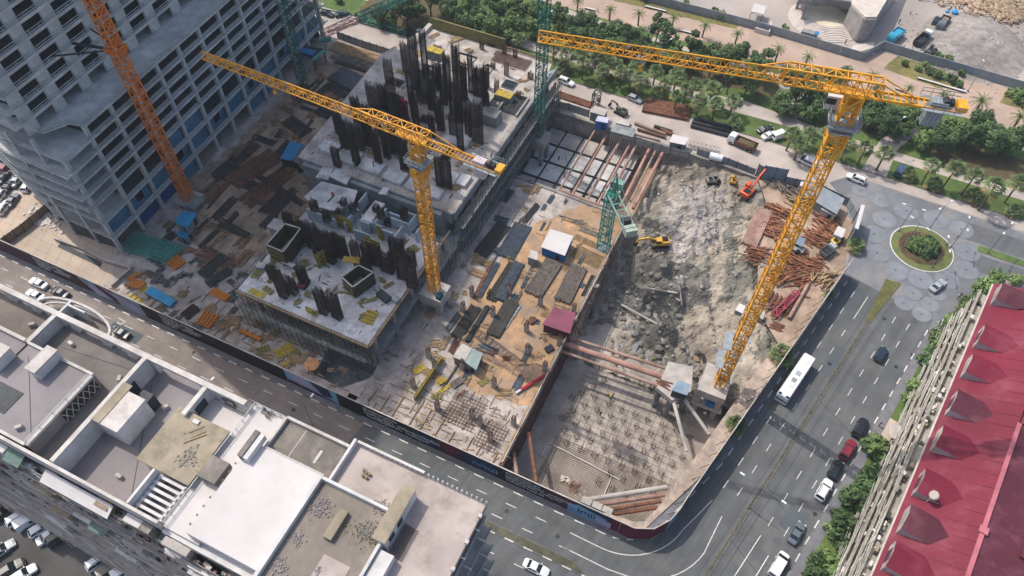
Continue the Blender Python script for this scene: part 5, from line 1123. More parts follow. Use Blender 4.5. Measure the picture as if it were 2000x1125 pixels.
for j in range(11):
    for i in range(9):
        u, v = -19.5 + i * 2.95 + (j % 2) * 1.45, 59.2 + j * 2.45
        if u > -17.0 + 0 and u < 4.5 + (v - 58) * .16 and hgt(u, v) < -8 or v < 78:
            if u > 3 + (v - 56) * .22 or u + v < 45 or (u < -8 and v < 63) or (v < 61.5 and u > -1): continue
            o = protos[ks % 3] if ks < 3 else protos[ks % 3].copy()
            if ks >= 3: COL.objects.link(o)
            o.location = (u + random.uniform(-.2, .2), v + random.uniform(-.2, .2), gz + .05); o.rotation_euler.z = random.random() * 3
            tag(o, 'splayed rusty rebar starter, %s from the left in the %s row from the hoarding' % (ordinal(i), ordinal(j)), 'rebar starter', 'rebar starters on the pit floor'); ks += 1
def pipe(a, b, r, label, mt=None, name='strut_pipe', cat='steel pipe', group=None, n=12):
    m = MB(); m.tube(a, b, r, n); return one(name, m, mt or M['pipe'], label, cat, group, smooth=False)
for (a, b, r, l, mt) in (((-24.4, 83.2, -1.2), (-3.6, 84.8, -1.2), .34, 'thin rusty strut pipe across the pit, far one of three', None), ((-24.4, 81.3, -1.2), (-3.4, 82.6, -1.2), .62, 'thick pinkish strut pipe across the pit, middle of three', mat('pinkish strut', 'b08a7b', '946f62', .4)), ((-24.4, 79.3, -1.2), (-3.2, 80.3, -1.2), .32, 'thin pale strut pipe across the pit, near one of three', None),
  ((-8.4, 51.6, -1), (4.6, 60.6, -1), .46, 'white and rusty corner strut pipe, highest of the set in the pit corner', M['concl']), ((-7.2, 51.2, -1.6), (4.5, 59.2, -1.6), .42, 'grey corner strut pipe, second of the set in the pit corner', M['pipe']), ((-4.4, 51.4, -1), (4.4, 57.6, -1), .4, 'brown corner strut pipe, third of the set in the pit corner', M['rust']), ((-3.8, 51.0, -1.6), (4.2, 56.4, -1.6), .4, 'orange brown corner strut pipe, lowest of the set in the pit corner', M['rust']),
  ((-.3, 78.6, -.8), (5.7, 69.5, -2), .36, 'pale strut pipe from the platform down to the capping beam, left one', M['concl']), ((1.6, 79.6, -.8), (8.6, 75.4, -3), .36, 'pale strut pipe from the platform down to the capping beam, right one', M['concl']),
  (tuple(P(1033, 846, -2)), tuple(P(1048, 942, -1)), .4, 'orange brown raking strut pipe at the hoarding end of the pit', M['rust']), (tuple(P(1003, 885, -2)), tuple(P(1010, 930, -1)), .38, 'pale raking strut pipe beside the orange one at the hoarding', M['pipe'])):
    pipe(a, b, r, l, mt)
for k, (u0, u1, v0, r) in enumerate(((-40.1, -40.1, 122.5, .36), (-36.2, -36.2, 122, .36), (-33.4, -33.4, 121.6, .34), (-31.6, -31.8, 126, .42), (-28.0, -28.3, 124, .4), (-26.4, -26.6, 127, .3), (-25.0, -24.7, 125, .44), (-43.6, -43.6, 123, .26))):
    pipe((u0, v0, -2.2), (u1, 146.75, -1.6), r, '%s long pinkish strut pipe from the left over the sunken deck' % ordinal(k if k < 7 else 7), mat('pinkish strut', 'b08a7b', '946f62', .4) if k % 2 == 0 else M['pipe'], group='strut pipes over the sunken deck')
pipe((-42, 121.4, -.6), (-24.4, 120.6, -.6), .34, 'upper of two long pipes laid along the yard wall below the green crane', M['pipe']); pipe((-43, 120.6, .3), (-24.6, 119.9, .3), .3, 'lower of two long pipes laid along the yard wall below the green crane', mat('pinkish strut', 'b08a7b', '946f62', .4))
for k in range(3): u = -7.8 + k * 2.0; part_ = MB().rect(u - .9, u + .9, 50.65 + k * .05, 51.9, -2, .2); one('strut_block', part_, M['concl'], '%s pale concrete strut block from the left behind the hoarding' % ordinal(k), 'concrete block', 'strut blocks')
o = E('platform_deck', (-.6, 82, -1), 'five sided concrete working platform on piles over the pit', 'platform')
m = MB(); m.prism(pz([(1283, 757), (1306, 706), (1354, 716), (1350, 764), (1313, 782)], 0), -1.1, 0); m.build('deck_slab', M['concl'], o)
for x, y in ((1290, 755), (1312, 775), (1346, 762), (1348, 722), (1308, 712)): q = P(x, y, -1.1); m = MB(); m.tube((q.x, q.y, -9.3), (q.x, q.y, -1.12), .6, 12); m.build('pile', FR, o)
def cabin(l, zt, h, wm, rm_, label, over=.2, name='site_cabin', win=True):
    pts = pz(l, zt); c = V((sum(p[0] for p in pts) / 4, sum(p[1] for p in pts) / 4)); o = E(name, (c.x, c.y, zt - h), label, 'cabin')
    m = MB(); m.prism([c + (V(p) - c) * .94 for p in pts], zt - h + .01, zt - .14); m.build('wall', wm, o)
    m = MB(); m.prism([c + (V(p) - c) * (1 + over * .1) for p in pts], zt - .13, zt); m.build('roof', rm_, o)
    m = MB()
    for i in range(4):                                   # a door and a window on the sides
        a, b = c + (V(pts[i]) - c) * .945, c + (V(pts[(i + 1) % 4]) - c) * .945; L = (b - a).length; d = (b - a) / L
        if L > 2.2: p, q = a + d * (L * .2), a + d * (L * .2 + .9); m.wall([p, q], .05, zt - h + .05, zt - h + 2.0)
    m.build('door', M['dsteel'], o); return o
RF = mat('grey corrugated roof', '8f979c', '7d858a', .6, rough=.5, wave=(2.5, 'X', .1)); BW = mat('blue cabin wall', '2a68a0', '235a8c', .8); MR = mat('maroon cabin roof', '8c4a5d', '7a3f52', .4, rough=.5)
cabin([(1312, 762), (1325, 742), (1349, 752), (1342, 772)], 2.4, 2.4, M['dsteel'], mat('slate blue roof', '7f8f9b', '6d7d89', .6), 'slate blue roofed cabin on the five sided platform')
bundle((1286, 745), (1308, 755), 1.6, 7, .12, M['rust'], 'small heap of rusty steel on the five sided platform', z=.02, jit=.5, spread=.3)
cabin([(1057, 482), (1075, 447), (1119, 461), (1103, 499)], 3.0, 3.0, BW, R3, 'blue site cabin with a flat white roof on the sandy yard')
cabin([(1031, 502), (1037, 488), (1051, 493), (1049, 508)], 2.6, 2.6, M['concd'], M['concl'], 'small grey hut with pale roof beside the blue cabin')
cabin([(1060, 633), (1082, 600), (1124, 611), (1113, 651)], 3.0, 3.0, mat('dark maroon wall', '5d3440', '4d2b36', 1), MR, 'maroon roofed cabin on the edge of the deep pit')
cabin([(885, 697), (902, 670), (922, 680), (908, 706)], 2.8, 2.8, M['concd'], M['concl'], 'white roofed cabin joined to a grey green roofed one')
cabin([(908, 707), (923, 681), (943, 690), (930, 722)], 2.7, 2.7, M['concd'], mat('grey green roof', '93a39f', '80908c', .6), 'grey green roofed cabin beside the white roofed one')
cabin([(339, 432), (360, 411), (385, 417), (365, 445)], 5.2, 2.4, M['concd'], BL, 'cabin with a bright blue roof raised at the tower foot', name='raised_cabin')
cabin([(344, 458), (356, 442), (372, 448), (364, 466)], 2.6, 2.55, M['concd'], BL, 'lower lean-to with a blue roof below the raised cabin')
cabin([(547, 309), (566, 276), (590, 281), (573, 314)], 3.0, 2.9, M['dsteel'], BL, 'open shelter with a blue sheet roof in the shaded yard'); cabin([(574, 315), (590, 282), (606, 287), (586, 322)], 2.9, 2.8, M['dsteel'], mat('brown grey sheet', '857577', '736467', 1), 'brown grey half of the shelter beside the blue sheet')
cabin([(1152, 218), (1162, 207), (1188, 214), (1180, 226)], 3, 2.9, M['concd'], M['concl'], 'grey roofed hut on top of the long retaining wall'); cabin([(1163, 236), (1168, 226), (1189, 230), (1187, 240)], 3, 2.9, BW, mat('pale violet roof', 'b9bccb', 'a5a8b8', 1), 'blue hut with pale roof at the retaining wall edge')
cabin([(1308, 277), (1314, 262), (1345, 270), (1338, 283)], 2.8, 2.7, M['concd'], R3, 'white roofed site hut near the long black pipe')
cabin([(1562, 375), (1582, 351), (1649, 388), (1634, 418)], 3.4, 3.3, M['concd'], RF, 'large grey roofed shed in the corner of the log yard', name='shed'); cabin([(1604, 408), (1608, 402), (1636, 414), (1632, 422)], 2.6, 2.5, M['concl'], R3, 'white flat canopy at the front of the large grey shed', name='canopy')
cabin([(1562, 362), (1566, 351), (1578, 354), (1575, 366)], 2.2, 2.1, R3, R3, 'small white box at the top corner of the grey shed', name='storage_box')
cabin([(1545, 470), (1553, 457), (1574, 467), (1566, 482)], 2.4, 2.3, FR, mat('slate blue roof', '7f8f9b', '6d7d89', .6), 'grey green container under the right crane jib', name='container'); cabin([(1546, 486), (1549, 476), (1572, 486), (1568, 494)], 1.6, 1.5, FR, M['concd'], 'low grey container beside the grey green one', name='container')
cabin([(1628, 457), (1637, 441), (1652, 448), (1645, 464)], 2.4, 2.3, R3, R3, 'white roofed kiosk at the log yard fence', name='kiosk')
cabin([(1436, 605), (1444, 592), (1456, 598), (1450, 612)], 1.4, 1.3, M['concd'], R3, 'white box left of the right crane mast', name='storage_box'); cabin([(1476, 615), (1482, 605), (1495, 610), (1490, 624)], 1.4, 1.3, M['concd'], M['concl'], 'pale box right of the right crane mast', name='storage_box')
m = MB(); a, b = P(1357, 690, -7), P(1375, 705, -7); c = (a + b) / 2
o = E('plywood_panel', (c.x, c.y, -6), 'pale plywood sheets lying beside the dirt path in the pit', 'plywood'); m.box((c.x - 1, c.y, hgt(c.x, c.y) + .6), (1.7, 2.6, .1), .4); m.build('sheet', M['wood'], o); m = MB(); m.box((c.x + 1.2, c.y + .2, hgt(c.x + 1, c.y) + .8), (1.5, 2.4, .1), .4); m.build('sheet', M['dsteel'], o)
for (a, b, n, l) in (((1211, 680), (1237, 630), 3, 'steel rail pair on the pit floor, left one'), ((1236, 690), (1268, 625), 3, 'steel rail pair on the pit floor, right one')): bundle(a, b, .9, n, .14, M['steel'], l, z=-9.0, name='steel_rail', cat='steel rail', box=True)
m = MB()
for a, b in (((1071, 864), (1212, 938)), ((1071, 864), (1058, 890)), ((1195, 930), (1180, 965))): m.bar(P(*a, gz + .3), P(*b, gz + .3), .16)
one('setting_out_board', m, R3, 'thin white setting out boards on the dark pit floor', 'boards', kind='stuff')
p = P(1105, 939, gz); m = MB()
for k in range(24): m.box((p.x + random.uniform(-1, 1), p.y + random.uniform(-.6, .6), gz + .2), (.4, .25, random.uniform(.2, .5)), random.random())
o = E('block_pallet', (p.x, p.y, gz), 'white pallet of blocks on the pit floor', 'pallet'); m.build('block', R3, o, kind='stuff'); m = MB(); m.box((p.x, p.y, gz + .05), (2.6, 1.7, .14)); m.build('pallet', M['wood'], o)
p = P(1122, 955, gz); m = MB()
for k in range(40): a = V((p.x + random.gauss(0, .7), p.y + random.gauss(0, .5), gz + random.uniform(.1, .7))); m.bar(a, a + V((random.uniform(-.7, .7), random.uniform(-.7, .7), random.uniform(-.1, .2))), .1)
o = E('rust_heap', (p.x, p.y, gz), 'heap of rusty ties beside the white pallet', 'scrap heap'); m.build('scrap', M['rust'], o, kind='stuff')
# sunken deck panels and beams
o = E('sunken_deck', (-40, 134, -5), 'sunken deck of pale slabs between dark steel beams', 'deck')
us = [-56, -51.2, -46.2, -41.4, -38.2, -34.6, -30.2]; vs_ = [121.2, 127, 133.4, 140, 146.4]
for i in range(6):
    for j in range(4):
        m = MB(); m.rect(us[i] + .22, us[i + 1] - .22, vs_[j] + .2, vs_[j + 1] - .2, -5.4, -5.0 + (.02 if (i + j) % 2 else 0)); m.build('deck_slab', M['slab'] if (i * 3 + j) % 3 else M['concl'], o)
m = MB(); m.rect(-56.4, -24, 120.8, 146.8, -7.5, -7.2); m.build('deck_bottom', M['dirt'], o)
for u in us[:4]: part('steel_beam', M['dsteel'], o, (u - .2, u + .2, 121, 146.6, -5.3, -4.8))
for v in vs_[:4]: part('steel_beam', M['dsteel'], o, (-56.2, -30, v - .18, v + .18, -5.0, -4.6))
# ---------------------------------------------------------------- goods lying in the yards
for (p, q, w_, n, r, mt, l, ly) in (((1022, 440), (986, 503), 4.3, 22, .1, ST1, 'wide bundle of blue grey steel bars, left of the blue cabin', 2), ((984, 440), (938, 498), 3.6, 18, .1, ST2, 'wide black steel bundle in the shade beside the frame', 2), ((962, 512), (926, 582), .8, 3, .16, M['rust'], 'single row of rusty beams on the sand', 1), ((973, 514), (935, 582), 1.2, 5, .12, ST1, 'narrow grey beam bundle next to the rusty beams', 1), ((1003, 517), (958, 587), 2.4, 12, .1, ST2, 'dark rebar bundle between the grey beam bundles', 2), ((1014, 516), (976, 587), 2.4, 11, .12, ST1, 'blue grey rebar bundle beside a stub column', 3), ((1040, 522), (1020, 563), .8, 4, .13, ST1, 'short grey beam pair near the grey hut', 1), ((1082, 512), (1040, 576), 4.2, 11, .17, ST3, 'raft of grey brown tubes, left of two near the maroon cabin', 2), ((1131, 522), (1097, 590), 3.9, 10, .17, ST3, 'raft of grey brown tubes, right of two near the maroon cabin', 2), ((1160, 540), (1140, 580), 1.4, 6, .12, M['dsteel'], 'dark bars between the tube raft and the pit edge', 1), ((1001, 590), (962, 656), 3.0, 24, .1, ST2, 'flat black bundle of mesh near the white cabin pair', 3), ((1014, 598), (985, 642), .9, 4, .14, M['steel'], 'pale rails beside the flat black bundle', 1), ((930, 600), (890, 660), 2.6, 12, .1, ST2, 'dark bundle in the shade below the crane pedestal', 2), ((952, 600), (912, 668), 1.0, 4, .15, M['dsteel'], 'dark round tubes beside the shaded bundle', 2), ((1120, 488), (1182, 518), 4.0, 12, .1, M['wood'], 'weathered planks laid along the pit edge', 1), ((1133, 446), (1174, 462), 1.6, 6, .12, ST3, 'grey sheet piles lying behind the green crane', 1), ((1124, 462), (1168, 482), 1.8, 6, .1, M['wood'], 'timber boards in front of the grey sheet piles', 1), ((1100, 425), (1160, 448), 1.2, 5, .12, M['wood'], 'long boards at the top of the sandy yard', 1), ((1050, 400), (1018, 440), 1.5, 5, .16, M['dsteel'], 'dark beams lying beside the yard wall', 1), ((905, 640), (880, 690), 1.4, 6, .08, M['rust'], 'thin brown bars beside the white cabin pair', 1)):
    bundle(p, q, w_, n, r, mt, l, layers=ly)
for (p, q, w_, n, r, mt, l, ly, z) in (((650, 90), (790, 133), 4.0, 14, .12, M['wood'], 'long sunlit timber boards behind the tower end', 2, .08), ((655, 104), (780, 150), 5.0, 22, .1, ST3, 'brown bar bundle half in the tower shade', 2, .08), ((660, 115), (730, 135), 4.5, 20, .1, ST2, 'dark bar bundle at the edge of the sunlit boards', 2, .08), ((655, 145), (725, 178), 6.5, 30, .12, ST1, 'wide dark blue steel bundle in the tower shade', 3, .08), ((640, 165), (700, 195), 4.0, 16, .1, ST2, 'black bundle below the wide dark blue one', 2, .08), ((560, 235), (600, 262), 4.0, 16, .1, ST2, 'dark bar bundle near the crane jib in the shade', 2, .08), ((500, 340), (590, 400), 1.6, 6, .15, ST2, 'dark rails along the edge of the front slab', 1, .08), ((452, 360), (540, 300), 6.0, 18, .14, M['rust'], 'raft of brown tubes in the dirt yard, middle one', 1, .08), ((478, 400), (560, 335), 5.0, 14, .13, M['rust'], 'raft of brown tubes in the dirt yard, near one', 1, .08), ((425, 345), (500, 280), 4.0, 10, .14, ST2, 'black tubes in the dirt yard beside the tower', 1, .08), ((405, 395), (490, 320), 1.6, 5, .13, M['rust'], 'thin brown bars in the dirt yard beside the tower', 1, .08), ((430, 435), (485, 462), 2.0, 6, .25, ST2, 'dark trough like beams on the sandy ground', 1, .08), ((388, 490), (460, 520), 3.2, 9, .12, M['rust'], 'brown timber and bars above the grey cages', 1, .08), ((395, 540), (440, 500), 3, 9, .1, SC, 'grey mesh cages lying on the concrete yard', 3, .08), ((405, 556), (450, 528), 2.5, 9, .08, SC, 'tangle of thin grey rods below the mesh cages', 3, .08), ((510, 415), (555, 372), 2.2, 7, .12, ST2, 'dark bars beside the white hut', 1, .08), ((620, 215), (672, 240), 3.0, 10, .12, ST2, 'black bars in the dark gap by the rear slab', 2, .08), ((850, 780), (905, 700), .5, 3, .08, M['dsteel'], 'thin hose line and bars near the cabin pair', 1, .03)):
    bundle(p, q, w_, n, r, mt, l, layers=ly, z=z, spread=.25)
# teal lattice sections lying at the tower foot
o = E('lattice_pile', (*P(305, 485).to_2d(), 0), 'pile of teal lattice crane sections at the foot of the tower', 'lattice pile')
for k in range(7):
    a, b = P(262 - k * 3, 459 + k * 4.6), P(362 - k * 6, 488 + k * 4.4); m = MB(); lattice(m, a + V((0, 0, .55 + .35 * (k % 2))), b + V((0, 0, .55 + .35 * (k % 2))), .95, 10, .055, .03); m.build('lattice_section', TEAL, o)
for a in ((345, 514, 3.0, 3.4, 9, 75, OR, 'orange beam stack beside the teal lattice pile', 0, 4), (268, 556, 3.4, 2.2, 8, 8, OR, 'orange beam stack near the hoarding, left of the blue trough', 0, 3), (262, 542, 2.6, .9, 3, 60, OR, 'few orange beams laid askew at the yard wall', 0, 3), (406, 626, 3.8, 3.6, 11, 5, OR, 'large orange beam stack near the hoarding', 0, 4), (430, 577, 4.6, 1.8, 7, -4, OR, 'long orange beam stack beside the front slab corner', 0, 3), (292, 572, 5.4, 1.6, 6, -4, YL_, 'yellow beams and tubes behind the hoarding', 0, 2), (266, 583, 3.6, 1.2, 5, -8, YL_, 'yellow beams near the hoarding left end', 0, 2), (373, 610, 3.4, 2.6, 6, 78, mat('dark purple panels', '3b2b35', '54402f', 2), 'dark purple panels with yellow edges stacked on edge', 0, 3), (555, 685, 4.0, 2.4, 8, 60, YL_, 'yellow ladder frames scattered below the slab scaffold', 0, 2), (575, 694, 3.0, 2.2, 7, 65, OC, 'olive ladder frames beside the yellow ones', 0, 2), (515, 683, 2.6, 1.6, 6, 50, OC, 'olive ladder frames near the hoarding', 0, 2), (562, 708, 2.6, 1.0, 5, 62, YL_, 'short yellow frames near the hoarding', 0, 2), (818, 722, 2.6, 1.5, 6, 62, YL_, 'yellow beams near the long olive panel', 0, 2), (862, 745, 1.8, 1.4, 5, 60, YL_, 'small yellow stack right of the long olive panel', 0, 3), (873, 757, 4.6, .9, 4, 62, YL_, 'long yellow beams right of the long olive panel', 0, 2), (853, 775, 2.2, 1.2, 5, 20, OC, 'olive frames beside the long yellow beams', 0, 2), (893, 748, 2.6, 1.6, 5, 65, ST3, 'brown crate of beams near the white cabin pair', 0, 3), (900, 770, 2.2, .5, 3, 70, M['rust'], 'thin brown beams near the brown crate', 0, 1), (945, 745, 2.4, 1.4, 6, 66, OC, 'olive frames beside a stub column in the sun', 0, 2), (990, 700, 1.6, 1.2, 5, 20, M['rust'], 'rust coloured clamps by the stub column', 0, 2), (1040, 628, 1.8, 1.2, 6, 70, M['rust'], 'rust coloured coil stack left of the maroon cabin', 0, 4), (1073, 682, 1.8, 1.4, 5, 60, M['dsteel'], 'dark crate beside the maroon cabin', 0, 4), (1110, 575, 1.4, .8, 4, 60, M['rust'], 'small rusty stack between the tube rafts', 0, 2), (1165, 560, .9, .9, 3, 0, M['concl'], 'small white block stack on the pit edge', 0, 3), (690, 800, 4.6, 1.2, 6, -5, SC, 'grey bars on the low slab behind the hoarding', 0, 2), (960, 690, 1.0, 1.0, 4, 0, M['rust'], 'rusty clamps on the sand by the white cabin pair', 0, 3)):
    stack(a[0], a[1], a[2], a[3], a[4], a[5], a[6], a[7], z=a[8] + .03, layers=a[9])
p = P(316, 583); o = E('blue_trough', (p.x, p.y, 0), 'bright blue long trough behind the hoarding', 'trough'); m = MB(); m.box((p.x, p.y, .35), (7.4, 2.0, .5), -.08); m.build('trough_body', BL, o); m = MB(); [m.box((p.x + a, p.y, .03), (.2, 1.8, .31), -.08) for a in (-3, 0, 3)]; m.build('trough_leg', M['dsteel'], o)
p = P(490, 658); o = E('orange_coil', (p.x, p.y, 0), 'orange spiral drum lying on the lower yard', 'drum')
for k in range(12): m = MB(); m.tube((p.x - 2.6 + k * .45, p.y + .1, .55), (p.x - 2.25 + k * .45, p.y + .08, .55), .5 - .06 * (k % 2), 10); m.build('coil', OR, o)
p = P(612, 720); o = E('orange_bucket', (p.x, p.y, 0), 'round orange concrete bucket frame at the basement opening', 'bucket'); m = MB(); m.tube((p.x, p.y, .4), (p.x, p.y, 1.7), 1.0, 10, 1.5); m.build('bucket', mat('faded orange', 'd29a6a', 'b98256', 1), o); m = MB(); [m.bar((p.x + cos(a) * 1.5, p.y + sin(a) * 1.5, .03), (p.x + cos(a), p.y + sin(a), 2.2), .1) for a in (0, 1.6, 3.1, 4.7)]; m.build('bucket_frame', M['rust'], o)
# long olive panel frame and mats in the lower yard
o = E('long_formwork', (*P(836, 742).to_2d(), 0), 'long olive slatted formwork frame standing on the lower yard', 'formwork panel'); a, b = P(862, 704), P(810, 783); m = MB(); d = (b - a).normalized()
m.wall([a.to_2d(), b.to_2d()], .15, .03, 1.9); m.build('form_panel', OC, o); m = MB(); nn = V((d.y, -d.x, 0))
for k in range(int((b - a).length / .7)): p = a + d * k * .7 - nn * .3; m.bar((p.x, p.y, .04), (p.x, p.y, 1.95), .13)
for z in (.3, 1, 1.8): m.bar(a - nn * .3 + V((0, 0, z)), b - nn * .3 + V((0, 0, z)), .12)
m.build('form_rib', YL_, o, kind='stuff')
for (c, du, dv, l) in (((910, 800), 7, 7.5, 'rebar mat of square mesh laid on the sunlit lower yard'), ((960, 850), 5, 6, 'second rebar mat nearer the hoarding'), ((1000, 118), 10, 4.6, 'brown rebar mats laid on the far slab')):
    z = ZB + .3 if c[1] < 200 else .25; p = P(*c, z); o = E('mesh_mat', (p.x, p.y, z), l, 'rebar mat'); m = MB(); st = .7 if z < 1 else .35
    for k in range(int(du / st)): m.bar((p.x - du / 2 + k * st, p.y - dv / 2, z), (p.x - du / 2 + k * st, p.y + dv / 2, z + .1), .09)
    for k in range(int(dv / st)): m.bar((p.x - du / 2, p.y - dv / 2 + k * st, z + .08), (p.x + du / 2, p.y - dv / 2 + k * st, z + .08), .09)
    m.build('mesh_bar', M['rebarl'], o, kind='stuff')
m = MB()
for k in range(9): u = -51 + k * 3.1 + random.uniform(-.6, .6); m.rect(u, u + .16, 49.6, 49.6 + random.uniform(3, 7), .03, .3)
for k in range(6): v = 50.4 + k * 1.6; m.rect(-50, -50 + random.uniform(6, 22), v, v + .12, .032, .22)
for k in range(60): u, v = random.uniform(-52, -26), random.uniform(49.5, 64); a = random.random() * 3; L = random.uniform(.5, 2.4); m.bar((u, v, .12), (u + cos(a) * L, v + sin(a) * L, .12), random.uniform(.06, .18))
one('loose_timber', m, M['wood'], 'loose timber boards and battens strewn over the lower yard', 'timber', kind='stuff')
m = MB()
for k in range(420):
    u, v = random.choice(((random.uniform(-122, -90), random.uniform(64, 140)), (random.uniform(-120, -60), random.uniform(49.5, 57)), (random.uniform(-54, -25.5), random.uniform(50, 119)), (random.uniform(-57, -25), random.uniform(50, 66))))
    a = random.choice((0, pi / 2, random.random() * 3)); L = random.uniform(.4, 3); m.bar((u, v, .1), (u + cos(a) * L, v + sin(a) * L, .1), random.uniform(.06, .22))
one('site_litter', m, ST3, 'offcuts and litter scattered over the site ground', 'site litter', kind='stuff')
for z, n, reg, nm in ((ZA, 70, (-87, -57.5, 58.6, 79), 'front'), (ZB, 130, (-95, -58, 95, 149), 'rear')):
    m = MB()
    for k in range(n):
        u, v = random.uniform(reg[0], reg[1]), random.uniform(reg[2], reg[3]); a = random.choice((0, pi / 2, random.random() * 3)); L = random.uniform(.2, 1.8); m.bar((u, v, z + .07), (u + cos(a) * L, v + sin(a) * L, z + .07), random.uniform(.06, .2))
    one('slab_litter', m, M['dsteel'], 'dark offcuts and tools scattered on the %s slab' % nm, 'slab litter', kind='stuff')
def strew(name, label, mt, n, reg, angs, Lr, r, sd, z=.08):
    rn_ = random.Random(sd); m = MB()
    for k in range(n):
        cu, cv = rn_.uniform(reg[0], reg[1]), rn_.uniform(reg[2], reg[3]); a = radians(rn_.choice(angs) + rn_.gauss(0, 3)); L = rn_.uniform(*Lr); d = V((cos(a), sin(a), 0)); nn = V((-d.y, d.x, 0))
        if cu * Nd.x + cv * Nd.y > -10.2 and cu > 5: continue
        for j in range(rn_.randint(2, 9)):
            q = V((cu, cv, z + rn_.random() * .25)) + nn * j * r * 2.3 + d * rn_.uniform(-.4, .4); m.bar(q - d * L / 2, q + d * L / 2, r * rn_.uniform(1.2, 2.2), r * 1.4)
    one(name, m, mt, label, name.replace('_', ' '), kind='stuff')
strew('strewn_steel', 'dark steel lengths laid in rows over the shaded dirt yard', ST2, 50, (-121, -97, 66, 140), (90, 90, 90, 90, 0), (3, 8), .13, 1)
strew('strewn_boards', 'brown boards and scrap strewn over the shaded dirt yard', mat('old brown boards', '98795d', '68533f', 1), 70, (-121, -95, 64, 142), (90, 90, 90, 0), (1.8, 6), .13, 2)
strew('strewn_steel', 'dark steel lengths between the bundles of the sandy yard', ST1, 26, (-54, -26, 66, 118), (90, 90, 0), (1.5, 5), .1, 3)
strew('strewn_boards', 'timber offcuts and battens between the bundles of the sandy yard', M['wood'], 60, (-54, -26, 60, 119), (90, 0, 0, 30), (.8, 3.6), .1, 4)
strew('strewn_boards', 'planks and battens along the lower yard by the hoarding', M['wood'], 46, (-118, -58, 49.5, 56.5), (0, 20, 90), (.8, 3), .1, 5)
strew('strewn_steel', 'rods and props along the lower yard by the hoarding', SC, 40, (-118, -90, 50, 66), (0, 70, 90), (.8, 3), .09, 6)
strew('strewn_boards', 'timber and formwork pieces strewn on the front slab', OC, 38, (-86.5, -58, 60, 84), (0, 90, 60), (.8, 2.6), .1, 7, ZA + .06)
strew('strewn_boards', 'timber and formwork pieces strewn on the rear slab', M['wood'], 50, (-94, -58.5, 96, 149), (0, 90, 60), (.8, 3), .1, 8, ZB + .06)
strew('strewn_boards', 'boards and battens strewn below the scrap at the pit edge of the log yard', M['wood'], 26, (13.5, 20, 97, 108), (0, 40, 80), (.8, 3), .1, 9)
strew('strewn_steel', 'rusty lengths strewn along the boulevard side of the log yard', M['rust'], 40, (14, 23, 98, 128), (76, 60, 90, 0), (1, 3.5), .1, 10)

def stub():
    o = E('stub_column', (0, 0, 0), 'pale stub column with dark starter bars', 'stub column'); m = MB(); m.box((0, 0, 0), (.85, .85, 2.0)); m.build('column', M['concl'], o)
    m = cage(.7, .7, 1.6, .2); m.v = [(x, y, z + 2.0) for x, y, z in m.v]; m.build('starter_bar', M['rebarl'], o); return o
so_ = stub(); sts = [(838, 698), (808, 757), (850, 722), (903, 720), (905, 608), (922, 578), (965, 755), (938, 830), (963, 617), (993, 573), (1028, 647), (1055, 596), (1092, 674), (1120, 612), (1064, 724), (855, 800), (922, 815), (1003, 830), (958, 860), (1030, 690)]
for i, (x, y) in enumerate(sorted(sts)):
    p = P(x, y); o = so_ if i == 0 else copy_tree(so_); o.location = p; o['label'] = '%s pale stub column with starter bars, counted from the left' % ordinal(i); o['group'] = 'stub columns of the yard'
# edge rail along the deep pit, timber with posts
o = E('edge_rail', (-24.6, 84, .15), 'pale timber guard rail along the edge of the deep pit', 'guard rail'); m = MB(); m.rect(-24.7, -24.5, 51, 119, 1.0, 1.2); m.build('rail', M['concl'], o); m = MB(); m.rect(-25.3, -24.95, 51, 119, .05, .3); m.build('toe_board', M['wood'], o)
for k in range(24): m = MB(); m.box((-24.6, 51.4 + k * 2.9, .16), (.12, .12, .83)); m.build('post', M['wood'], o)
m = MB()
for k in range(500): v = random.uniform(52, 119); z = random.uniform(-8, 0); m.bar((-24.3, v, z), (-24.3 + random.uniform(.1, .8), v + random.uniform(-.6, .6), z - random.uniform(0, 1)), .07)
one('rebar_tails', m, mat('pinkish rust', '7d4f49', '5f3c38', 1), 'rusty rebar tails sticking out of the pit wall', 'rebar tails', kind='stuff')
m = MB(); a, b = P(1017, 764), P(1064, 735); m.bar(a + V((0, 0, .5)), b + V((0, 0, .5)), .5, .4); o = E('red_white_boom', (*((a + b) / 2).to_2d(), .2), 'red and white steel boom lying on the corner of the pit edge', 'boom'); m.build('boom', mat('red boom paint', 'a5283a', '8c2131', 1), o); m = MB(); e = a + (a - b).normalized() * 1.2; m.bar(a + V((0, 0, .5)), e + V((0, 0, .5)), .45, .35); m.build('boom_tip', R3, o)
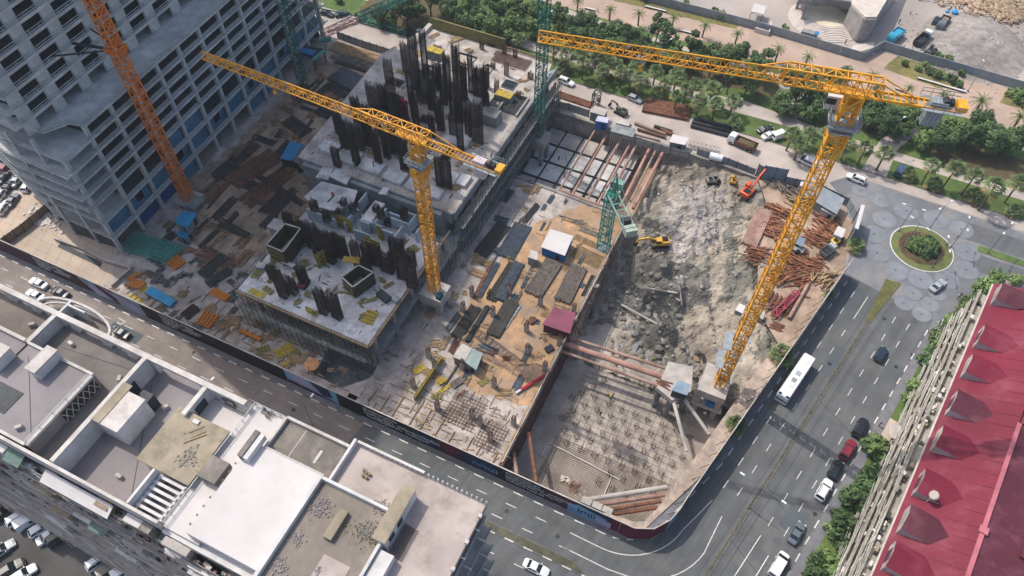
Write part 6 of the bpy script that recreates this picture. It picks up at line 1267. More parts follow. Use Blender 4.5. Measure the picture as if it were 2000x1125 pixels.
# ---------------------------------------------------------------- log yard on the right
bundle((1493, 412), (1461, 482), 3.6, 10, .22, M['pipe'], 'neat raft of long pale pipes at the left of the log yard', name='pipe_raft', cat='pipe raft', layers=2)
bundle((1515, 495), (1495, 525), 3.0, 8, .16, M['concl'], 'white tubes under the right crane mast in the log yard', name='pipe_raft', cat='pipe raft', layers=1)
def scrap(x, y, su, sv, n, ang_, label, mt=M['rust'], Lr=(1.5, 4.5), r=(.08, .22), hmax=1.4):
    p = P(x, y); o = E('scrap_pile', (p.x, p.y, 0), label, 'scrap pile'); m = MB(); rn = random.Random(int(x + y))
    for k in range(n):
        a = radians(ang_ + rn.gauss(0, 22)); L = rn.uniform(*Lr); q = V((p.x + rn.uniform(-su, su), p.y + rn.uniform(-sv, sv), 0)); q.z = rn.uniform(.1, hmax) * max(.15, 1 - ((q.x - p.x) / su) ** 2 * .5 - ((q.y - p.y) / sv) ** 2 * .5)
        d = V((cos(a), sin(a), rn.uniform(-.06, .06))) * L / 2; rr_ = rn.uniform(*r)
        if k % 3: m.tube(q - d, q + d, rr_, 6)
        else: m.bar(q - d, q + d, rr_ * 1.8)
    m.build('scrap_piece', mt, o, kind='stuff'); return o
rust2 = mat('mixed rusty steel', '9c6a4c', '6a4534', .7, rough=.85, bump=.2, bsc=2)
for a in ((1508, 445, 2.6, 3.2, 70, 0, 'rusty beam pile right of the pale pipe raft', rust2), (1520, 412, 2.6, 2.0, 40, -10, 'rusty scrap pile near the orange excavator', rust2), (1612, 435, 2.2, 3.2, 60, -15, 'rusty steel pile in front of the large grey shed', rust2), (1598, 470, 3, 2.4, 50, -10, 'rusty tube pile beside the kiosk', rust2), (1530, 368, 4.0, 1.6, 40, -15, 'timber and scrap strip along the upper yard fence', ST3), (1480, 500, 2.4, 2.4, 45, 20, 'rust red offcuts below the pale pipe raft', rust2), (1545, 505, 2.6, 2.4, 50, 0, 'mixed scrap pile under the crane mast', rust2), (1575, 520, 3.2, 2.6, 45, 15, 'rusty scrap pile in the middle of the log yard', rust2), (1540, 545, 4.0, 2.6, 60, 40, 'mixed pipes and scrap near the pink lattice', rust2), (1600, 545, 2.4, 2.2, 30, 60, 'pale timber and scrap along the boulevard fence', M['wood']), (1560, 400, 2.6, 1.6, 24, -10, 'brown boards at the front of the grey shed', M['wood']), (1520, 600, 2.0, 2.0, 26, 60, 'dark scrap behind the pink lattice', M['rust'])):
    scrap(*a)
for k in range(5): a, b = P(1490 + k * 8, 583 + k * 4.5, .4), P(1502 + k * 8, 565 + k * 4.5, .4); pipe(tuple(a), tuple(b), .36, '%s short thick brown pipe from the left beside the crane mast' % ordinal(k), M['rust'], 'thick_pipe', group='short thick pipes')
pipe(tuple(P(1541, 622, .5)), tuple(P(1578, 556, .5)), .42, 'long brown pipe beside the pink lattice', M['pipe'], 'thick_pipe'); pipe(tuple(P(1536, 612, .4)), tuple(P(1566, 560, .4)), .3, 'thinner brown pipe left of the long one', M['rust'], 'thick_pipe')
o = E('pink_lattice', (*P(1532, 592).to_2d(), 0), 'pink lattice crane section lying in the log yard', 'lattice section'); m = MB(); lattice(m, P(1511, 618, .6), P(1556, 572, .6), 1.3, 6, .09, .055); m.build('lattice_section', mat('pink lattice paint', 'b5485f', '9a3c51', 1), o)
# small fences and walls at the top of the site
def fence(pts, h, mt, label, pm=None, bw=2.4, name='panel_fence', gap=.04, z0=.03):
    pts = [P(*q).to_2d() for q in pts]; o = E(name, (*pts[0], 0), label, 'fence'); posts = []
    for a, b in zip(pts, pts[1:]):
        L = (b - a).length; n = max(1, round(L / bw)); d = (b - a) / L
        for i in range(n):
            p, q = a + d * (L * i / n + gap), a + d * (L * (i + 1) / n - gap); m = MB(); m.wall([p, q], .07, z0, h); m.build('fence_panel', mt, o)
            posts.append(a + d * (L * i / n))
    posts.append(pts[-1])
    for p in posts: m = MB(); m.box((p.x, p.y, 0.01), (.14, .14, h + .25)); m.build('post', pm or M['dsteel'], o)
    return o
GF = mat('grey fence sheet', '8b9196', '747a7f', .4); BF = mat('blue grey gate sheet', '7f8f9c', '6f7f8c', .4)
fence([(1360, 303), (1420, 322), (1472, 343)], 2.2, GF, 'grey panel fence above the dirt mound'); fence([(1474, 345), (1485, 350)], 4.2, BF, 'short tall screen left of the blue grey gate')
fence([(1486, 350), (1530, 358)], 4.6, BF, 'tall blue grey sheet gate at the top of the log yard', name='sheet_gate'); fence([(1530, 360), (1590, 372), (1652, 402), (1668, 432)], 2.6, GF, 'grey sheet fence round the top of the log yard', bw=2.2)
fence([(1075, 208), (1110, 215), (1150, 228)], 2.2, mat('mesh fence', '9a9a96', '7e7e7a', 1), 'pale mesh fence along the retaining wall'); fence([(1240, 283), (1290, 296), (1345, 308)], 2.0, mat('mesh fence', '9a9a96', '7e7e7a', 1), 'pale mesh fence above the strut pipes'); fence([(660, 75), (710, 93), (780, 115)], 2.4, mat('mesh fence', '9a9a96', '7e7e7a', 1), 'grey fence between the service road and the stored boards')
fence([(2, 486), (50, 452), (112, 400)], 2.4, mat('rusty frame fence', '94826d', '7c6a58', 1), 'tall framed fence of the yard beside the tower car park')
o = E('billboard', (*P(1662, 450).to_2d(), 0), 'large plain grey board at the fence corner facing the roundabout', 'billboard'); a, b = P(1655, 478), P(1668, 432); m = MB(); m.wall([a.to_2d(), b.to_2d()], .25, .6, 5.4); m.build('board', GF, o); m = MB(); m.bar((a.x, a.y, 5.5), (b.x, b.y, 5.5), .8, .2); m.build('board_cap', R3, o)
for t in (.1, .9): q = a.lerp(b, t); m = MB(); m.box((q.x - .4, q.y, .03), (.2, .2, 5)); m.build('post', M['dsteel'], o)
# strip on the retaining wall
for k in range(3): pipe(tuple(P(1412 - 64 * 0 + k * 0 - 64, 250 + k * 0, .0) + V((0, 0, 0))) if 0 else tuple(P(1349 + k * 3, 245 - k * 7, .55)), tuple(P(1430 + k * 4, 266 - k * 7, .55)), .5, '%s of three big black pipes beside the service road' % ('nearest', 'middle', 'farthest')[k], mat('black pipe', '3d3d3e', '2c2c2e', 1), 'black_pipe', group=None)
bundle((1258, 207), (1345, 224), 5.5, 22, .14, M['rust'], 'wide bundle of brown steel bars beside the service road', layers=3)
for k, (a, b, r, mt) in enumerate((((1290, 252), (1312, 262), .5, M['rust']), ((1278, 246), (1313, 257), .45, ST2), ((1240, 240), (1300, 262), .4, M['pipe']), ((1245, 252), (1300, 268), .35, M['rust']), ((1240, 262), (1290, 275), .3, M['pipe']))): pipe(tuple(P(*a, .5)), tuple(P(*b, .5)), r, '%s pipe in the heap on top of the retaining wall' % ('short rusty', 'black', 'long pale', 'brown', 'thin pale')[k], mt, 'stored_pipe')
bundle((1075, 180), (1155, 207), 2.4, 10, .12, M['rust'], 'brown steel bars along the service road fence', layers=2); bundle((640, 62), (700, 45), 1.0, 4, .1, M['wood'], 'boards at the far end of the service road', layers=1)
o = E('pump_frame', (*P(1163, 205).to_2d(), 0), 'black four legged steel frame on the retaining wall', 'steel frame'); m = MB(); c = P(1163, 206); lattice(m, c, c + V((0, 0, 4.2)), 1.8, 3, .1, .06); m.build('frame_leg', M['dsteel'], o)
o = E('loading_platform', (*P(1200, 258).to_2d(), 0), 'grey concrete loading platform hanging over the retaining wall', 'platform'); m = MB(); m.prism(pz([(1192, 256), (1199, 242), (1242, 252), (1237, 268)], 1.2), .8, 1.2); m.build('platform_slab', M['concd'], o); m = MB()
for k in range(12): q = P(1193 + k * 4, 262 + k * .9, .8); m.bar((q.x, q.y, .8), (q.x, q.y - .1, -4.5 + random.random()), .12)
m.build('hanging_hose', M['concl'], o, kind='stuff'); m = MB(); m.prism(pz([(1203, 240), (1208, 231), (1232, 237), (1228, 246)], .9), .03, .9); m.build('concrete_block', M['concl'], o)
o = E('gabion_frame', (*P(1375, 278).to_2d(), 0), 'pale lattice frames lying beside the dump truck', 'lattice frame'); m = MB(); lattice(m, P(1345, 283, .4), P(1402, 296, .4), 1.6, 14, .06, .04); m.build('frame', M['concl'], o)
# blue stack platform beside the tower end
o = E('storage_rack', (*P(610, 125).to_2d(), 0), 'raised steel rack with bright blue sheets beside the tower end', 'rack'); m = MB(); m.prism(pz([(580, 100), (596, 88), (636, 96), (612, 116)], 4.2), 4.0, 4.2); m.build('rack_deck', M['dsteel'], o); m = MB(); m.prism(pz([(583, 99), (590, 93), (618, 98), (610, 107)], 4.9), 4.21, 4.9); m.build('blue_sheet', BLr, o); m = MB(); m.prism(pz([(609, 114), (632, 96), (636, 98), (613, 117)], 4.5), 4.21, 4.5); m.build('edge_beam', TEAL, o); m = MB()
for x, y in ((582, 100), (598, 90), (632, 97), (612, 114)): q = P(x, y, 4.1); m.box((q.x, q.y, .02), (.25, .25, 3.97))
m.build('rack_post', M['dsteel'], o)
o = E('teal_jib_section', (*P(745, 55).to_2d(), 0), 'teal lattice jib sections laid along the service road', 'lattice section')
for k in range(3): m = MB(); lattice(m, P(700 + k * 38, 36 + k * 11, .9), P(735 + k * 38, 46 + k * 11, .9), 1.5, 6, .09, .055); m.build('lattice_section', GC, o)
pl = E('portal_post', (*P(640, 94).to_2d(), 0), 'tall thin concrete post at the far corner of the tower', 'post'); m = MB(); q = P(638, 96); m.tube((q.x, q.y, .02), (q.x, q.y, 17), .45, 10); m.build('shaft', M['concl'], pl); m = MB(); m.box((q.x, q.y, 17.01), (1.2, 1.2, .3)); m.build('post_cap', M['concl'], pl)
# parapet wall of the lower ramp in the yard
for k, (pp, h, l) in enumerate((([(110, 470), (160, 488), (205, 512)], 1.1, 'low wall along the sunken ramp in the tan yard'), ([(205, 512), (258, 528)], 1.2, 'low wall at the end of the sunken ramp'), ([(220, 562), (258, 528)], 1.0, 'pale wall strip between the tan yard and the concrete yard'))):
    pt = [P(*q).to_2d() for q in pp]; one('low_wall', MB().wall(pt, .45, .05, h), M['concl'], l, 'low wall')
m = MB(); m.prism(pz([(118, 474), (200, 512), (196, 522), (112, 482)], .07), .045, .07); one('ramp_shade', m, M['dsteel'], 'dark sheet painted for the shaded mouth of the sunken ramp in the tan yard', 'ramp')  # thin dark sheet, shade of the ramp mouth put into its colour
p = P(88, 425); m = MB()
for k in range(160): m.rock((p.x + random.gauss(0, 2.6), p.y + random.gauss(0, 1.6), .15), random.uniform(.15, .6), 5, .5)
o = E('white_rubble_heap', (p.x, p.y, 0), 'heap of white rubble in the corner of the tan yard', 'rubble heap'); m.build('rubble', R3, o, kind='stuff')
# boulders of the mound
m = MB()
for k in range(900):
    u, v = random.uniform(-23, 12), random.uniform(84, 145)
    if not inside((u, v), PIT): continue
    wt = 1 if abs(u + 11) < 8 and abs(v - 128) < 13 else .45
    if random.random() < wt: m.rock((u, v, hgt(u, v) + .05), random.choice((.12, .16, .2, .28, .4, .6)) * random.uniform(.7, 1.2), 5)
one('mound_stones', m, M['rubw'], 'loose pale stones strewn over the earth mound', 'stones', kind='stuff')
m = MB()
for k in range(95):
    u, v = random.gauss(-13, 5), random.gauss(98, 6)
    if inside((u, v), PIT): m.rock((u, v, hgt(u, v) + .1), random.uniform(.3, 1.1), 6)
for k in range(60):
    u, v = random.gauss(1, 2), random.gauss(89, 4)
    if inside((u, v), PIT): m.rock((u, v, hgt(u, v) + .1), random.uniform(.3, .8), 6)
one('mound_boulders', m, mat('grey boulder', '8b8880', '64625c', .7, bump=.4), 'grey boulders and broken concrete at the foot of the mound', 'boulders', kind='stuff')
for k, (x0, y0, x1, y1) in enumerate(((1262, 565, 1318, 590), (1300, 580, 1325, 597), (1215, 590, 1290, 640), (1160, 432, 1235, 448), (1320, 580, 1330, 600))):
    a, b = P(x0, y0, -7), P(x1, y1, -7); a.z, b.z = hgt(a.x, a.y) + .5, hgt(b.x, b.y) + .5; pipe(tuple(a), tuple(b), .24, '%s grey pile head lying in the mud of the pit' % ordinal(k), M['concl'], 'fallen_pile', 'concrete pile', 'fallen piles')
# rubble field and heaps beyond the promenade
m = MB(); m2 = MB()
for k in range(1500):
    x, y = random.gauss(1900, 60), random.gauss(95, 30); q = P(x, y); m.rock((q.x, q.y, .05 + max(0, .8 - (abs(x - 1900) / 90) ** 2 - (abs(y - 90) / 45) ** 2) * 2.2), random.choice((.15, .2, .3, .5)) * random.uniform(.7, 1.4), 5)
for k in range(260):
    x, y = random.choice(((random.gauss(1920, 40), random.gauss(5, 8)), (random.gauss(1975, 20), random.gauss(25, 10)))); q = P(x, y); m2.rock((q.x, q.y, .3), random.uniform(.3, 1.3), 5); a = random.random() * 6; m2.bar(q + V((0, 0, .5)), q + V((cos(a) * 3, sin(a) * 3, .8)), .3)
cR = P(1900, 90); md = MB(); n_ = 26
for j in range(n_ + 1):
    for i in range(n_ + 1):
        u, v = (i / n_ - .5) * 30, (j / n_ - .5) * 36; r_ = hypot(u / 15, v / 18); md.v.append((cR.x + u, cR.y + v, max(-.2, (1 - r_) * 2.6 + noise.noise(V((u * .3, v * .3, 4))) * .7 * (1 - min(1, r_)))))
md.f = [(j * (n_ + 1) + i, j * (n_ + 1) + i + 1, (j + 1) * (n_ + 1) + i + 1, (j + 1) * (n_ + 1) + i) for j in range(n_) for i in range(n_)]
struct('rubble_mound', md, mat('grey rubble ground', '9a938c', '7d7670', .5, bump=.8, bsc=2.5))
one('rubble_field', m, mat('grey rubble stones', 'a59e98', '857e79', 1), 'low field of grey rubble beyond the promenade wall', 'rubble', kind='stuff'); one('debris_heap', m2, mat('tan debris', 'b39a7c', '857362', 1), 'tan heap of debris and timber in the far corner', 'debris', kind='stuff')
# ---------------------------------------------------------------- trees
LF = [mat('leaf green a', '465c34', '6b8047', 1.6, rough=.7, obj=True, rnd=.3, big=.25, bigsc=.5), mat('leaf green b', '3a5030', '587042', 1.6, rough=.7, obj=True, rnd=.3, big=.25, bigsc=.5), mat('leaf green c', '5c7540', '82975a', 1.6, rough=.7, obj=True, rnd=.15, big=.2, bigsc=.5)]
PF = mat('fan palm leaf', '465c36', '728150', 1.2, rough=.6, obj=True, rnd=.18, big=.2, bigsc=.6); DF = mat('date palm leaf', '64753f', '8d935a', 1.2, rough=.6, obj=True, rnd=.12); BK = mat('bark', '7a6552', '57483b', 3, rough=.9, bump=.5, obj=True)
DL = mat('dry palm leaf', '9c8a5d', '7f7048', 1.5, obj=True)
def crown(R, H, n, rn, leaf=.42, blobs=11, zc=0):
    m = MB(); bl = [(V((0, 0, zc)), R * .6)]
    for k in range(blobs):
        a = rn.uniform(0, 2 * pi); e = rn.uniform(-.5, .9); q_ = rn.uniform(.5, .82); d = V((cos(a) * cos(e) * R * q_, sin(a) * cos(e) * R * q_, zc + sin(e) * H * .6)); bl.append((d, R * rn.uniform(.22, .45)))
    for i in range(n):
        c, r = rn.choice(bl); d = V((rn.gauss(0, 1), rn.gauss(0, 1), rn.gauss(0, 1) * .9 + .15)).normalized(); p = c + d * r * rn.choice((rn.uniform(.75, 1.05), rn.uniform(.5, 1.35)))
        t = (d + V((rn.uniform(-.7, .7), rn.uniform(-.7, .7), rn.uniform(-.3, .9)))).normalized(); a = t.orthogonal().normalized(); a = Matrix.Rotation(rn.uniform(0, 6.28), 3, t) @ a; b = t.cross(a); s = leaf * rn.uniform(.6, 1.25)
        m.add([p - a * s, p - b * s * .55, p + a * s, p + b * s * .55], [(0, 1, 2, 3)])
    return m
def mktree(k, R, H, th, n, leafm, name='leafy_tree', leaf=.42):
    rn = random.Random(50 + k); o = E(name, (0, 0, 0), 'tree', 'tree'); m = MB(); m.tube((0, 0, 0), (.1, .05, th), .22, 8, .14)
    for i in range(6):
        a = i * 1.1 + k; m.tube((.1, .05, th * .9), (cos(a) * R * .55, sin(a) * R * .55, th + H * rn.uniform(.3, .7)), .1, 5, .03)
    m.build('trunk', BK, o); c = crown(R, H, n, rn, leaf, zc=th + H * .45); c.build('crown', leafm, o); return o
TR = [mktree(0, 3.0, 4.4, 1.6, 2400, LF[0], leaf=.33), mktree(1, 2.6, 5.4, 1.7, 2000, LF[1], leaf=.3), mktree(2, 3.3, 4.2, 1.5, 2600, LF[1], leaf=.34), mktree(3, 2.5, 3.8, 1.4, 1700, LF[2], leaf=.32), mktree(7, 2.2, 5.8, 1.9, 1700, LF[1], leaf=.3), mktree(8, 2.9, 3.6, 1.3, 1900, LF[0], leaf=.36)]
BU = [mktree(4, 1.5, 1.7, .15, 650, LF[0], 'shrub', .27), mktree(5, 1.2, 1.3, .1, 500, LF[2], 'shrub', .25), mktree(6, 1.7, 1.9, .15, 750, LF[1], 'shrub', .28)]
used = set()
def place(proto, loc, rz, label, group, sc=1, cat=None):
    if proto.name in used: o = copy_tree(proto)
    else: o = proto; used.add(proto.name)
    o.location = loc; o.rotation_euler = (0, 0, rz); o.scale = (sc,) * 3 if not hasattr(sc, '__len__') else sc
    o['label'] = label; o['group'] = group
    if cat: o['category'] = cat
    return o
park = [(1092, 38), (1107, 45), (1142, 50), (1150, 62), (1172, 65), (1197, 70), (1220, 56), (1230, 78), (1257, 68), (1285, 58), (1270, 95), (1300, 76), (1322, 86), (1350, 92), (1375, 92), (1405, 105), (1445, 105), (1425, 118), (1475, 125), (1490, 138), (1425, 162), (1462, 160), (1120, 62), (1015, 20), (1005, 45), (1035, 30), (1037, 52), (747, 27), (772, 32), (795, 32), (880, 37), (910, 50), (925, 10), (937, 32), (975, 20), (970, 45), (987, 62), (870, 14), (1000, 5), (950, 58), (900, 20), (840, 5), (960, 0), (1525, 185), (1562, 192), (1582, 207), (1612, 192), (1600, 228), (1545, 205), (1712, 225), (1745, 220), (1725, 250), (1762, 250), (1700, 200), (1780, 230), (1812, 250), (1832, 265), (1807, 272), (1862, 250), (1840, 285), (1912, 240), (1937, 254), (1925, 272), (1962, 264), (1980, 285), (1995, 275), (1545, 137), (1568, 144), (1598, 152), (1640, 148), (1200, 95), (1245, 100), (1310, 112), (1390, 128), (1340, 120), (1190, 85), (1160, 82), (1125, 80), (1890, 275), (1955, 290), (1880, 262), (1060, 40), (1070, 60), (810, 12), (780, 10)]
rn = random.Random(3); park.sort(key=lambda p: p[0] + p[1] * .3)
for i, (x, y) in enumerate(park):
    s = rn.uniform(.95, 1.25) * (.8 if 1540 < x < 1660 and y < 160 else 1); p = P(x, y, 3.6 * s); k = rn.choice((0, 1, 1, 2, 2, 3, 4, 4, 5))
    place(TR[k], (p.x, p.y, .03), rn.uniform(0, 6), '%s bushy green park tree from the left end of the park strip' % (ordinal(i) if i < 49 else 'right part, ' + ordinal(i - 49)), 'bushy trees in the park strip', (s * rn.uniform(.85, 1.15), s * rn.uniform(.85, 1.15), s * rn.uniform(.85, 1.2)))
for i, (x, y, h) in enumerate(((662, 6, .8), (831, 50, .75), (846, 56, .7), (748, 40, .5), (1535, 60, .6))):
    p = P(x, y); place(BU[i % 3], p, i, '%s small clipped round bush from the left beside the service road path' % ordinal(i), 'clipped bushes at the path', h * 1.3, 'bush')
hedge = [(1882, 612, 1), (1864, 634, 1.15), (1838, 660, 1.15), (1836, 680, 1.1), (1818, 704, 1.25), (1852, 648, .9), (1795, 762, 1.35), (1780, 784, 1.2), (1803, 778, .9), (1898, 592, 1), (1912, 576, 1.1), (1930, 555, 1.4), (1948, 545, .9), (1712, 878, 1.2), (1720, 895, .8), (1698, 945, 1.3), (1716, 938, 1), (1676, 985, 1.2), (1696, 975, .9), (1652, 1028, 1.3), (1630, 1035, 1.2), (1642, 1060, 1), (1610, 1096, 1.5), (1628, 1110, 1.3), (1595, 1110, 1.1), (1985, 545, 1.0), (1825, 690, .9)]
for i, (x, y, s) in enumerate(sorted(hedge, key=lambda h: -h[1])):
    p = P(x, y, .9 * s); place(BU[rn.choice((0, 1, 2, 2))], (p.x - .3, p.y, .05), rn.uniform(0, 6), '%s dark green garden shrub from the bottom, in front of the cream balconies' % ordinal(i), 'garden shrubs by the red roofed building', s * rn.uniform(1.25, 1.55))
gnd('garden_lawn', [WN(20, 16.4), WN(92, 16.2), WN(92, 21), WN(20, 23)], .11, M['grass']); gnd('garden_lawn', [WN(99, 16.2), WN(131, 16), WN(138, 20), WN(99, 20.5)], .11, M['grass'])
gnd('forecourt', [WN(92, 16.2), WN(99, 16.2), WN(99, 20.5), WN(92, 21)], .12, M['tan']); gnd('forecourt', [WN(70, 16.3), WN(72.5, 16.3), WN(72.5, 22), WN(70, 22)], .125, M['tan'])
cI = ic; k_ = 0                                         # roundabout planting
for i in range(13):
    a = i * 2.4; r = .35 + .72 * sqrt(i) * .95; r = min(r, 3.2); sh = (cI.x + cos(a) * r + .2, cI.y + sin(a) * r * .9 - .2, .16)
    place(BU[(0, 1, 2)[i % 3]], sh, a, '%s rounded bush of the clump on the roundabout island' % ordinal(i), 'bushes on the roundabout', .95 if i > 3 else 1.1)
mfl = MB()
for i in range(220):
    a = random.random() * 6.28; r = random.uniform(3.9, 4.9); c = V((cI.x + cos(a) * r, cI.y + sin(a) * r, .17)); mfl.rock((c.x, c.y, .25), random.uniform(.08, .2), 5)
one('flower_ring', mfl, mat('brown bedding plants', '6d4a3f', '4d3a2e', 2), 'ring of low brown bedding plants round the island bushes', 'flower bed', kind='stuff')
for i, (x, y, s) in enumerate(((1765, 128, .8), (1793, 137, 1), (1812, 143, .9), (1825, 150, 1), (1842, 155, 1), (1855, 160, 1), (1875, 148, .8), (1808, 130, 1), (1870, 168, .8), (1985, 195, 1.6), (1970, 188, 1.4), (1995, 205, 1.4), (1310, 8, 1.2), (1295, 4, 1), (1395, 30, 1), (1408, 36, 1.1), (1375, 26, .8), (1830, 118, 1), (1850, 120, .9), (1533, 57, 1), (1260, 0, 1), (1340, 10, .8))):
    p = P(x, y); place(BU[i % 3], (p.x, p.y, .05), i, '%s dry green shrub in the planting strips along the promenade' % ordinal(i), 'promenade strip shrubs', s)
# fan palms
def fanpalm(k, ht, R=2.1, n=24):
    rn_ = random.Random(90 + k); o = E('fan_palm', (0, 0, 0), 'palm', 'palm'); m = MB(); m.tube((0, 0, 0), (.12, .06, ht), .2, 8, .15); m.build('trunk', BK, o); m = MB(); md = MB()
    for i in range(n):
        a = i * 2.4 + rn_.uniform(-.2, .2); e = 1.3 - 1.75 * (i / n) ** .9 + rn_.uniform(-.12, .12); d = V((cos(a) * cos(e), sin(a) * cos(e), sin(e))); b0 = V((.12, .06, ht)); pl = R * rn_.uniform(.45, .62); h = b0 + d * pl
        s = d.cross(V((0, 0, 1))); s = s.normalized() if s.length > .1 else V((1, 0, 0)); up = s.cross(d).normalized(); q = m if i < n - 5 else md
        q.bar(b0, h, .05)
        for j in range(9):
            g = (j - 4) * .33; t = (d * cos(g) + s * sin(g)); L = R * rn_.uniform(.5, .68) * (1 - abs(j - 4) * .05); w_ = (s * cos(g) - d * sin(g)) * .1
            tip = h + t * L - V((0, 0, .28 * L)) - up * .05; mid = h + t * L * .55 + up * .03
            q.add([h, mid - w_, tip, mid + w_], [(0, 1, 2, 3)])
    c = m.build('crown', PF, o); md.build('dead_leaf', DL, c); return o
FP = [fanpalm(0, 3.6), fanpalm(1, 4.2, 1.9), fanpalm(2, 5.6, 2.1), fanpalm(3, 1.0, 1.9, 24)]
fan = [(1105, 112, 0), (1139, 130, 1), (1132, 108, 0), (1165, 117, 1), (1175, 142, 0), (1206, 126, 0), (1213, 146, 1), (1242, 134, 0), (1280, 142, 1), (1251, 164, 0), (1320, 156, 0), (1286, 184, 3), (1322, 192, 1), (1357, 166, 0), (1390, 184, 1), (1365, 203, 0), (1397, 216, 1), (1431, 203, 0), (1434, 240, 3), (1015, 78, 0), (1082, 95, 0), (985, 75, 3), (1545, 270, 1), (1582, 268, 0), (1652, 291, 0), (1687, 298, 1), (1725, 308, 1), (1774, 340, 3), (1820, 326, 2), (1862, 335, 2), (1900, 348, 2), (1935, 378, 2), (1987, 363, 2), (1825, 361, 3), (1905, 385, 3), (1980, 412, 3), (1618, 262, 0), (1100, 135, 3), (1190, 128, 0), (1232, 150, 0), (1300, 165, 0), (1340, 180, 1), (1672, 481, 3), (1525, 697, 3), (1437, 830, 3), (1620, 573, 3), (1378, 172, 0), (1560, 290, 0), (1155, 100, 0)]
fan.sort()
for i, (x, y, k) in enumerate(fan):
    hz = (3.8, 4.2, 5.8, 1.2)[k]; side = x in (1672, 1525, 1437, 1620); p = P(x, y, hz); sc_ = rn.uniform(1.0, 1.4) * (1.25 if x == 1525 else .6 if x == 1620 else 1)
    if side: lb = {1672: 'shaggy fan palm outside the log yard fence near the grey billboard', 1525: 'large yellow green fan palm leaning out over the fence near the bus', 1437: 'fan palm growing at the capping beam near the right crane base', 1620: 'tiny fan palm at the foot of the boulevard hoarding'}[x]
    else: lb = '%s fan palm from the left in the rows beside the service road' % ordinal(i)
    place(FP[k], (p.x, p.y, .03), rn.uniform(0, 6), lb, 'fan palms along the site' , sc_)
def datepalm(k, ht, R=2.3, n=26):
    rn_ = random.Random(120 + k); o = E('date_palm', (0, 0, 0), 'palm', 'palm'); m = MB(); m.tube((0, 0, 0), (.2 * k, .1, ht), .27, 8, .22); m.build('trunk', BK, o); m = MB()
    for i in range(n):
        a = i * 2.4; e = 1.2 - 1.5 * i / n; p = V((.2 * k, .1, ht)); d = V((cos(a) * cos(e), sin(a) * cos(e), sin(e))); s = V((-sin(a), cos(a), 0)); L = R * rn_.uniform(.8, 1.1) / 6
        for j in range(6):
            q = p + d * L; d = (d - V((0, 0, .2 + .03 * j))).normalized(); wd = .34 * (1 - (j / 6) ** 2) + .06
            for sg in (-1, 1):
                for t in (0, .5):
                    c = p.lerp(q, t); m.add([c, c + s * sg * wd + d * .25 - V((0, 0, .13)), c + (q - p) * .33], [(0, 1, 2)])
            m.bar(p, q, .04); p = q
    m.build('crown', DF, o); return o
DP = [datepalm(0, 3.6), datepalm(1, 4.2, 2.5), datepalm(2, 3.2, 2.0)]
for i, (x, y, k, s) in enumerate(((1127, 24, 0, 1), (1190, 40, 0, 1), (1246, 50, 1, .95), (1312, 54, 0, .95), (1371, 73, 1, 1), (1435, 87, 0, 1), (1513, 122, 1, 1), (1571, 132, 0, 1), (1695, 168, 0, 1), (1766, 187, 2, .9), (1829, 206, 2, 1.1), (1898, 231, 1, 1.3), (1975, 256, 1, 1.15))):
    place(DP[k], P(x, y), i * 1.3, '%s feathery date palm from the left along the tan promenade' % ordinal(i), 'date palms along the promenade', s)
# tufts in the medians and verge plants along the hoarding
m = MB()
for k in range(900):
    if k % 3 == 0: u, v = random.uniform(-55, -4), random.uniform(39.1, 40.2)
    else: u, v = WN(random.uniform(30, 125), random.choice((3.6, 3.6, -5.3)))
    h = random.uniform(.1, .35); c = V((u, v, .12)); a = random.random() * 6; m.add([c, c + V((cos(a) * .12, sin(a) * .12, 0)), c + V((random.uniform(-.15, .15), random.uniform(-.15, .15), h))], [(0, 1, 2)])
one('verge_grass', m, LF[2], 'grass tufts along the medians and the hoarding foot', 'grass', kind='stuff')
# ---------------------------------------------------------------- vehicles
CM = {}
def paint(nm, a, r=.35, met=.0): return mat('car paint ' + nm, a, a, 1, rough=r, metal=met, spec=.6, obj=True, big=.04)
PT = {n: paint(n, c) for n, c in (('white', 'dedfe0'), ('silver', '9da3a8'), ('grey', '5d666e'), ('black', '17191d'), ('navy', '1d2a3c'), ('burgundy', '7d1f2e'), ('green', '22332f'), ('teal', '2e95b4'), ('cream', 'd9d6cb'), ('blue', '3c4f69'))}
TY = mat('tyre rubber', '1b1b1c', '232324', 3, obj=True); RIM = mat('wheel rim', '9a9c9e', '808284', 2, rough=.4, metal=.6, obj=True); HLm = mat('headlight lens', 'dfe3e6', 'c7ccd0', 2, rough=.15, obj=True); TLm = mat('tail light lens', '9a1c1c', '7d1414', 2, rough=.25, obj=True); CG_ = mat('car glass', '1e272d', '263239', 1, rough=.08, spec=.7, obj=True); TRIM = mat('dark trim', '26282b', '1f2023', 2, obj=True)
def loft(sts):
    """stations (x, half width, z low, z shoulder, z top) to a closed hull"""
    m = MB(); n = 10
    for x, hw, zl, zs, zt in sts:
        m.v += [(x, -hw * .92, zl), (x, -hw, zl + .18), (x, -hw, zs), (x, -hw * .86, zt), (x, -hw * .3, zt + .03), (x, hw * .3, zt + .03), (x, hw * .86, zt), (x, hw, zs), (x, hw, zl + .18), (x, hw * .92, zl)]
    for i in range(len(sts) - 1):
        for j in range(n): a, b = i * n + j, i * n + (j + 1) % n; m.f.append((a, a + n, b + n, b))
    m.f += [tuple(range(n)), tuple(range(len(sts) * n - 1, (len(sts) - 1) * n - 1, -1))]
    return m
